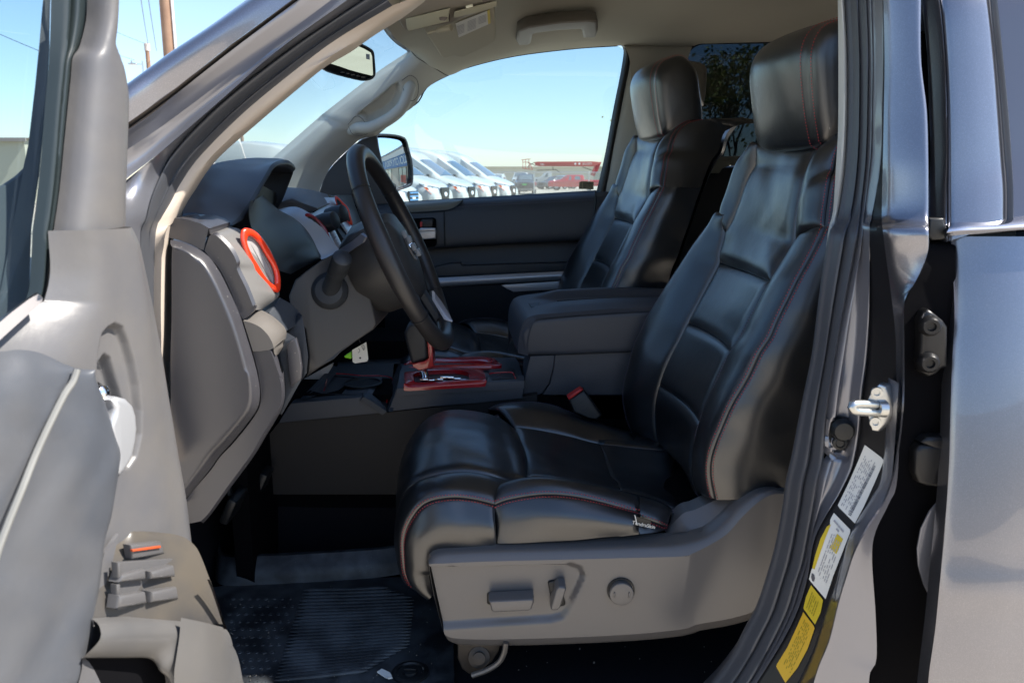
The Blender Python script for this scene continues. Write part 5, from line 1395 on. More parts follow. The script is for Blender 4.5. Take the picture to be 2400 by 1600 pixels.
add_prism(bm, nearer(cv('I', [(425,230),(445,330),(490,400),(530,432),(570,432),(1130,300),(1180,292),(1790,85),(1800,0),(1800,-200),(900,-200),(560,60)],
                 [2.0,2.02,2.04,2.05,2.05,1.98,1.97,1.90,1.86,1.74,1.72,1.86]), .085), V((0, .03, .05)), .010, 4)
oc = part('overhead_console', bm, mat("overhead console plastic", (.34, .31, .26), .6, bump=[(900, .05)]), roof, ang=60)
bm = bmesh.new()
add_prism(bm, [p-(p-V((0, 0, CZ)))*.090 for p in cv('I', [(532,265),(1142,118),(1140,200),(1125,300),(572,432),(545,380)], [1.99,1.90,1.93,1.965,2.03,2.02])], V((0, .005, .002)), .002)
add_prism(bm, [p-(p-V((0, 0, CZ)))*.090 for p in cv('I', [(1200,170),(1320,135),(1790,15),(1790,90),(1550,170),(1190,255)], [1.91,1.90,1.86,1.89,1.91,1.95])], V((0, .005, .002)), .002)
finish_each(bm, 'console_panel', mat("yellowish console panel", (.46, .44, .33), .6), roof, ang=40)
bm = bmesh.new()
add_prism(bm, [p-(p-V((0, 0, CZ)))*.093 for p in cv('I', [(995,255),(1040,225),(1070,200),(1110,245),(1075,290),(1000,285)], 1.95)], V((0, .003, .002)), .001)
add_prism(bm, [p-(p-V((0, 0, CZ)))*.093 for p in cv('I', [(1130,120),(1145,115),(1140,300),(1128,300)], (1.91,1.96))], V((0, .003, .002)))
add_prism(bm, [p-(p-V((0, 0, CZ)))*.093 for p in cv('I', [(1590,-10),(1700,-10),(1700,10),(1595,38)], 1.86)], V((0, .003, .002)))
finish_each(bm, 'console_latch', mat("brown latch", (.12, .10, .09), .5), roof)
bm = bmesh.new()
add_prism(bm, [p-(p-V((0, 0, CZ)))*.094 for p in cv('I', [(1360,90),(1455,65),(1460,95),(1365,120)], 1.88)], V((0, .003, .002)), .001)
part('map_lamp_lens', bm, mat("lamp lens", (.9, .9, .75), .3), roof)
bm = bmesh.new()
add_box(bm, P(*zp('I', 890, 690), 2.50), (.03, .02, .018), bev=.006)
part('visor_hook', bm, visor, roof)
# smudge on the headliner
# ------------------------------------------------------------------ inside mirror
IMC = P(*zp('m', 1000, 640), 1.93); IMN = V((.62, -1.8, -.24)).normalized()
io = opl('m', [(355,735),(520,600),(760,440),(950,320),(1050,288),(1200,350),(1340,430),(1385,490),(1400,600),(1418,860),(1395,950),(1330,1000),(1200,1022),(1050,1000),(700,912),(480,835)], IMC, IMN)
ii = opl('m', [(500,640),(740,470),(960,345),(1040,358),(1200,430),(1320,500),(1345,570),(1362,905),(1340,922),(1100,862),(930,815),(760,755),(560,692)], IMC, IMN)
bm = bmesh.new()
add_prism(bm, [p+IMN*.003 for p in ii], -IMN*.002)
im = part('inside_mirror', bm, mirror_d, ang=0, smooth=False)
bm = bmesh.new()
oo = resample(io+[io[0]], 61)[:-1]; mc = sum(oo, V())/60
rings = [[mc+(p-mc)*s-IMN*h for p in oo] for s, h in ((.90, .001), (.93, -.004), (.985, -.003), (1.0, .004), (.98, .02), (.7, .035), (.3, .04))]
vs = add_grid(bm, Grid(rings), closed=True); add_cap(bm, vs[-1])
add_tube(bm, [mc-IMN*.03, mc-IMN*.06+V((-.03, 0, .06)), mc+V((-.10, 0, .10))], .012, 10)
part('mirror_case', bm, mat("inside mirror case", (.035, .04, .045), .35), im, ang=50)
bm = bmesh.new()
for k in range(5):
    c = onplane(*zp('m', 800+k*95, 860+k*22), IMC, IMN)+IMN*.006
    add_box(bm, c, (.010, .004, .006), frame(IMN), bev=.001)
part('mirror_buttons', bm, black, im)
bm = bmesh.new()
add_prism(bm, [p+IMN*.0036 for p in opl('m', [(1232,520),(1300,530),(1302,630),(1235,615)], IMC, IMN)], -IMN*.0004)
part('mirror_display', bm, mat("compass display", (.10, .16, .22), .3), im, smooth=False)
# ------------------------------------------------------------------ far B pillar, rear door, rear bench
bm = bmesh.new()
f1 = cv('z2', [(1935,308),(1972,385),(1968,480),(1925,700),(1860,1040),(1812,1345)], (2.69,2.70)); f2 = cv('A', [(640,432),(640,700),(600,1000),(500,1300),(400,1568)], 2.60)+cv('B', [(330,200)], 2.60)
add_grid(bm, skin([f1, [a.lerp(b, .12)+V((0, -.03, 0)) for a, b in zip(resample(f1, 20), resample(f2, 20))], f2], 30, 12))
add_grid(bm, skin([cv('A', [(235,415),(640,412),(880,405)], 2.64), cv('A', [(255,436),(640,432),(870,430)], 2.60), cv('A', [(300,560),(640,600),(830,560)], 2.60), cv('A', [(310,800),(640,900),(830,700)], 2.60)], 16, 10))
bp_ = part('centre_pillar_trim', bm, mat("taupe pillar trim", (.34, .33, .29), .7), ang=60)
bm = bmesh.new()
add_prism(bm, cv('B', [(0,195),(240,195),(200,300),(60,520),(-60,900),(-200,1300),(-260,1000),(-80,400)], 2.68), V((0, .03, 0)), .004)
add_prism(bm, cv('z2', [(1755,1322),(1900,1318),(1895,1360),(1860,1480),(1800,1568),(1700,1568),(1750,1450)], 2.655), V((0, .03, 0)), .004)
part('pillar_lower_trim', bm, plastic_soft, ang=40)
bm = bmesh.new()
add_prism(bm, cv('T', [(100,215),(260,208),(430,238),(490,270),(515,320),(512,470),(495,640),(472,770),(420,650),(370,555),(388,430),(360,404),(280,408),(180,330)], 2.60), V((0, .04, 0)), .01, 3)
part('seat_belt_guide', bm, mat("taupe belt guide", (.20, .18, .15), .6), ang=60)
# far rear door: panel below the glass, frame above
bm = bmesh.new()
add_box(bm, (1.02, 2.72, 1.14), (1.20, .04, .90), bev=.02)
add_box(bm, (1.0, 2.40, 1.05), (.24, .9, .62), bev=.05)
rd = part('rear_seat', bm, mat("dark rear cabin", (.012, .012, .013), .6), ang=40)
bm = bmesh.new()
add_prism(bm, cv('T', [(350,1405),(1100,1380),(1100,1440),(350,1462)], 2.685), V((0, .02, 0)), .003)
add_prism(bm, cv('T', [(560,1455),(1000,1440),(900,1500),(800,1500),(700,1540),(660,1600),(350,1600),(350,1462)], 2.68), V((0, .02, 0)), .003)
part('rear_door_trim', bm, mat("olive door top", (.17, .17, .14), .6), ang=40)
bm = bmesh.new()
add_prism(bm, cv('A', [(800,545),(850,470),(885,425),(960,398),(1300,390),(2100,380),(2100,1460),(900,1460)], 2.72), V((0, .003, 0)))
part('rear_side_glass', bm, gtint, smooth=False)
bm = bmesh.new()
fo = [(790,560),(840,465),(878,428),(955,396),(1100,392),(1600,384),(2300,378)]
add_tube(bm, resample(cv('A', fo, 2.69), 30), .006, 6)
for x in (1.42,):
    add_box(bm, (x, 2.66, 1.75), (.10, .08, .5))
add_grid(bm, skin([cv('A', [(870,370),(1500,355),(2300,350)], 2.66), cv('A', [(880,425),(960,398),(1100,394),(1600,386),(2300,380)], 2.67)], 20, 4))
part('rear_window_frame', bm, black)
bm = bmesh.new()   # rear wall with its own dark glass
add_box(bm, (1.46, 1.92, 1.10), (.06, 1.6, .80), bev=.01)
add_box(bm, (1.46, 1.92, 1.96), (.06, 1.6, .08), bev=.01)
add_box(bm, (1.46, 1.22, 1.7), (.06, .16, .5)); add_box(bm, (1.46, 2.62, 1.7), (.06, .16, .5))
part('cab_back_wall', bm, plastic)
bm = bmesh.new(); add_box(bm, (1.47, 1.92, 1.71), (.006, 1.3, .44)); part('rear_window_glass', bm, gtint)
# ------------------------------------------------------------------ windscreen
bm = bmesh.new()
wn_ = cv('z1', [(500,1100),(900,850),(1400,480),(2000,40),(2300,-180)], (1.12,1.22)); wf = cv('e', [(600,1250),(1240,712),(2050,0)], (2.70,2.68))+cv('m', [(515,1568),(1420,872),(1990,492),(2050,430)], (2.68,2.63))
wf = [p+V((.05, 0, .0)) for p in wf]
a_ = resample(wn_, 20); b_ = resample(wf, 20)
add_grid(bm, skin([wn_]+[[a.lerp(b, t)+V((-.07*math.sin(math.pi*t), 0, .02*math.sin(math.pi*t))) for a, b in zip(a_, b_)] for t in (.25, .5, .75)]+[wf], 24, 20))
part('windscreen', bm, gwind)
# ------------------------------------------------------------------ near A pillar, painted frame and seal
def Ap(z, pts, y0, y1): return cv(z, pts, (y0, y1))
pilb = bmesh.new()
N0 = Ap('z1', [(400,900),(800,632),(1000,490),(1200,345),(1450,178),(1700,0),(2000,-210)], 1.02, 1.14)
N1 = Ap('z1', [(400,1180),(800,900),(1000,760),(1200,615),(1600,300),(2010,0),(2300,-215)], 1.005, 1.125)
N0m = [a.lerp(b, .5)+V((0, -.012, .006)) for a, b in zip(resample(N0, 30), resample(N1, 30))]
ob_ = bmesh.new(); add_grid(ob_, skin([[p+V((-.02, .03, 0)) for p in N0], N0, N0m, N1], 40, 14))
N1b = Ap('z1', [(400,1225),(800,945),(1000,803),(1200,655),(1600,340),(2040,10),(2330,-205)], 1.010, 1.13)
N2 = Ap('z1', [(400,1370),(800,1082),(1000,947),(1200,807),(1700,432),(2280,0),(2500,-170)], 1.03, 1.145)
N3 = Ap('z1', [(400,1600),(800,1290),(900,1205),(1100,1050),(1500,705),(1900,355),(2349,30),(2600,-160)], 1.02, 1.14)
add_grid(pilb, skin([N1b, [a.lerp(b, .5)+V((0, -.008, .008)) for a, b in zip(resample(N1b, 20), resample(N2, 20))], N2], 40, 8))
add_grid(pilb, skin([N2, [a.lerp(b, .5)+V((0, .010, 0)) for a, b in zip(resample(N2, 20), resample(N3, 20))], N3], 40, 8))
N4 = cv('L2', [(1200,1600),(1110,1200),(1050,950),(1000,700),(985,300),(985,0)], (1.06,1.06))+cv('z1', [(1010,1540),(1050,1350),(1100,1220),(1170,1080),(1350,870),(1600,640),(2000,335),(2349,100),(2600,-70)], (1.06,1.18))
N3x = cv('L2', [(900,1600),(850,1200),(800,950),(780,700),(780,300),(780,0)], 1.0)+cv('z1', [(790,1540),(795,1350),(800,1320),(810,1290),(1100,1050),(1500,705),(1900,355),(2349,30),(2600,-160)], (1.0,1.14))
add_grid(pilb, skin([N3x, [a.lerp(b, .55)+V((0, -.012, 0)) for a, b in zip(resample(N3x, 30), resample(N4, 30))], N4], 60, 10))
wing = bmesh.new()
fp = part('front_pillar', pilb, paint_in, ang=50)
part('outer_pillar_skin', ob_, paint, fp, ang=50)
fp['label'] = 'grey painted windscreen pillar beside the open door'
bm = bmesh.new()
add_grid(bm, skin([N1, [p+V((.0, .022, 0)) for p in N1], [p+V((.0, .022, 0)) for p in N1b], N1b], 40, 8, smooth=False)); part('pillar_groove', bm, mat("brown glazing strip", (.10, .085, .075), .6), fp)
N6 = cv('L2', [(1230,1600),(1112,1220),(1062,700),(1062,200),(1078,0)], 1.095)+cv('z1', [(1110,1500),(1170,1400),(1250,1250),(1390,1060),(1700,755),(2100,430),(2349,250),(2700,40)], (1.10,1.20))
bm = bmesh.new()
a_ = resample(N4, 60); b_ = resample(N6, 60)
add_grid(bm, skin([N4, [a.lerp(b, .2)+V((0, -.013, 0)) for a, b in zip(a_, b_)], [a.lerp(b, .42)+V((0, -.012, 0)) for a, b in zip(a_, b_)], [a.lerp(b, .55)+V((0, .001, 0)) for a, b in zip(a_, b_)],
                   [a.lerp(b, .75)+V((0, -.008, 0)) for a, b in zip(a_, b_)], N6], 90, 26))
part('door_seal', bm, rubber, fp, ang=60)
N7 = cv('L2', [(1230,1620),(1112,1240),(1120,700),(1130,200),(1152,0)], 1.10)+cv('z1', [(1190,1530),(1280,1350),(1450,1100),(1750,830),(2200,450),(2349,350),(2470,280),(2640,160),(2850,30),(3000,-80)], (1.13,1.26))
bm = bmesh.new()
a_ = resample(N6, 60); b_ = resample(N7, 60)
add_grid(bm, skin([N6, [a.lerp(b, .5)+V((.004, -.004, 0)) for a, b in zip(a_, b_)], N7, [p+V((-.03, .10, -.0)) for p in N7]], 80, 10))
part('pillar_inner_trim', bm, trimcr, fp, ang=60)
# cowl, bonnet and wing, low in front of the windscreen
bm = bmesh.new()
add_grid(bm, Grid([[V((x, y, 1.32-.10*abs((y-1.92)/.9)**3-.06*((-.95-x)/1.2)**2)) for y in [.98+k*.188 for k in range(11)]] for x in [-.95-q*.15 for q in range(10)]]))
add_grid(bm, Grid([[V((x, .98-.0*z, z)) for x in [-.62-q*.2 for q in range(8)]] for z in (1.22, 1.0, .8, .55)]))
add_box(bm, (-2.32, 1.92, .95), (.10, 1.8, .70), bev=.05)
part('bonnet', bm, paint, ang=50)
bm = bmesh.new()
for (x, y) in ((-1.55, 1.08), (-1.55, 2.76), (2.25, 1.08), (2.25, 2.76)):
    b2 = bmesh.new(); add_lathe(b2, (x, y+(-.13 if y < 2 else .13), .40), V((0, -1 if y < 2 else 1, 0)), [(.20, .0), (.33, .01), (.395, -.03), (.40, -.13), (.395, -.25), (.30, -.27), (.001, -.27)], 32)
    wo = part('wheel', b2, black, ang=40)
    b3 = bmesh.new(); add_lathe(b3, (x, y+(-.13 if y < 2 else .13), .40), V((0, -1 if y < 2 else 1, 0)), [(.21, -.02), (.20, .012), (.17, -.03), (.05, -.01), (.001, 0)], 24); part('rim', b3, silver, wo)
bm.free()
bm = bmesh.new()
add_grid(bm, Grid([[V((x, .99, z)) for x in (1.58, 1.9, 2.3, 2.8, 3.4, 3.7)] for z in (1.42, 1.2, .9, .60)]))
add_grid(bm, Grid([[V((x, 2.85, z)) for x in (1.5, 1.9, 2.3, 2.8, 3.4, 3.7)] for z in (1.42, 1.2, .9, .60)]))
add_box(bm, (3.7, 1.92, 1.05), (.05, 1.86, .75)); add_box(bm, (2.6, 1.92, .85), (2.1, 1.84, .05)); add_box(bm, (1.56, 1.92, 1.1), (.05, 1.84, .6))
add_box(bm, (.4, 1.02, .50), (2.0, .08, .12), bev=.03)
part('cargo_bed', bm, paint, ang=40)
# ------------------------------------------------------------------ B pillar and latch area, rear door
def yt(c, k=.13):
    """tumblehome: upper points lean into the cabin"""
    return c
J0 = cv('z3', [(1066,-60),(1070,150),(1072,450),(1070,880),(1055,1150),(1035,1450)], (1.22,1.16))+cv('R2', [(1005,0),(985,150)], 1.15)
J1 = cv('z3', [(1112,-60),(1130,300),(1135,600),(1130,900),(1110,1200),(1062,1500)], (1.205,1.15))+cv('R2', [(1012,20),(985,150),(940,450),(890,850),(830,1150),(790,1350),(750,1560)], (1.13,1.11))+cv('R3', [(710,170),(690,330),(640,600),(570,850),(500,1050),(420,1200),(330,1370),(190,1560),(60,1700)], 1.11)
J2 = cv('z3', [(1255,-60),(1270,400),(1265,800),(1255,1100),(1225,1400)], (1.16,1.12))+cv('R2', [(1210,20),(1180,200),(1130,450),(1080,700),(1030,1000),(990,1300),(975,1560)], (1.09,1.075))+cv('R3', [(940,150),(915,300),(880,480),(840,700),(790,850),(740,1020),(660,1200),(590,1330),(460,1560),(330,1700)], 1.07)
bm = bmesh.new()
jj = resample(J0, 30)
add_grid(bm, skin([J0, cv('z3', [(1090,-60),(1110,300),(1112,600),(1108,900),(1085,1200),(1045,1500)], (1.195,1.145))+cv('R2', [(1008,10),(986,150)], 1.135), [p for p in J1[:6]]+cv('R2', [(1012,20),(986,152)], 1.13)], 40, 8))
part('belt_pillar_trim', bm, trimlt, ang=60)
bm = bmesh.new()
a_ = resample(J1, 90); b_ = resample(J2, 90)
add_grid(bm, skin([[p+V((.03, .05, 0)) for p in J1], J1]+[[a.lerp(b, t)+V((0, dy, 0)) for a, b in zip(a_, b_)] for t, dy in ((.12, -.012), (.30, -.020), (.46, -.012), (.52, -.002), (.60, -.010), (.78, -.016), (.93, -.006))]+[J2], 110, 44))
part('rear_door_seal', bm, rubber, ang=70)
J3 = cv('z3', [(1370,-60),(1375,400),(1370,760),(1360,1100),(1290,1500)], (1.12,1.085))+cv('R2', [(1275,0),(1282,250),(1285,600),(1270,900),(1240,1150),(1220,1400),(1190,1560)], (1.065,1.06))+cv('R3', [(1160,100),(1080,250),(1010,350),(920,500),(880,620),(855,800),(810,970),(740,1140),(640,1320),(500,1540),(400,1700)], 1.06)
bm = bmesh.new()
a_ = resample(J2, 90); b_ = resample(J3, 90)
Gj = skin([J2, [a.lerp(b, .18)+V((0, -.008, 0)) for a, b in zip(a_, b_)], [a.lerp(b, .34)+V((0, .004, 0)) for a, b in zip(a_, b_)], [a.lerp(b, .66)+V((0, .005, 0)) for a, b in zip(a_, b_)], [a.lerp(b, .84)+V((0, -.009, 0)) for a, b in zip(a_, b_)], J3], 220, 40)
pill = zpoly('R2', [(1010,1420),(1025,1340),(1070,1300),(1130,1310),(1158,1360),(1140,1460),(1110,1520),(1060,1530),(1020,1500)])
step = zpoly('c', [(1000,420),(1420,430),(1400,500),(1010,480)])
relief(Gj, [(pill, .012, 5), (step, .006, 6)])
add_grid(bm, Gj)
bpl = part('centre_pillar', bm, paint_in, ang=60)
bpl['label'] = 'painted door pillar with latch striker and warning labels between the two doors'
J4 = cv('z3', [(1380,-60),(1390,400),(1385,760),(1378,1100),(1370,1500)], (1.115,1.06))+cv('R2', [(1375,0),(1400,200),(1440,500),(1465,750),(1470,950),(1475,1200),(1450,1400),(1430,1560)], (1.02,1.02))+cv('R3', [(1385,150),(1320,300),(1230,450),(1140,600),(1080,750),(1040,900),(980,1080),(900,1330),(790,1560),(700,1700)], 1.02)
def pyx(C): return [(*proj(p), p.y) for p in resample(C, 200)]
J3p = pyx(J3); J4p = pyx(J4)
def uat(C, v):
    for i in range(len(C)-1):
        a, b = C[i], C[i+1]
        if (a[1]-v)*(b[1]-v) <= 0 and a[1] != b[1]:
            t = (v-a[1])/(b[1]-a[1]); return a[0]+(b[0]-a[0])*t, a[2]+(b[2]-a[2])*t
    return (C[-1][0], C[-1][2]) if v > C[-1][1] else (C[0][0], C[0][2])
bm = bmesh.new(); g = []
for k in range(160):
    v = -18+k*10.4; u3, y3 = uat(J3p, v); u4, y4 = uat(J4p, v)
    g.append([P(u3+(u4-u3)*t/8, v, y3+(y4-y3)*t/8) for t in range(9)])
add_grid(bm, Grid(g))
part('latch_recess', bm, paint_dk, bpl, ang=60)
J5 = cv('z3', [(1640,-60),(1640,400),(1680,760),(1690,1100),(1690,1500)], (1.09,1.02))+cv('R2', [(1692,0),(1690,150),(1640,300),(1580,400),(1520,500),(1515,800),(1515,1100),(1500,1350),(1470,1560)], (.985,.985))+cv('R3', [(1440,150),(1370,330),(1260,500),(1180,650),(1130,800),(1070,1000),(1010,1250),(930,1450),(860,1700)], .985)
bm = bmesh.new()
a_ = resample(J4, 100); b_ = resample(J5, 100)
add_grid(bm, skin([J4, [a.lerp(b, .12)+V((0, -.008, 0)) for a, b in zip(a_, b_)], [a.lerp(b, .5)+V((0, -.010, 0)) for a, b in zip(a_, b_)], [a.lerp(b, .9)+V((0, -.006, 0)) for a, b in zip(a_, b_)], J5], 130, 16))
part('pillar_flange', bm, paint, bpl, ang=70)
# lower jamb panel and dark gap
J6 = cv('R3', [(1500,-500),(1480,150),(1420,330),(1330,520),(1305,700),(1330,1100),(1335,1400),(1290,1500),(1280,1700)], 1.01)
J5b = cv('R3', [(1490,-500),(1440,150),(1370,330),(1262,500),(1182,650),(1132,800),(1072,1000),(1012,1250),(932,1450),(862,1700)], .988)
bm = bmesh.new()
add_prism(bm, cv('R3', [(1760,300),(1690,380),(1630,500),(1604,640),(1612,760),(1650,890),(1700,990),(1740,1000)], 1.02), V((.02, .02, 0)), .006, 3)
part('sill_corner', bm, paint_in, bpl, ang=50)
bm = bmesh.new(); 
add_grid(bm, skin([J5b, [a.lerp(b, .15)+V((0, .03, 0)) for a, b in zip(resample(J5b, 30), resample(J6, 30))], [a.lerp(b, .6)+V((0, .02, 0)) for a, b in zip(resample(J5b, 30), resample(J6, 30))], J6], 60, 12))
part('lower_jamb', bm, paint_in, bpl, ang=70)
bm = bmesh.new()
g1 = cv('z3', [(1560,-60),(1580,760),(1590,1500)], (1.21,1.12))+cv('R2', [(1600,150),(1580,400),(1510,600),(1510,1100),(1480,1560)], 1.04)+cv('R3', [(1400,330),(1310,560),(1330,1100),(1280,1700)], 1.04)
g2 = cv('z3', [(1900,-60),(1900,760),(1900,1500)], (1.21,1.12))+cv('R2', [(1880,150),(1880,400),(1880,600),(1870,1100),(1860,1560)], 1.05)+cv('R3', [(1840,330),(1800,560),(1760,1100),(1700,1700)], 1.05)
add_grid(bm, skin([g1, g2], 60, 10)); part('hinge_gap', bm, blackhole, bpl)  # near-black sheet stands for the shade between pillar and door
bm = bmesh.new()
add_box(bm, (.64, 1.20, 1.86), (.16, .06, .22)); add_box(bm, (.66, 1.16, 1.25), (.10, .06, 1.2)); add_box(bm, (.66, 1.17, 1.7), (.14, .06, .4))
part('pillar_core', bm, black, bpl)
# striker
bm = bmesh.new()
add_prism(bm, cv('R2', [(1270,1180),(1300,1120),(1350,1075),(1400,1090),(1425,1150),(1455,1230),(1450,1270),(1400,1350),(1345,1405),(1300,1395),(1280,1330),(1265,1260)], 1.00), V((.012, .012, 0)), .003)
st = part('door_striker', bm, steel, bpl, ang=40)
bm = bmesh.new()
add_tube(bm, resample(cv('R2', [(1330,1215),(1200,1210),(1165,1225),(1175,1250),(1210,1262),(1340,1270)], [.998,.985,.982,.982,.985,.998]), 24), .0055, 12)
add_tube(bm, [P(*zp('R2', 1335, 1242), .998), P(*zp('R2', 1385, 1242), 1.0)], [.011, .012], 12)
for q in ((1335,1130),(1325,1335)):
    add_lathe(bm, P(*zp('R2', *q), .999), V((-.3, -1, 0)), [(.0075, 0), (.0070, .004), (.004, .004), (.0035, .001), (.001, .001)], 16)
part('striker_loop', bm, steel, bpl, ang=50)
bm = bmesh.new()   # courtesy lamp switch pocket
add_lathe(bm, P(*zp('R2', 1100, 1385), 1.060), V((-.2, -1, 0)), [(.016, 0), (.015, .008), (.012, .012), (.001, .013)], 20)
add_lathe(bm, P(*zp('R2', 1080, 1478), 1.062), V((-.2, -1, 0)), [(.010, 0), (.0095, .004), (.006, .005), (.005, .003), (.001, .003)], 18)
part('courtesy_switch', bm, black, bpl)
bm = bmesh.new(); add_prism(bm, [p+V((0, .004, 0)) for p in cv('R2', [(1012,1430),(1028,1345),(1070,1305),(1128,1314),(1155,1362),(1140,1460),(1108,1518),(1060,1526),(1022,1498)], 1.066)], V((0, .001, 0)))
part('switch_pocket', bm, black, bpl, smooth=False)
# stickers on the recess (traced quads laid 1 mm proud of the recess skin)
def ysurf(u, v):
    """depth of the recess between J3 and J4 at a pixel"""
    return 1.036
def rec(z, pts, pr):
    out = []
    for q in pts:
        u, v = zp(z, *q)
        u3, y3 = uat(J3p, v); u4, y4 = uat(J4p, v)
        t = max(-.3, min(1.3, (u-u3)/((u4-u3) or 1))); out.append(P(u, v, y3+(y4-y3)*t-pr))
    return out
def decal(name, z, pts, m, pr, n=8, par=bpl):
    """thin label that follows the recess skin: the outline is sliced into rows"""
    b_ = bmesh.new(); pl_ = [zp(z, *q) for q in pts]
    v0 = min(q[1] for q in pl_); v1 = max(q[1] for q in pl_); rows = []
    K_ = 26
    for k in range(K_+1):
        v = v0+.3+(v1-v0-.6)*k/K_; xs = []
        for a, b in zip(pl_, pl_[1:]+pl_[:1]):
            if (a[1]-v)*(b[1]-v) <= 0 and a[1] != b[1]: xs.append(a[0]+(b[0]-a[0])*(v-a[1])/(b[1]-a[1]))
        if len(xs) < 2: continue
        x0, x1 = min(xs), max(xs)
        rows.append(rec('S', [(x0+(x1-x0)*t/6, v) for t in range(7)], pr))
    add_grid(b_, Grid(rows))
    return finish(b_, name, m, par, smooth=False)
decal('certification_label', 'c', [(1655,282),(1950,505),(1950,545),(1800,900),(1640,1250),(1500,1515),(1225,1240),(1400,880),(1540,560)], paper, .0016)
decal('tyre_label', 'R3', [(1042,392),(1160,512),(1110,640),(1040,820),(985,985),(870,850),(890,775),(905,780),(940,660),(1000,500),(1022,470),(1010,452)], paper, .0016)
decal('tyre_label_stripe', 'R3', [(1000,475),(1022,472),(985,560),(940,690),(908,782),(893,770),(915,680),(950,570)], yellow, .0022)
decal('tyre_label_box', 'R3', [(1065,535),(1105,572),(1058,676),(1015,632)], yellow, .0022)
decal('caution_label', 'R3', [(885,890),(968,992),(950,1080),(912,1160),(832,1050),(850,970)], yellow, .0016)
decal('airbag_label', 'R3', [(832,1075),(912,1180),(860,1330),(790,1460),(708,1562),(642,1445),(720,1320),(790,1170)], yellow2, .0016)
def strokes(name, z, org, du, dv, rows, cols, m, pr, wlen, thick, seed, skip=.15):
    random.seed(seed); b_ = bmesh.new()
    for r in range(rows):
        s = random.uniform(0, .1)
        while s < 1:
            L = random.uniform(*wlen)
            if random.random() > skip:
                e = min(1, s+L)
                p = lambda a, b: (org[0]+du[0]*a+dv[0]*b, org[1]+du[1]*a+dv[1]*b)
                t0 = (r+.2)/rows; t1 = t0+thick/rows
                try: b_.faces.new([b_.verts.new(q) for q in rec(z, [p(s, t0), p(e, t0), p(e, t1), p(s, t1)], pr)])
                except ValueError: pass
            s += L+random.uniform(.015, .05)
    return finish(b_, name, m, bpl, smooth=False)
strokes('certification_print', 'c', (1660,430), (-390,810), (170,125), 7, 1, inkl, .0022, (.02, .09), .45, 4)
# bar code
b_ = bmesh.new(); random.seed(9); s = 0
while s < 1:
    w_ = random.choice((.006, .010, .016))
    a = (1805-s*385, 610+s*770); b = (a[0]-w_*385, a[1]+w_*770)
    b_.faces.new([b_.verts.new(q) for q in rec('c', [(a[0]-22, a[1]-12), (a[0]+22, a[1]+14), (b[0]+22, b[1]+14), (b[0]-22, b[1]-12)], .0022)]); s += w_+random.choice((.007, .010, .014))
finish(b_, 'bar_code', ink, bpl, smooth=False)
strokes('tyre_label_print', 'R3', (1030,520), (-110,300), (75,60), 6, 1, inkl, .0024, (.03, .15), .4, 11)
strokes('tyre_label_heading', 'R3', (1045,430), (70,85), (-28,40), 2, 1, inkl, .0024, (.2, .5), .5, 12)
strokes('caution_print', 'R3', (890,930), (-40,110), (55,70), 5, 1, mat("amber print", (.30, .24, .01), .6), .0022, (.05, .25), .4, 13)
strokes('airbag_print', 'R3', (840,1120), (-150,320), (55,60), 6, 1, MATS["amber print"], .0022, (.03, .12), .4, 14)
decal('tyre_symbol', 'R3', [(890,805),(905,815),(912,840),(905,865),(893,862),(885,835)], ink, .0022)
# hinges of the rear door
bm = bmesh.new()
hm = mat('black hinge steel', (.02, .02, .021), .35, metal=.4)
def hinge(z, pts, y):
    b_ = bmesh.new(); add_prism(b_, cv(z, pts, y), V((0, .02, 0)), .006, 3); finish(b_, 'door_hinge', hm, bpl, ang=50)
hinge('R2', [(1640,640),(1665,580),(1700,560),(1740,590),(1790,640),(1830,680),(1830,960),(1790,970),(1750,1010),(1700,1030),(1650,1000),(1630,930),(1645,780)], 1.025)
hinge('R2', [(1640,1480),(1690,1440),(1830,1440),(1830,1568)], 1.025)
hinge('R3', [(1605,-30),(1640,-70),(1800,-70),(1800,220),(1700,215),(1630,190),(1600,120)], 1.025)
for q in ((1700,672),(1690,925)): add_lathe(bm, P(*zp('R2', *q), 1.024), V((-.2, -1, 0)), [(.014, 0), (.013, .006), (.010, .010), (.006, .010), (.005, .005), (.001, .005)], 20)
finish_each(bm, 'hinge_bolt', hm, bpl, ang=50)
# ---- rear door skin: the side leans inward above its widest line
def lean(z):
    if z < .80: return 0
    if z < 1.10: return (z-.80)**2/.3*.085*.5*2
    return .0255+(z-1.10)*.17+(z-1.10)**2*.12
def leanc(c, k=1): return [onray(p, p.y+lean(p.z)*k) for p in c]
def onray(p, y):
    d = p-V((0, 0, CZ)); return V((0, 0, CZ))+d*(y/d.y)
J7 = cv('R2', [(1800,60),(1775,200),(1790,400),(1800,600),(1795,800),(1785,1000),(1775,1300),(1765,1560)], .985)+cv('R3', [(1755,200),(1730,500),(1700,800),(1670,1100),(1640,1350),(1610,1600),(1590,1750)], .985)
J8 = cv('R2', [(1840,55),(1860,200),(1866,400),(1872,600),(1862,800),(1852,1000),(1842,1300),(1836,1560)], .955)+cv('R3', [(1825,250),(1800,600),(1770,900),(1740,1200),(1700,1480),(1690,1600),(1670,1750)], .955)
J7 = leanc(resample(J7, 60)); J8 = leanc(resample(J8, 60))
bm = bmesh.new()
a_ = resample(J7, 60); b_ = resample(J8, 60)
lower = [J7, [a.lerp(b, .25)+V((0, -.006, 0)) for a, b in zip(a_, b_)], [a.lerp(b, .5)+V((0, .004, 0)) for a, b in zip(a_, b_)], [a.lerp(b, .8)+V((0, -.004, 0)) for a, b in zip(a_, b_)], J8]
add_grid(bm, skin(lower, 80, 20))
def zrow(z, y, x0=.60): return None
rowsz = [p for p in resample(J8, 40)]
cols = []
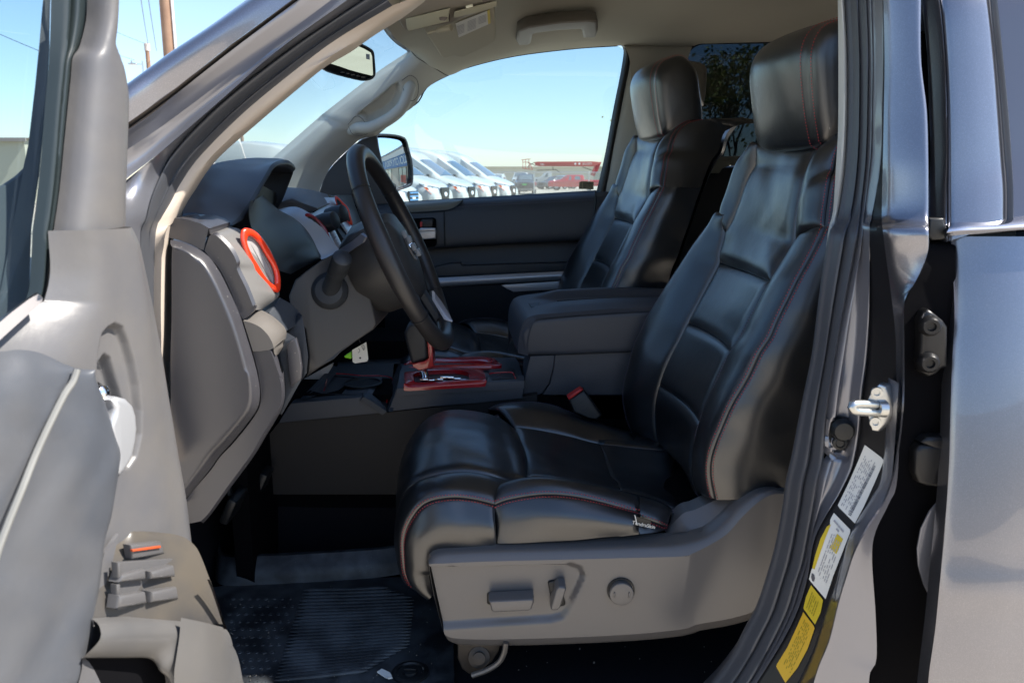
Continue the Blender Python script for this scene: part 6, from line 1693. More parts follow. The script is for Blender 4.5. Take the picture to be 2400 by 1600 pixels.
for k, p in enumerate(rowsz):
    t = k/39; y_ = .945+lean(p.z)-.004*math.exp(-((p.z-1.02)/.02)**2)
    row = [p, V((p.x+.010, y_+.001, p.z))]
    for q in range(1, 15): row.append(V((p.x+.010+q*.075, y_-.012*min(1, q/4)*(1 if p.z < 1.4 else (1.5-p.z)/.1), p.z)))
    cols.append(row)
add_grid(bm, Grid(cols))
rdoor = part('rear_door', bm, paint, ang=70)
bm = bmesh.new()   # chrome belt strip
bs = cv('z3', [(1800,1530),(1900,1512),(2100,1505),(2349,1480),(2700,1450)], (1.065,1.06)); bs2 = cv('R2', [(1818,32),(1900,22),(2100,12),(2349,-3),(2700,-20)], (1.035,1.03))
bs3 = cv('R2', [(1820,60),(1900,50),(2100,40),(2349,25),(2700,8)], (1.050,1.045))
add_grid(bm, skin([bs, [a.lerp(b, .5)+V((0, -.008, 0)) for a, b in zip(resample(bs, 10), resample(bs2, 10))], bs2, bs3], 20, 12)); part('belt_moulding', bm, chrome, rdoor)
# door window frame (painted) leaning in
bm = bmesh.new()
w0 = cv('z3', [(1640,-80),(1690,400),(1700,760),(1710,1100),(1690,1400),(1700,1568)], (1.15,1.08))+cv('R2', [(1705,60),(1720,90)], 1.075)
w1_ = cv('z3', [(1735,-80),(1760,100),(1790,500),(1800,900),(1800,1300),(1800,1568)], (1.13,1.065))+cv('R2', [(1805,60),(1800,90)], 1.06)
a_ = resample(w0, 40); b_ = resample(w1_, 40)
add_grid(bm, skin([w0, [a.lerp(b, .35)+V((0, .012, 0)) for a, b in zip(a_, b_)], [a.lerp(b, .55)+V((0, -.012, 0)) for a, b in zip(a_, b_)], [a.lerp(b, .8)+V((0, -.014, 0)) for a, b in zip(a_, b_)], w1_], 60, 26))
w2 = cv('z3', [(2060,-80),(2075,0),(2120,400),(2150,760),(2175,1100),(2190,1300),(2190,1515)], (1.125,1.06))
a_ = resample(w1_, 40); b_ = resample(w2, 40)
add_grid(bm, skin([[p+V((.002, -.002, 0)) for p in w1_], [a.lerp(b, .06)+V((0, -.010, 0)) for a, b in zip(a_, b_)], [a.lerp(b, .5)+V((0, -.014, 0)) for a, b in zip(a_, b_)], [a.lerp(b, .95)+V((0, -.010, 0)) for a, b in zip(a_, b_)], w2], 60, 20))
part('window_frame', bm, paint, rdoor, ang=60)
bm = bmesh.new()
w3 = cv('z3', [(2130,-80),(2150,0),(2190,400),(2225,760),(2250,1100),(2260,1300),(2262,1500)], (1.123,1.058))
a_ = resample(w2, 40); b_ = resample(w3, 40)
add_grid(bm, skin([w2, [a.lerp(b, .2)+V((0, -.006, 0)) for a, b in zip(a_, b_)], [a.lerp(b, .55)+V((0, -.002, 0)) for a, b in zip(a_, b_)], [a.lerp(b, .9)+V((0, -.007, 0)) for a, b in zip(a_, b_)], w3], 60, 16))
part('window_seal', bm, mat("satin window strip", (.12, .12, .13), .35, metal=.3), rdoor, ang=60)
bm = bmesh.new()
w4 = [V((p.x+.85, p.y+.0, p.z)) for p in w3]
add_grid(bm, skin([w3, w4], 40, 6)); part('privacy_glass', bm, mat("privacy glass", (.05, .05, .07), .04, spec=.8, coat=1, coat_r=.02), rdoor)
bm = bmesh.new()
add_prism(bm, [V((.60, 1.125, 1.74)), V((.60, 1.16, 1.945)), V((1.60, 1.16, 1.945)), V((1.60, 1.125, 1.74))], V((0, .02, 0)))
add_box(bm, (1.55, 1.10, 1.62), (.12, .05, .55))
part('frame_header', bm, paint, rdoor, smooth=False)
bm = bmesh.new()
add_prism(bm, cv('z3', [(1700,1500),(1800,1500),(1812,1568)], 1.05)+cv('R2', [(1810,80),(1720,88),(1695,60)], 1.05), V((0, .02, 0)), .003)
part('frame_corner', bm, black, rdoor)
# ------------------------------------------------------------------ the open front door, seen along its inner side
DH = V((-.405, .945, 0)); DD = V((-.25, -.97, 0)).normalized(); DN = V((.97, -.25, 0)).normalized()
def dp(z, pts, h=0.0):
    out = []; n = len(pts)
    for i, q in enumerate(pts):
        hh_ = h if isinstance(h, (int, float)) else (h[i] if len(h) == n else h[0]+(h[1]-h[0])*i/(n-1))
        out.append(onplane(*zp(z, *q), DH+DN*hh_, DN))
    return out
def surf3(name, curves, m, par, n=40, mm=12, ang=60, **k):
    b_ = bmesh.new(); G_ = skin(curves, n, mm, **k); add_grid(b_, G_); return finish(b_, name, m, par, ang=ang), G_
SR = dp('z1', [(655,-100),(660,0),(655,200),(655,310),(700,372),(760,470),(800,600),(815,720),(812,1000),(808,1300),(812,1540)], -.01)+dp('L2', [(870,100),(920,300),(980,550),(1050,850),(1110,1150),(1160,1400),(1190,1560)], -.01)+dp('L3', [(1250,300),(1285,570),(1330,900),(1400,1300),(1440,1600)], -.01)
belt = dp('L2', [(310,470),(285,510),(180,595),(0,745),(-400,1090)], .0)
# main lower panel
rt = dp('L2', [(812,-10),(870,100),(920,300),(980,550),(1050,850),(1110,1150),(1160,1400),(1190,1560)], -.005)+dp('L3', [(1250,300),(1285,570),(1330,900),(1400,1300),(1440,1600)], -.005)
rt2 = [p-DN*.05+V((0, .0, 0)) for p in rt]
lf = dp('L2', [(330,20),(345,300),(310,480),(285,515),(180,600),(0,750),(-200,940),(-400,1150),(-500,1568)], 0.012)+dp('L3', [(-600,600),(-700,1600)], .012)
a_ = resample(rt, 60); b_ = resample(lf, 60)
cs = [rt2, rt, [a.lerp(b, .06)+DN*.020 for a, b in zip(a_, b_)], [a.lerp(b, .15)+DN*.028 for a, b in zip(a_, b_)]]+[[a.lerp(b, t)+DN*(.030+.006*math.sin(5*t)) for a, b in zip(a_, b_)] for t in (.3, .5, .75)]+[lf]
G_ = skin(cs, 300, 260)
bez = zpoly('L2', [(715,730),(750,690),(790,668),(840,690),(880,790),(920,930),(950,1080),(968,1250),(965,1420),(930,1568),(880,1640),(820,1650),(790,1500),(760,1350),(700,1150),(680,1000),(690,850)])
cav = zpoly('L2', [(735,940),(770,885),(800,905),(830,1000),(865,1120),(890,1230),(850,1300),(780,1320),(740,1150),(715,1040)])
relief(G_, [(bez, .009, 13), (cav, .013, 14)])
bm = bmesh.new(); add_grid(bm, G_)
fdoor = part('front_door', bm, doorgrey, ang=70)
fdoor['label'] = 'open front door seen from inside, worn grey plastic with silver handle and window switches'
# sail panel
sl_ = dp('z1', [(600,-100),(600,0),(590,150),(545,325),(500,400),(485,560),(470,700),(440,1000),(410,1300),(372,1568)], .004)+dp('L2', [(368,30)], .004)
sr_ = SR[:11]
a_ = resample(sr_, 50); b_ = resample(sl_, 50)
surf3('mirror_sail', [[p-DN*.05 for p in sr_], sr_, [a.lerp(b, .12)+DN*.016 for a, b in zip(a_, b_)], [a.lerp(b, .3)+DN*.030 for a, b in zip(a_, b_)], [a.lerp(b, .6)+DN*.032 for a, b in zip(a_, b_)], [a.lerp(b, .9)+DN*.022 for a, b in zip(a_, b_)], sl_], doorgrey, fdoor, 60, 24)
# black run channel
cl = dp('z1', [(352,-100),(350,0),(340,340),(312,700),(270,1200),(225,1568)], .0)+dp('L2', [(222,30),(210,300),(195,440),(165,520)], .0)
c2_ = dp('z1', [(605,-100),(605,0),(592,150),(547,325),(505,400),(487,560),(472,700),(412,1300),(374,1568)], .0)+dp('L2', [(368,30),(345,300),(312,480),(285,520)], .0)
a_ = resample(cl, 40); b_ = resample(c2_, 40)
surf3('window_channel', [cl, [a.lerp(b, .3)+DN*.010 for a, b in zip(a_, b_)], [a.lerp(b, .52)-DN*.012 for a, b in zip(a_, b_)], [a.lerp(b, .62)+DN*.004 for a, b in zip(a_, b_)], c2_], mat("door channel rubber", (.018, .026, .028), .35), fdoor, 50, 20)
# glass of the open door
bm = bmesh.new()
gl_ = dp('z1', [(345,-100),(340,340),(312,700),(270,1200),(225,1568)], -.012)+dp('L2', [(205,420),(180,560)], -.012)
gr_ = dp('z1', [(-300,-100),(-300,340),(-300,700),(-300,1200),(-300,1568)], -.012)+dp('L2', [(-300,700),(-300,1020)], -.012)
add_grid(bm, skin([gl_, gr_], 24, 8)); part('door_glass', bm, gside, fdoor)
# mirror foot outside, seen through the glass
m1_ = dp('z1', [(350,-100),(345,340),(315,700),(275,1200),(230,1568)], -.02)+dp('L2', [(200,450),(160,540)], -.02)
m2_ = dp('z1', [(320,-100),(290,300),(260,600),(215,1000),(170,1170),(80,1250)], -.03)+dp('z1', [(-40,1320)], -.03)
a_ = resample(m1_, 30); b_ = resample(m2_, 30)
low_ = dp('L2', [(200,450),(0,620),(-200,800)], -.02)
bm = bmesh.new()
pf = dp('z1', [(350,-100),(345,340),(315,700),(275,1200),(222,1568)], -.03)+dp('L2', [(205,420),(180,520),(-60,740)], -.03)+dp('z1', [(-60,1320),(40,1270),(120,1215),(180,1160),(215,1000),(262,600),(292,300),(325,-100)], -.05)
add_prism(bm, pf, -DN*.004, .001, 1)
part('mirror_foot', bm, doorgrey, fdoor, ang=50)
# belt weather strip
surf3('belt_strip', [dp('L2', [(275,462),(290,475),(292,505),(200,590),(0,770),(-300,1050)], .03), dp('L2', [(262,455),(200,490),(100,565),(50,605),(0,648),(-300,900)], .02)], mat("pale belt strip", (.26, .24, .23), .5), fdoor, 30, 6)
surf3('belt_rubber', [dp('L2', [(262,455),(200,490),(100,565),(0,648),(-300,900)], .018), dp('L2', [(250,440),(190,480),(90,555),(0,622),(-300,875)], .005)], black, fdoor, 30, 4)
# vinyl insert with a piping line
i1 = dp('L2', [(560,972),(600,1060),(660,1170),(730,1340),(785,1520)], .040)+dp('L3', [(802,30),(800,140),(780,300),(735,500),(690,720),(650,1000),(610,1250),(560,1440),(520,1600)], .040)
i2 = dp('L2', [(555,968),(480,955),(380,905),(270,858),(150,838),(50,845),(-200,900),(-400,1200)], .040)+dp('L3', [(-400,300),(-500,1600)], .040)
a_ = resample(i1, 50); b_ = resample(i2, 50)
surf3('door_insert', [i1, [a.lerp(b, .06)+DN*.010 for a, b in zip(a_, b_)], [a.lerp(b, .3)+DN*.016 for a, b in zip(a_, b_)], [a.lerp(b, .7)+DN*.012 for a, b in zip(a_, b_)], i2], doorblue, fdoor, 90, 40, wr=.002)
bm = bmesh.new(); add_tube(bm, resample(dp('L2', [(530,975),(500,1060),(440,1150),(330,1370),(240,1568)], .058)+dp('L3', [(150,230),(60,450),(-30,700),(-100,1000)], .062), 40), .0032, 8); part('insert_piping', bm, mat("cream piping", (.19, .19, .18), .5), fdoor)
# inside handle
bm = bmesh.new()
hs = dp('L2', [(775,1185),(820,1160),(880,1175),(925,1220),(948,1290),(955,1380),(945,1470),(925,1568)], .050)+dp('L3', [(895,60),(860,115),(822,146),(803,100),(795,0)], .050)+dp('L2', [(790,1500),(770,1430),(757,1375),(790,1290),(800,1240)], .050)
add_prism(bm, hs, -DN*.012, .009, 4)
part('inside_handle', bm, mat("silver door handle", (.46, .47, .49), .36, metal=.5), fdoor, ang=60)
bm = bmesh.new()
add_prism(bm, dp('L2', [(690,1060),(725,1090),(745,1130),(765,1200),(790,1290),(760,1300),(735,1200),(705,1110)], .030), -DN*.01, .003)
part('handle_arm', bm, black, fdoor)
bm = bmesh.new(); add_lathe(bm, dp('L2', [(700,1140)], .035)[0], DN, [(.009, -.01), (.0085, .003), (.005, .006), (.001, .007)], 16); part('lock_button', bm, chrome, fdoor)
# armrest with switch plate
A_l = dp('a', [(1310,-30),(1270,15),(1200,120),(1130,280),(1080,480),(1040,600),(965,890)], (.030,.050))
A_r = dp('a', [(1320,-35),(1650,-15),(1900,25),(2040,120),(2110,240),(2180,420),(2260,640),(2352,950)], (.034,.085))
bm = bmesh.new()
fin = dp('a', [(960,890),(1200,872),(1600,868),(1900,880),(2150,910),(2290,970),(2352,1010)], (.052,.085))
def PT(a, b): return a.lerp(b, .5)
aL = resample(A_l, 30); aR = resample(A_r, 30)
add_grid(bm, skin([A_l]+[[a.lerp(b, t)+DN*.004*math.sin(math.pi*t) for a, b in zip(aL, aR)] for t in (.3, .7)]+[A_r], 40, 20))
part('switch_plate', bm, mat("brown grey switch plate", (.052, .050, .050), .36, var=(14, (.085, .074, .060), .15, 8)), fdoor)
bm = bmesh.new()
fb = dp('a', [(880,1290),(1100,1290),(1500,1285),(1600,1310),(1660,1370),(1690,1450),(1700,1600)], (.058,.075))
f_t = resample(fin, 40); f_b = resample(dp('a', [(880,1290),(1300,1288),(1560,1290),(1650,1340),(1700,1420),(1790,1500),(1830,1650)], (.060,.080)), 40)
add_grid(bm, skin([fin, [a.lerp(b, .15)+DN*.010 for a, b in zip(f_t, f_b)], [a.lerp(b, .5)+DN*.014 for a, b in zip(f_t, f_b)], f_b, [p+(p-V((0, 0, CZ))).normalized()*.05 for p in f_b]], 50, 24))
e1 = dp('a', [(2300,975),(2352,1010),(2420,1150),(2500,1400),(2560,1620)], (.085,.09)); e0 = dp('a', [(1900,880),(1880,1100),(1850,1300),(1830,1450),(1830,1650)], (.085,.085))
add_grid(bm, skin([e0, [a.lerp(b, .4)+DN*.012 for a, b in zip(resample(e0, 20), resample(e1, 20))], [a.lerp(b, .85)+DN*.006 for a, b in zip(resample(e0, 20), resample(e1, 20))], e1, [p-DN*.06 for p in e1]], 40, 20))
add_grid(bm, skin([A_r, [p-DN*.03+V((.004, 0, -.01)) for p in A_r], [p-DN*.09+V((0, 0, -.02)) for p in A_r]], 40, 8))
part('door_armrest', bm, mat("worn armrest plastic", (.078, .078, .080), .38, var=(10, (.10, .096, .092), .15, 8), bump=[(700, .1)]), fdoor)
bm = bmesh.new(); add_prism(bm, dp('a', [(1250,0),(1100,200),(900,860),(820,1320),(780,1600),(900,1600),(930,1300),(1010,880),(1180,300)], .046), -DN*.004); part('armrest_joint', bm, doorgrey, fdoor, smooth=False)
bm = bmesh.new(); add_prism(bm, dp('a', [(890,1280),(1560,1280),(1660,1330),(1720,1420),(1760,1700),(1000,1700)], .050), -DN*.01); part('pull_pocket', bm, blackhole, fdoor)  # near-black plate stands for the shade inside the pocket
surf3('pocket_side', [dp('a', [(870,1290),(930,1340),(1000,1450),(1070,1600)], .05), dp('a', [(860,1300),(860,1400),(840,1500),(800,1650)], .055)], doorgrey, fdoor, 10, 6)
surf3('chrome_edge', [dp('a', [(2175,480),(2230,620),(2300,830),(2352,1000)], .092), dp('a', [(2200,480),(2255,620),(2325,830),(2385,1000)], .090)], chrome, fdoor, 16, 4)
def swt(pts, m, nm, h=.062, ex=.008, bev=.0025):
    b_ = bmesh.new(); add_prism(b_, dp('a', pts, h), -DN*ex, bev, 3); return finish(b_, nm, m, fdoor, ang=40)
swm = mat("window switch plastic", (.095, .093, .095), .28)
swt([(1245,300),(1830,260),(1900,700),(1240,800)], swm, 'switch_bezel', .058, .006, .001)
for q, h_ in (([(1290,430),(1540,375),(1548,485),(1262,515)], .066), ([(1590,400),(1840,335),(1858,455),(1600,480)], .071), ([(1260,650),(1540,610),(1560,735),(1240,790)], .068), ([(1600,610),(1870,560),(1890,690),(1605,725)], .073)):
    swt(q, swm, 'window_switch', h_, .014, .004)
for q in ([(1240,305),(1282,300),(1285,400),(1290,450),(1248,470)], [(1228,535),(1270,530),(1275,650),(1236,680)]): swt(q, swm, 'switch_glint_bump', .064, .008, .002)  # small gloss bumps added where the switch highlights fall
swt([(1375,120),(1700,85),(1740,210),(1400,270)], swm, 'lock_switch', .055, .010, .003)
swt([(1392,168),(1690,126),(1693,150),(1395,190)], mat('muted orange mark', (.42, .07, .02), .5), 'lock_switch_mark', .0575, .003, .0005)
# ================================================================== THE LOT OUTSIDE
def hx(u, D): return (u-1200)/1906.0*D
def hz(v, D): return CZ+(417-v)/1950.0*D
gm = mat("sunlit gravel lot", (.44, .385, .31), .9, spec=.2, var=(.6, (.53, .47, .385), .2, 8), bump=[(30, .5)])
bm = bmesh.new()
vs = [bm.verts.new(q) for q in ((-1500, -600, 0), (1500, -600, 0), (1500, 2500, 0), (-1500, 2500, 0))]; bm.faces.new(vs)
tag(finish(bm, 'ground', gm, smooth=False), 'dusty tan gravel lot around the parked vehicles', 'ground', kind='structure')
LOC = dict
def veh(name, label, cat, loc, rz, group=None):
    t = thing(name, label, cat, loc, rz, group); t['loc_'] = 1
    return t
class Body:
    """vehicle body lofted from stations (x, zbot, zbelt, halfwidth, zroof, roofhalf, crown)"""
    def __init__(s, st): s.st = st
    def at(s, x):
        st = s.st
        for a, b in zip(st, st[1:]):
            if (a[0]-x)*(b[0]-x) <= 0:
                t = (x-a[0])/((b[0]-a[0]) or 1); return [a[i]+(b[i]-a[i])*t for i in range(7)]
        return list(st[0] if abs(x-st[0][0]) < abs(x-st[-1][0]) else st[-1])
    def sec(s, x):
        _, zb, zt, w, zr, wr, cr_ = s.at(x)
        h = [(w*.93, zb), (w, zb+(zt-zb)*.35), (w, zb+(zt-zb)*.75), (w*.985, zt), (wr+(w-wr)*.5, zt+(zr-zt)*.5), (wr, zr), (wr*.86, zr+cr_*.6), (wr*.45, zr+cr_*.95), (0, zr+cr_)]
        return [V((x, -a, b)) for a, b in h]+[V((x, a, b)) for a, b in h[-2::-1]]
    def mesh(s, bm, n=5):
        xs = []
        for a, b in zip(s.st, s.st[1:]):
            for k in range(n): xs.append(a[0]+(b[0]-a[0])*k/n)
        xs.append(s.st[-1][0])
        g = [s.sec(x) for x in xs]; vs = add_grid(bm, Grid(g)); add_cap(bm, vs[0]); add_cap(bm, vs[-1][::-1])
    def y(s, x, z):
        _, zb, zt, w, zr, wr, c = s.at(x)
        if z <= zt: return w
        return w*.985+(wr-w*.985)*min(1, (z-zt)/max(.01, zr-zt))
    def side(s, bm, pts, side, off=.012, th=.01):
        lp = [V((x, side*(s.y(x, z)+off), z)) for x, z in pts]
        add_prism(bm, lp, V((0, -side*th, 0)))
    def across(s, bm, x0, x1, f0=.92, off=.012, lo=4):
        """glass spanning the width over the nose side between two stations"""
        g = []
        for k in range(7):
            x = x0+(x1-x0)*k/6; c = s.sec(x); m = len(c)
            row = [c[i] for i in range(lo, m-lo)]; cy = row[len(row)//2]
            row = [V((p.x, p.y*f0, p.z)) for p in row]; g.append(row)
        nrm = (g[-1][len(g[0])//2]-g[0][len(g[0])//2]).cross(V((0, 1, 0))).normalized()
        if nrm.z < 0: nrm = -nrm
        add_grid(bm, Grid([[p+nrm*off for p in r] for r in g]))
dglass = mat("vehicle glass", (.13, .17, .19), .14, spec=1, coat=1)
lampm = mat("headlight lens", (.16, .18, .20), .15, metal=.3, coat=1)
amberm = mat("amber lens", (.65, .12, .03), .3)
grillem = mat("dark grille", (.03, .032, .03), .5)
tyre = mat("tyre rubber", (.015, .015, .016), .8)
rimm = mat("alloy rim", (.35, .35, .36), .35, metal=.8)
bump_m = mat("dark bumper plastic", (.14, .14, .13), .6)
def wheels(t, xs, w, r, front=True):
    first = None
    for x in xs:
        for sd in (-1, 1):
            if first is None:
                b_ = bmesh.new(); add_lathe(b_, (0, 0, 0), V((0, -1, 0)), [(r*.55, -.02), (r*.62, .01), (r*.95, .0), (r, -.04), (r, -.20), (r*.9, -.23), (.001, -.23)], 24)
                o = finish(b_, 'wheel', tyre, t, ang=40)
                b_ = bmesh.new(); add_lathe(b_, (0, 0, 0), V((0, -1, 0)), [(r*.60, -.01), (r*.5, -.05), (r*.2, -.03), (.001, -.02)], 16)
                for k in range(6):
                    a = k*math.pi/3; add_tube(b_, [V((0, .015, 0)), V((math.cos(a)*r*.56, .0, math.sin(a)*r*.56))], r*.06, 6)
                rm = finish(b_, 'rim', rimm, o, ang=40); first = (o, rm)
            else:
                o = first[0].copy(); COL.objects.link(o); rm = first[1].copy(); COL.objects.link(rm); rm.parent = o
            o.location = (x, sd*w, r); o.rotation_euler = (0, 0, 0 if sd < 0 else math.pi)
    return first
def van(loc, rz, label, group='white vans parked in a row'):
    t = veh('parked_van', label, 'van', loc, rz, group)
    B = Body([(-5.6,.45,1.25,1.00,2.62,.80,.10),(-5.3,.35,1.25,1.03,2.70,.82,.12),(-3.6,.33,1.25,1.03,2.70,.82,.12),(-2.8,.33,1.25,1.03,2.60,.80,.12),(-2.25,.33,1.28,1.02,2.42,.78,.11),(-1.86,.33,1.32,1.02,2.16,.80,.09),
              (-1.35,.33,1.36,1.01,1.84,.86,.08),(-.92,.33,1.38,1.00,1.54,.88,.07),(-.5,.33,1.28,.98,1.42,.80,.06),(-.18,.32,1.14,.94,1.29,.68,.05),(-.02,.34,1.02,.86,1.16,.56,.03),(.04,.40,.80,.78,.90,.5,.0)])
    b = bmesh.new(); B.mesh(b); finish(b, 'van_body', white, t, ang=50)
    b = bmesh.new(); B.across(b, -.97, -1.86, .90, .015); finish(b, 'windscreen', dglass, t, ang=50)
    for sd in (-1, 1):
        b = bmesh.new(); B.side(b, [(-2.75,1.34),(-1.25,1.40),(-1.45,1.60),(-1.85,1.94),(-2.1,2.02),(-2.75,2.02)], sd, .015); finish(b, 'side_window', dglass, t)
        b = bmesh.new(); add_prism(b, [V((.015, sd*.42, 1.20)), V((.03, sd*.46, .96)), V((-.10, sd*.86, 1.00)), V((-.52, sd*1.0, 1.36)), V((-.16, sd*.72, 1.27))], V((-.06, -sd*.03, 0)), .01)
        hl = finish(b, 'headlight', lampm, t)
        b = bmesh.new(); add_prism(b, [V((-.06, sd*.80, 1.0)), V((-.11, sd*.905, 1.0)), V((-.36, sd*1.00, 1.24)), V((-.26, sd*.95, 1.24))], V((-.0, sd*.012, .0))); finish(b, 'turn_lamp', amberm, hl)
        b = bmesh.new(); add_box(b, (-1.28, sd*1.16, 1.55), (.14, .16, .30), bev=.04); add_box(b, (-1.28, sd*1.04, 1.42), (.06, .12, .04)); finish(b, 'door_mirror', bump_m, t)
    b = bmesh.new(); add_prism(b, [V((.06, y, z)) for y, z in ((-.36,1.22),(.36,1.22),(.40,1.06),(.30,.72),(-.30,.72),(-.40,1.06))], V((-.05, 0, 0)), .01); g_ = finish(b, 'grille', grillem, t)
    b = bmesh.new(); add_lathe(b, (.065, 0, .98), V((1, 0, 0)), [(.13, 0), (.12, .012), (.001, .014)], 20)
    for v_ in b.verts: v_.co.z = .98+(v_.co.z-.98)*.62
    finish(b, 'badge', mat("pale badge", (.7, .74, .78), .3) if "pale badge" not in MATS else MATS["pale badge"], g_)
    b = bmesh.new(); add_prism(b, [V((.10, y, z)) for y, z in ((-.80,.70),(.80,.70),(.78,.30),(-.78,.30))], V((-.28, 0, 0)), .04)
    add_box(b, (-.18, -.92, .50), (.36, .14, .42), bev=.04); add_box(b, (-.18, .92, .50), (.36, .14, .42), bev=.04); finish(b, 'bumper', bump_m, t, ang=40)
    b = bmesh.new(); add_prism(b, [V((-1.05, -.55, 1.67)), V((-1.05, -.20, 1.67)), V((-1.30, -.20, 1.85)), V((-1.30, -.55, 1.85))], V((.0, 0, -.003))) 
    finish(b, 'window_sheet', paper, t, smooth=False)
    b = bmesh.new(); B.side(b, [(-3.0,.5),(-2.98,.5),(-2.98,2.2),(-3.0,2.2)], -1, .006, .004); B.side(b, [(-1.35,.5),(-1.33,.5),(-1.33,1.2),(-1.35,1.2)], -1, .006, .004); finish(b, 'door_gap', bump_m, t)
    wheels(t, (-.95, -4.4), .90, .35)
    return t
def copy_tree(o, parent=None):
    c = o.copy(); COL.objects.link(c)
    if parent is not None: c.parent = parent
    for ch in list(o.children): copy_tree(ch, c)
    return c
hd_ = math.atan2(-.294, .956)
V0 = van((-2.43, 29, 0), hd_, 'white high-roofed van, second in the row, its nose just clear of the door mirror')
vl = {1: 'white van with a blue barred grille, half hidden by the door mirror', 3: 'white high-roofed van in the middle of the row, between two like it',
      4: 'white high-roofed van, fourth in the row, beyond the middle one', 5: 'white van at the far end of the row, beside the chain link fence', 0: 'white van of which only the roof shows over the instrument hood'}
for k in (1, 3, 4, 5, 0):
    c = copy_tree(V0); c.location = (-2.43+.82*(k-2), 29+2.67*(k-2), 0); c['label'] = vl[k]
    if k in (0, 1): c.scale = (1, 1, .93)
    if k == 1:
        b = bmesh.new()
        for z in (.80, .92, 1.04, 1.16): add_box(b, (.075, 0, z), (.02, .66, .05), bev=.006)
        finish(b, 'blue_grille_bars', mat("blue bars", (.10, .28, .55), .3), c)
# ---- generic road vehicles
def car(name, label, cat, loc, rz, st, pm, ws, rear, sidew, whl, group=None, hl=None, grille=None, low=None, wr=.36):
    t = veh(name, label, cat, loc, rz, group); B = Body(st)
    b = bmesh.new(); B.mesh(b); finish(b, 'body', pm, t, ang=45)
    b = bmesh.new(); B.across(b, ws[0], ws[1], .90, .014); finish(b, 'windscreen', dglass, t)
    if rear: b = bmesh.new(); B.across(b, rear[0], rear[1], .88, .014); finish(b, 'rear_window', dglass, t)
    for sd in (-1, 1):
        for w_ in sidew: b = bmesh.new(); B.side(b, w_, sd, .012); finish(b, 'side_window', dglass, t)
        x0 = st[-1][0]; w0 = st[-2][3]; zb = hl or .85
        b = bmesh.new(); add_prism(b, [V((x0+.012, sd*w0*.55, zb+.09)), V((x0+.012, sd*w0*.92, zb+.10)), V((x0-.25, sd*(w0+.015), zb+.06)), V((x0-.20, sd*(w0+.015), zb-.06)), V((x0+.012, sd*w0*.90, zb-.08)), V((x0+.012, sd*w0*.58, zb-.08))], V((-.04, -sd*.01, 0)), .006); finish(b, 'headlight', lampm, t)
        b = bmesh.new(); add_box(b, (ws[0]-.25, sd*(w0+.14), st[2][2]+.10), (.12, .18, .14), bev=.03); finish(b, 'door_mirror', pm, t)
    gz = grille or (.55, .95)
    b = bmesh.new(); x0 = st[-1][0]; add_prism(b, [V((x0+.02, y, z)) for y, z in ((-.52, gz[1]), (.52, gz[1]), (.46, gz[0]), (-.46, gz[0]))], V((-.04, 0, 0)), .01); finish(b, 'grille', grillem, t)
    b = bmesh.new(); add_box(b, (x0+.03, 0, (low or .42)), (.16, 1.75, .20), bev=.05); finish(b, 'bumper', bump_m, t)
    wheels(t, whl, st[2][3]-.09, wr)
    return t
PK = lambda L=6.0: [(-L,.62,1.22,.98,1.26,.92,.0),(-L+.1,.55,1.25,1.0,1.30,.93,.0),(-L+1.95,.5,1.25,1.01,1.30,.93,.0),(-L+2.0,.48,1.28,1.01,1.70,.78,.04),(-L+2.15,.46,1.28,1.01,1.88,.72,.05),(-2.55,.44,1.26,1.01,1.90,.72,.05),(-2.2,.44,1.25,1.01,1.80,.74,.05),(-1.55,.44,1.22,1.0,1.30,.84,.05),(-.9,.46,1.14,.99,1.22,.80,.05),(-.15,.5,1.02,.97,1.14,.74,.04),(0,.55,.98,.93,1.06,.70,.0)]
SUV = [(-4.7,.55,1.0,.92,1.10,.80,.0),(-4.6,.45,1.05,.95,1.66,.70,.04),(-4.2,.42,1.05,.96,1.76,.70,.05),(-2.6,.38,1.05,.96,1.76,.70,.05),(-2.1,.38,1.04,.96,1.62,.70,.05),(-1.4,.38,1.02,.95,1.12,.80,.05),(-.8,.4,.98,.94,1.04,.76,.05),(-.12,.45,.90,.90,.96,.68,.03),(0,.5,.82,.84,.86,.6,.0)]
redp = mat("red car paint", (.50, .015, .02), .3, coat=1); bluep = mat("silver blue paint", (.28, .36, .45), .3, metal=.5, coat=1); charp = mat("charcoal paint", (.05, .055, .06), .3, coat=1)
pwin = [[(-3.75,1.32),(-3.02,1.32),(-3.02,1.78),(-3.65,1.78)], [(-2.92,1.32),(-1.85,1.32),(-2.30,1.74),(-2.92,1.78)]]
swin = [[(-4.35,1.10),(-3.15,1.10),(-3.15,1.62),(-4.2,1.62)], [(-3.05,1.10),(-1.75,1.10),(-2.2,1.58),(-3.05,1.64)]]
D = 104
car('red_pickup', 'bright red crew cab pickup seen side on behind the chain link fence', 'pickup truck', (hx(1286, D), D, 0), math.pi-.12, PK(6.5), redp, (-1.58,-2.25), None, [[(x-.35, z) for x, z in w_] for w_ in pwin[:1]]+pwin[1:], (-1.05, -5.2), hl=.95, wr=.46)
D = 78
c = car('dark_pickup', 'dark grey pickup facing the camera behind the fence with a green plate on its grille', 'pickup truck', (hx(1229, D), D, 0), R(-94), PK(6.0), charp, (-1.58,-2.25), None, pwin, (-1.0,-4.8), hl=1.0, grille=(.60,1.02))
b = bmesh.new(); add_box(b, (.05, 0, .93), (.02, .42, .13), bev=.005); finish(b, 'green_plate', mat("green plate", (.05, .45, .08), .5), c)
D = 92
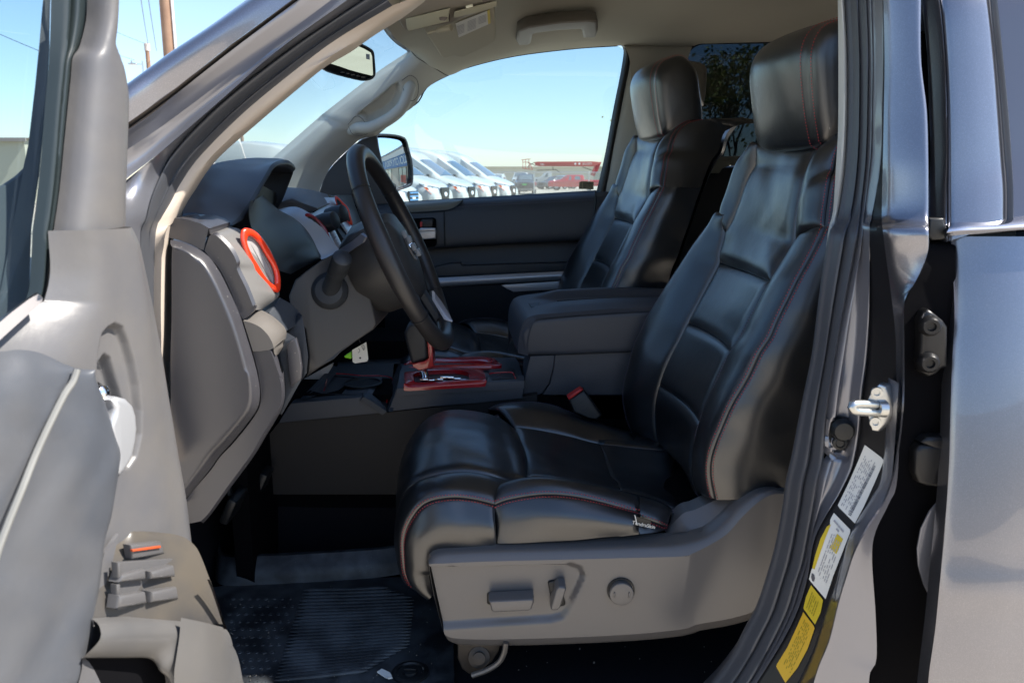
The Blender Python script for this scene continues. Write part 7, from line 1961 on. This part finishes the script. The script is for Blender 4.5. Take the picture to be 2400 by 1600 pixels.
car('white_pickup', 'white pickup standing behind the dark grey one, only its cab showing over it', 'pickup truck', (hx(1216, D), D, 0), R(-96), [(a[0], a[1]+.05, a[2]+.12, a[3], a[4]+.30, a[5], a[6]) for a in PK(6.2)], white, (-1.58,-2.25), None, [], (-1.0,-4.8), hl=1.1, wr=.42)
D = 96
car('white_suv', 'white sport utility vehicle with a roof rack far behind the last van', 'car', (hx(1176, D), D, 0), R(82), [(a[0], a[1], a[2]+.1, a[3], a[4]+.22, a[5], a[6]) for a in SUV], white, (-1.4,-2.1), (-4.68,-4.62), swin, (-.85,-3.8))
D = 84
car('silver_blue_car', 'small silver blue car between the last van and the white pickup', 'car', (hx(1186, D), D, 0), R(-60), SUV, bluep, (-1.4,-2.1), None, swin, (-.85,-3.8))
D = 112
car('charcoal_suv', 'charcoal sport utility vehicle with pale windscreen in front of the red pickup', 'car', (hx(1268, D), D, 0), R(-140), SUV, charp, (-1.4,-2.1), None, swin, (-.85,-3.8))
D = 100
car('silver_suv', 'silver sport utility vehicle between the dark pickup and the red pickup, hood showing', 'car', (hx(1294, D), D+20, 0), R(-150), [(a[0], a[1], a[2]+.05, a[3], a[4]+.1, a[5], a[6]) for a in SUV], bluep, (-1.4,-2.1), None, swin, (-.85,-3.8))
# ---- boom truck
D = 118
bt = veh('boom_truck', 'white lift truck with a long red telescopic boom and a basket laid over its cab', 'crane truck', (hx(1262, D), D, 0), 0)
k_ = D/1906.0
def bx(u): return (u-1262)*k_
def bz(v): return hz(v, D)
def JJ(x, y): return (bx(1150+x/7.84), bz(350+y/7.84))
b = bmesh.new(); add_prism(b, [V((x, -.3, z)) for x, z in (JJ(800,235), JJ(850,228), JJ(1840,222), JJ(2020,235), JJ(2025,250), JJ(1990,300), JJ(1880,318), JJ(900,312), JJ(820,300))], V((0, .5, 0)), .03)
finish(b, 'boom', redm := mat("boom red paint", (.36, .035, .035), .45), bt)
b = bmesh.new(); add_prism(b, [V((x, -.25, z)) for x, z in (JJ(1900,300), JJ(2020,250), JJ(1990,330), JJ(1965,400), JJ(1930,430), JJ(1905,500), JJ(1830,470), JJ(1860,400))], V((0, .4, 0)), .02)
finish(b, 'boom_elbow', redm, bt)
b = bmesh.new()
for a, c in (((1680,325),(1870,390)), ((680,320),(800,240)), ((680,240),(820,300)), ((1140,320),(1145,380)), ((850,385),(1200,375)), ((1200,375),(1290,440))):
    p0, p1 = JJ(*a), JJ(*c); add_tube(b, [V((p0[0], -.1, p0[1])), V((p1[0], -.1, p1[1]))], .06, 6)
finish(b, 'boom_struts', grillem, bt)
b = bmesh.new()
for a, c in (((565,195),(735,178)), ((585,350),(770,372)), ((590,195),(590,350)), ((640,190),(640,355)), ((700,185),(705,365)), ((770,372),(705,240)), ((590,240),(700,235))):
    for yy in (-.6, .5):
        p0, p1 = JJ(*a), JJ(*c); add_tube(b, [V((p0[0], yy, p0[1])), V((p1[0], yy, p1[1]))], .035, 6)
finish(b, 'basket', redm, bt)
text_mesh("ELLIOTT", .36, paper, (JJ(1770,268)[0], -.31, JJ(0,268)[1]), Matrix.Rotation(R(90), 3, 'X'), bt, 'boom_lettering', .004)
text_mesh("E85", .34, paper, (JJ(945,278)[0], -.31, JJ(0,278)[1]), Matrix.Rotation(R(90), 3, 'X'), bt, 'boom_number', .004)
b = bmesh.new()
for q in ((1548,266),(1622,266)): p0 = JJ(*q); add_lathe(b, (p0[0], -.31, p0[1]), V((0, -1, 0)), [(.14, 0), (.001, .01)], 16)
finish(b, 'boom_discs', paper, bt)
b = bmesh.new()
x0, z0 = JJ(830, 410); x1, z1 = JJ(1110, 520)
add_prism(b, [V((x, -1.0, z)) for x, z in ((x0-.2, z1-.6), (x0-.1, z1), (x0+.7, z1+.1), (x0+1.5, z0), (x1, z0), (x1+.1, .9), (x0-.2, .9))], V((0, 2.1, 0)), .05)
finish(b, 'cab', white, bt)
b = bmesh.new(); add_prism(b, [V((x, -1.02, z)) for x, z in ((x0+1.75, z0-.12), (x1-.5, z0-.12), (x1-.5, z1+.1), (x0+1.15, z1+.15))], V((0, .02, 0))); add_prism(b, [V((x0+.72, -.85, z1+.15)), V((x0+.72, .85, z1+.15)), V((x0+1.48, .8, z0-.08)), V((x0+1.48, -.8, z0-.08))], V((.02, 0, 0))); finish(b, 'cab_window', dglass, bt)
b = bmesh.new(); add_box(b, ((x1+JJ(1900,0)[0])/2, .1, 1.15), (JJ(1900,0)[0]-x1, 2.2, .35), bev=.04); finish(b, 'deck', bump_m, bt)
wheels(bt, (x0+.6, x1+3.2, x1+4.5), .95, .48)
# ---- chain link fence
D = 46
fn = veh('chain_link_fence', 'galvanised chain link fence with round posts across the far side of the lot', 'fence', (hx(1252, D), D, 0), 0)
cl = bpy.data.materials.new("chain link wire"); cl.use_nodes = True; nt = cl.node_tree; NN = nt.nodes; LL = nt.links
pb_ = NN["Principled BSDF"]; pb_.inputs["Base Color"].default_value = (.42, .44, .42, 1); pb_.inputs["Roughness"].default_value = .5; pb_.inputs["Metallic"].default_value = .4
tc = NN.new("ShaderNodeTexCoord"); sx = NN.new("ShaderNodeSeparateXYZ"); LL.new(tc.outputs["Object"], sx.inputs[0])
def mth(op, a, b_=None):
    n = NN.new("ShaderNodeMath"); n.operation = op
    for i, q in enumerate((a, b_)):
        if q is None: continue
        if isinstance(q, (int, float)): n.inputs[i].default_value = q
        else: LL.new(q, n.inputs[i])
    return n.outputs[0]
s1_ = mth('ADD', sx.outputs[0], sx.outputs[2]); s2_ = mth('SUBTRACT', sx.outputs[0], sx.outputs[2])
def lin(s): return mth('LESS_THAN', mth('FRACT', mth('ADD', mth('MULTIPLY', s, 1/.085), 500)), .13)
al = mth('MAXIMUM', lin(s1_), lin(s2_)); LL.new(al, pb_.inputs["Alpha"])
b = bmesh.new(); add_prism(b, [V((-3, 0, .03)), V((16, 0, .03)), V((16, 0, 1.84)), V((-3, 0, 1.84))], V((0, .003, 0))); finish(b, 'chain_mesh', cl, fn, smooth=False)
b = bmesh.new(); add_tube(b, [V((-3, 0, 1.86)), V((16, 0, 1.86))], .022, 8); finish(b, 'top_rail', steel, fn)
for x in (-2.9, 0, 3.1, 6.2, 9.3, 12.4, 15.5): b = bmesh.new(); add_tube(b, [V((x, .03, 0)), V((x, .03, 1.92))], .036, 10); finish(b, 'post', steel, fn)
# ---- buildings
def shed(name, label, x0, x1, y0, y1, h, m, roofm, ribs=0, doors=(), rh=.5):
    t = veh(name, label, 'building', ((x0+x1)/2, (y0+y1)/2, 0), 0); w_ = x1-x0; d_ = y1-y0
    b = bmesh.new(); add_box(b, (0, 0, h/2), (w_, d_, h)); 
    if ribs:
        k = int(w_/ribs)
        for i in range(k): add_box(b, (-w_/2+i*ribs, -d_/2-.02, h/2), (.05, .05, h-.01))
    finish(b, 'wall', m, t, smooth=False)
    b = bmesh.new(); add_prism(b, [V((-w_/2-.3, -d_/2-.3, h)), V((-w_/2-.3, d_/2+.3, h)), V((-w_/2-.3, 0, h+rh))], V((w_+.6, 0, 0))); add_box(b, (0, -d_/2-.30, h-.08), (w_+.62, .10, .22)); finish(b, 'roof', roofm, t, smooth=False)
    for (dx, dw, dh) in doors: b = bmesh.new(); add_box(b, (dx, -d_/2-.03, dh/2), (dw, .08, dh), bev=.01); finish(b, 'door', bump_m, t, smooth=False)
    return t
olive = mat("olive cream siding", (.50, .48, .38), .8); palew = mat("pale siding", (.52, .56, .58), .6, bump=[(20, .1)]); whitero = mat("white roof metal", (.8, .8, .78), .5)
shed('long_warehouse', 'long low olive cream warehouse far behind the red boom', -14, 62, 170, 195, 3.9, olive, olive, 2.4, ((22, 3.2, 3), (34, 3.2, 3), (8, 1, 2.1)), .3)
shed('pale_shed', 'pale metal shed with white roof edge seen through the windscreen', hx(577, 62), hx(577, 62)+8.5, 62, 76, 4.0, palew, whitero, 1.9, ((10, 3, 3),), .3)
shed('tan_shed', 'tan metal shed seen through the glass of the open door', -44, hx(66, 52), 52, 66, 4.0, mat("tan shed wall", (.42, .40, .32), .8), mat("brown roof", (.28, .24, .22), .7), 2.0, ((0, 3, 3),), .4)
# dealership behind the truck, seen in the door mirror
A_ = V((19.27, 6.06, 0)); Bv = V((32.52, .93, 0)); wd = (Bv-A_).normalized(); wn3 = V((-wd.y, wd.x, 0))
if wn3.x > 0: wn3 = -wn3
ds = thing('dealership_building', 'cream building with a blue sign band of white capitals, seen in the passenger door mirror', 'building', tuple(A_+wd*8), 0)
ds['loc_'] = 1; org = A_+wd*8
def dw(s, h, z): return wd*(s-8)+wn3*h+V((0, 0, z))
def wbox(b, s0, s1, h0, h1, z0, z1):
    vs = [b.verts.new(dw(s, h, z)) for s in (s0, s1) for h in (h0, h1) for z in (z0, z1)]
    for f in ((0,1,3,2),(4,6,7,5),(0,4,5,1),(2,3,7,6),(0,2,6,4),(1,5,7,3)): b.faces.new([vs[i] for i in f])
b = bmesh.new(); wbox(b, -8, 30, -14, 0, 0, 4.5); finish(b, 'wall', mat("cream stucco", (.55, .50, .40), .8), ds, smooth=False)
b = bmesh.new(); wbox(b, -8.2, 30.2, -14.3, .45, 4.45, 4.62); finish(b, 'roof', mat("grey roof", (.30, .31, .33), .6), ds, smooth=False)
b = bmesh.new(); 
for i in range(60): wbox(b, -8+i*.6, -8+i*.6+.5, .0, .30, 3.85, 4.45)
finish(b, 'awning', mat("white awning ribs", (.72, .72, .70), .6), ds, smooth=False)
b = bmesh.new(); wbox(b, -8, 26, 0, .16, 2.58, 3.86); sg = finish(b, 'sign_band', mat("blue sign", (.05, .14, .32), .4), ds, smooth=False)
Mr = Matrix((wd, V((0, 0, 1)), wn3)).transposed()
if Mr.determinant() < 0: Mr = Matrix((-wd, V((0, 0, 1)), wn3)).transposed()
text_mesh("TRUCK CITY FORD R", 1.20, paper, dw(-2.0, .175, 3.22), Mr, ds, 'sign_lettering', .01, 'LEFT')
b = bmesh.new()
for s0, s1, z0 in ((6.2, 8.0, 0), (8.15, 9.9, 0), (-.2, 2.6, .7), (12.5, 15, .7), (18, 20, 0)): wbox(b, s0, s1, 0, .05, z0+.05, 2.45)
finish(b, 'window', dglass, ds, smooth=False)
b = bmesh.new()
for s0 in (6.1, 8.0, 9.9, -.3, 1.2, 2.6): wbox(b, s0, s0+.1, 0, .09, .05 if s0 > 5 else .65, 2.5)
finish(b, 'window_frame', black, ds, smooth=False)
b = bmesh.new(); wbox(b, .0, 1.9, .05, .07, .95, 1.7); finish(b, 'window_poster', mat("red poster", (.45, .10, .06), .6), ds, smooth=False)
# ribbed building to the rear, seen in the inside mirror, and a shop front behind the camera that the paint reflects
shed('ribbed_store', 'ribbed pale green grey metal store standing off behind the truck', 34, 60, 24, 40, 6.5, mat("green grey siding", (.44, .48, .42), .6), whitero, .6)
t = shed('workshop_building', 'pale grey workshop with wide doors across the lot behind the camera', -34, 30, -40, -26, 5.2, mat("pale grey siding", (.45, .48, .46), .6), whitero, 1.5, ((-20, 4, 3.6), (-6, 4, 3.6), (10, 4, 3.6)))
for ch in t.children:
    pass
# ---- poles, wires, street lamp
wood = mat("weathered pole wood", (.22, .13, .085), .85, var=(3, (.30, .19, .13), .25, 8), bump=[(60, .5)])
def pole(label, x, y, h, r, lean=0):
    t = veh('utility_pole', label, 'utility pole', (x, y, 0), 0)
    b = bmesh.new(); add_tube(b, [V((0, 0, 0)), V((lean*.5, 0, h/2)), V((lean, 0, h))], [r*1.15, r, r*.85], 14); finish(b, 'pole_shaft', wood, t)
    return t
p1 = pole('thick brown wooden utility pole rising beyond the windscreen pillar, a pale pipe up its side', hx(420, 22), 22, 11.5, .14)
b = bmesh.new(); add_tube(b, [V((.19, -.02, 0)), V((.19, -.02, 11))], .035, 8); finish(b, 'conduit', mat("pale conduit", (.7, .7, .7), .5), p1)
b = bmesh.new(); add_box(b, (0, 0, 10.8), (2.4, .1, .12)); finish(b, 'cross_arm', wood, p1)
p2 = pole('thin distant wooden utility pole with a pale capped top', hx(371, 60), 60, hz(112, 60), .17)
b = bmesh.new(); add_lathe(b, (0, 0, hz(112, 60)-.5), V((0, 0, 1)), [(.19, 0), (.20, .5), (.001, .55)], 12); finish(b, 'pole_cap', mat("pale pole cap", (.5, .45, .42), .8), p2)
p3 = pole('short leaning utility pole above the distant bare shrub', hx(581, 50), 50, 0.1+hz(285, 50), .11, hx(571, 50)-hx(581, 50))
b = bmesh.new(); add_lathe(b, (hx(571, 50)-hx(581, 50)+.12, -.05, hz(300, 50)), V((0, 0, 1)), [(.12, -.3), (.14, 0), (.12, .3), (.001, .32)], 12); finish(b, 'transformer', white, p3)
ls = veh('street_lamp', 'small street lamp head on a long thin arm in front of the distant pole', 'street lamp', (hx(358, 58), 58, 0), 0)
b = bmesh.new(); add_tube(b, [V((0, 0, 0)), V((0, 0, hz(150, 58)))], .07, 8); finish(b, 'lamp_post', steel, ls)
b = bmesh.new(); add_tube(b, [V((0, 0, hz(158, 58))), V((hx(340, 58)-hx(358, 58), 0, hz(157, 58)))], .03, 6); finish(b, 'lamp_arm', steel, ls)
b = bmesh.new(); add_box(b, (hx(335, 58)-hx(358, 58), 0, hz(157, 58)), (.55, .25, .12), bev=.04); add_box(b, (hx(333, 58)-hx(358, 58), 0, hz(154, 58)+.06), (.10, .10, .16), bev=.02); finish(b, 'lamp_head', steel, ls)
def wire(label, a, c, sag=.3, r=.012):
    a = V(a); c = V(c); pts = [a.lerp(c, t/16)-V((0, 0, sag*4*(t/16)*(1-t/16))) for t in range(17)]
    b = bmesh.new(); add_tube(b, pts, r, 5); o = finish(b, 'overhead_wire', black); tag(o, label, 'wire', 'overhead wires between the poles')
Pz = lambda u, v, D: (hx(u, D), D, hz(v, D))
wire('steep overhead wire falling to the pale capped top of the thin pole', Pz(374, 112, 60), Pz(363, -40, 36), .1, .02)
wire('steep overhead wire passing close beside the thick brown pole', Pz(392, 128, 60), Pz(380, -40, 38), .1, .02)
wire('faint thin wire joining the capped top of the thin distant pole', Pz(371, 113, 60), Pz(200, 30, 70), .2, .012)
wire('thin wire sloping down towards the street lamp arm', Pz(340, 148, 62), Pz(200, 88, 74), .2, .012)
wire('short wire low over the sail of the open door, lowest of the wires', Pz(320, 202, 62), Pz(-60, 45, 60), .2, .022)
# ---- trees
bark = mat("dark bark", (.045, .035, .03), .9)
leafA = mat("olive spring leaves", (.22, .22, .02), .6, var=(3, (.30, .27, .03), .2)); leafB = mat("dark green leaves", (.10, .11, .015), .6)
def branch(b, p, d, L, r, depth, tips, rnd, spread=.7):
    n = 5; pts = [p]; q = p.copy(); dd = d.copy()
    for k in range(n):
        dd = (dd+V((rnd.uniform(-.2, .2), rnd.uniform(-.2, .2), rnd.uniform(-.06, .14)))).normalized(); q = q+dd*L/n; pts.append(q.copy())
    add_tube(b, pts, [r*(1-.5*k/n) for k in range(n+1)], 5, cap=False)
    tips.append((q, dd))
    if depth > 0:
        for k in range(rnd.choice((2, 3, 3))):
            s = pts[rnd.randint(2, n)]; nd = (dd+V((rnd.uniform(-1, 1), rnd.uniform(-1, 1), rnd.uniform(-.35, .6)))*spread).normalized()
            branch(b, s, nd, L*rnd.uniform(.6, .85), r*.55, depth-1, tips, rnd, spread)
def tree(name, label, x, y, h, seed, nleaf, ls, m1, m2, trunk_h, depth=5, r=.12, spread=.7):
    t = veh(name, label, 'tree', (x, y, 0), 0); rnd = random.Random(seed)
    b = bmesh.new(); tips = []
    add_tube(b, [V((0, 0, 0)), V((.05, 0, trunk_h*.5)), V((0, .05, trunk_h))], [r*1.3, r*1.05, r], 10)
    for k in range(6):
        a = k*math.pi/3+rnd.random(); branch(b, V((0, .05, trunk_h*.95)), V((math.cos(a), math.sin(a), rnd.uniform(.5, 1.4))).normalized(), h*.28, r*.6, depth, tips, rnd, spread)
    finish(b, 'trunk', bark, t)
    for nm, m, share in (('crown', m1, .6), ('crown_dark', m2, .4)):  # second, darker tone mixed at random through the crown
        b = bmesh.new()
        for k in range(int(nleaf*share)):
            c, d = rnd.choice(tips); c = c+V((rnd.gauss(0, .16), rnd.gauss(0, .16), rnd.gauss(0, .14))); s = ls*rnd.uniform(.6, 1.3)
            ax = V((rnd.uniform(-1, 1), rnd.uniform(-1, 1), rnd.uniform(-1, 1))).normalized(); e = ax.orthogonal().normalized(); f = ax.cross(e)
            vs = [b.verts.new(c+e*s), b.verts.new(c+f*s*.5), b.verts.new(c-e*s), b.verts.new(c-f*s*.5)]; b.faces.new(vs)
        finish(b, nm, m, t, smooth=False)
    return t
tree('leafy_tree', 'tree with loose olive green leaves and dark branches behind the tinted rear window', hx(1716, 21), 21, 5.4, 4, 9000, .07, leafA, leafB, 1.3, 4, .10)
tree('bare_shrub', 'nearly bare shrub with pale yellow buds beside the short leaning pole', hx(545, 44), 44, 3.4, 8, 900, .07, mat("yellow buds", (.32, .28, .06), .7), mat("tan twigs", (.25, .20, .12), .8), .8, 3, .03, .8)
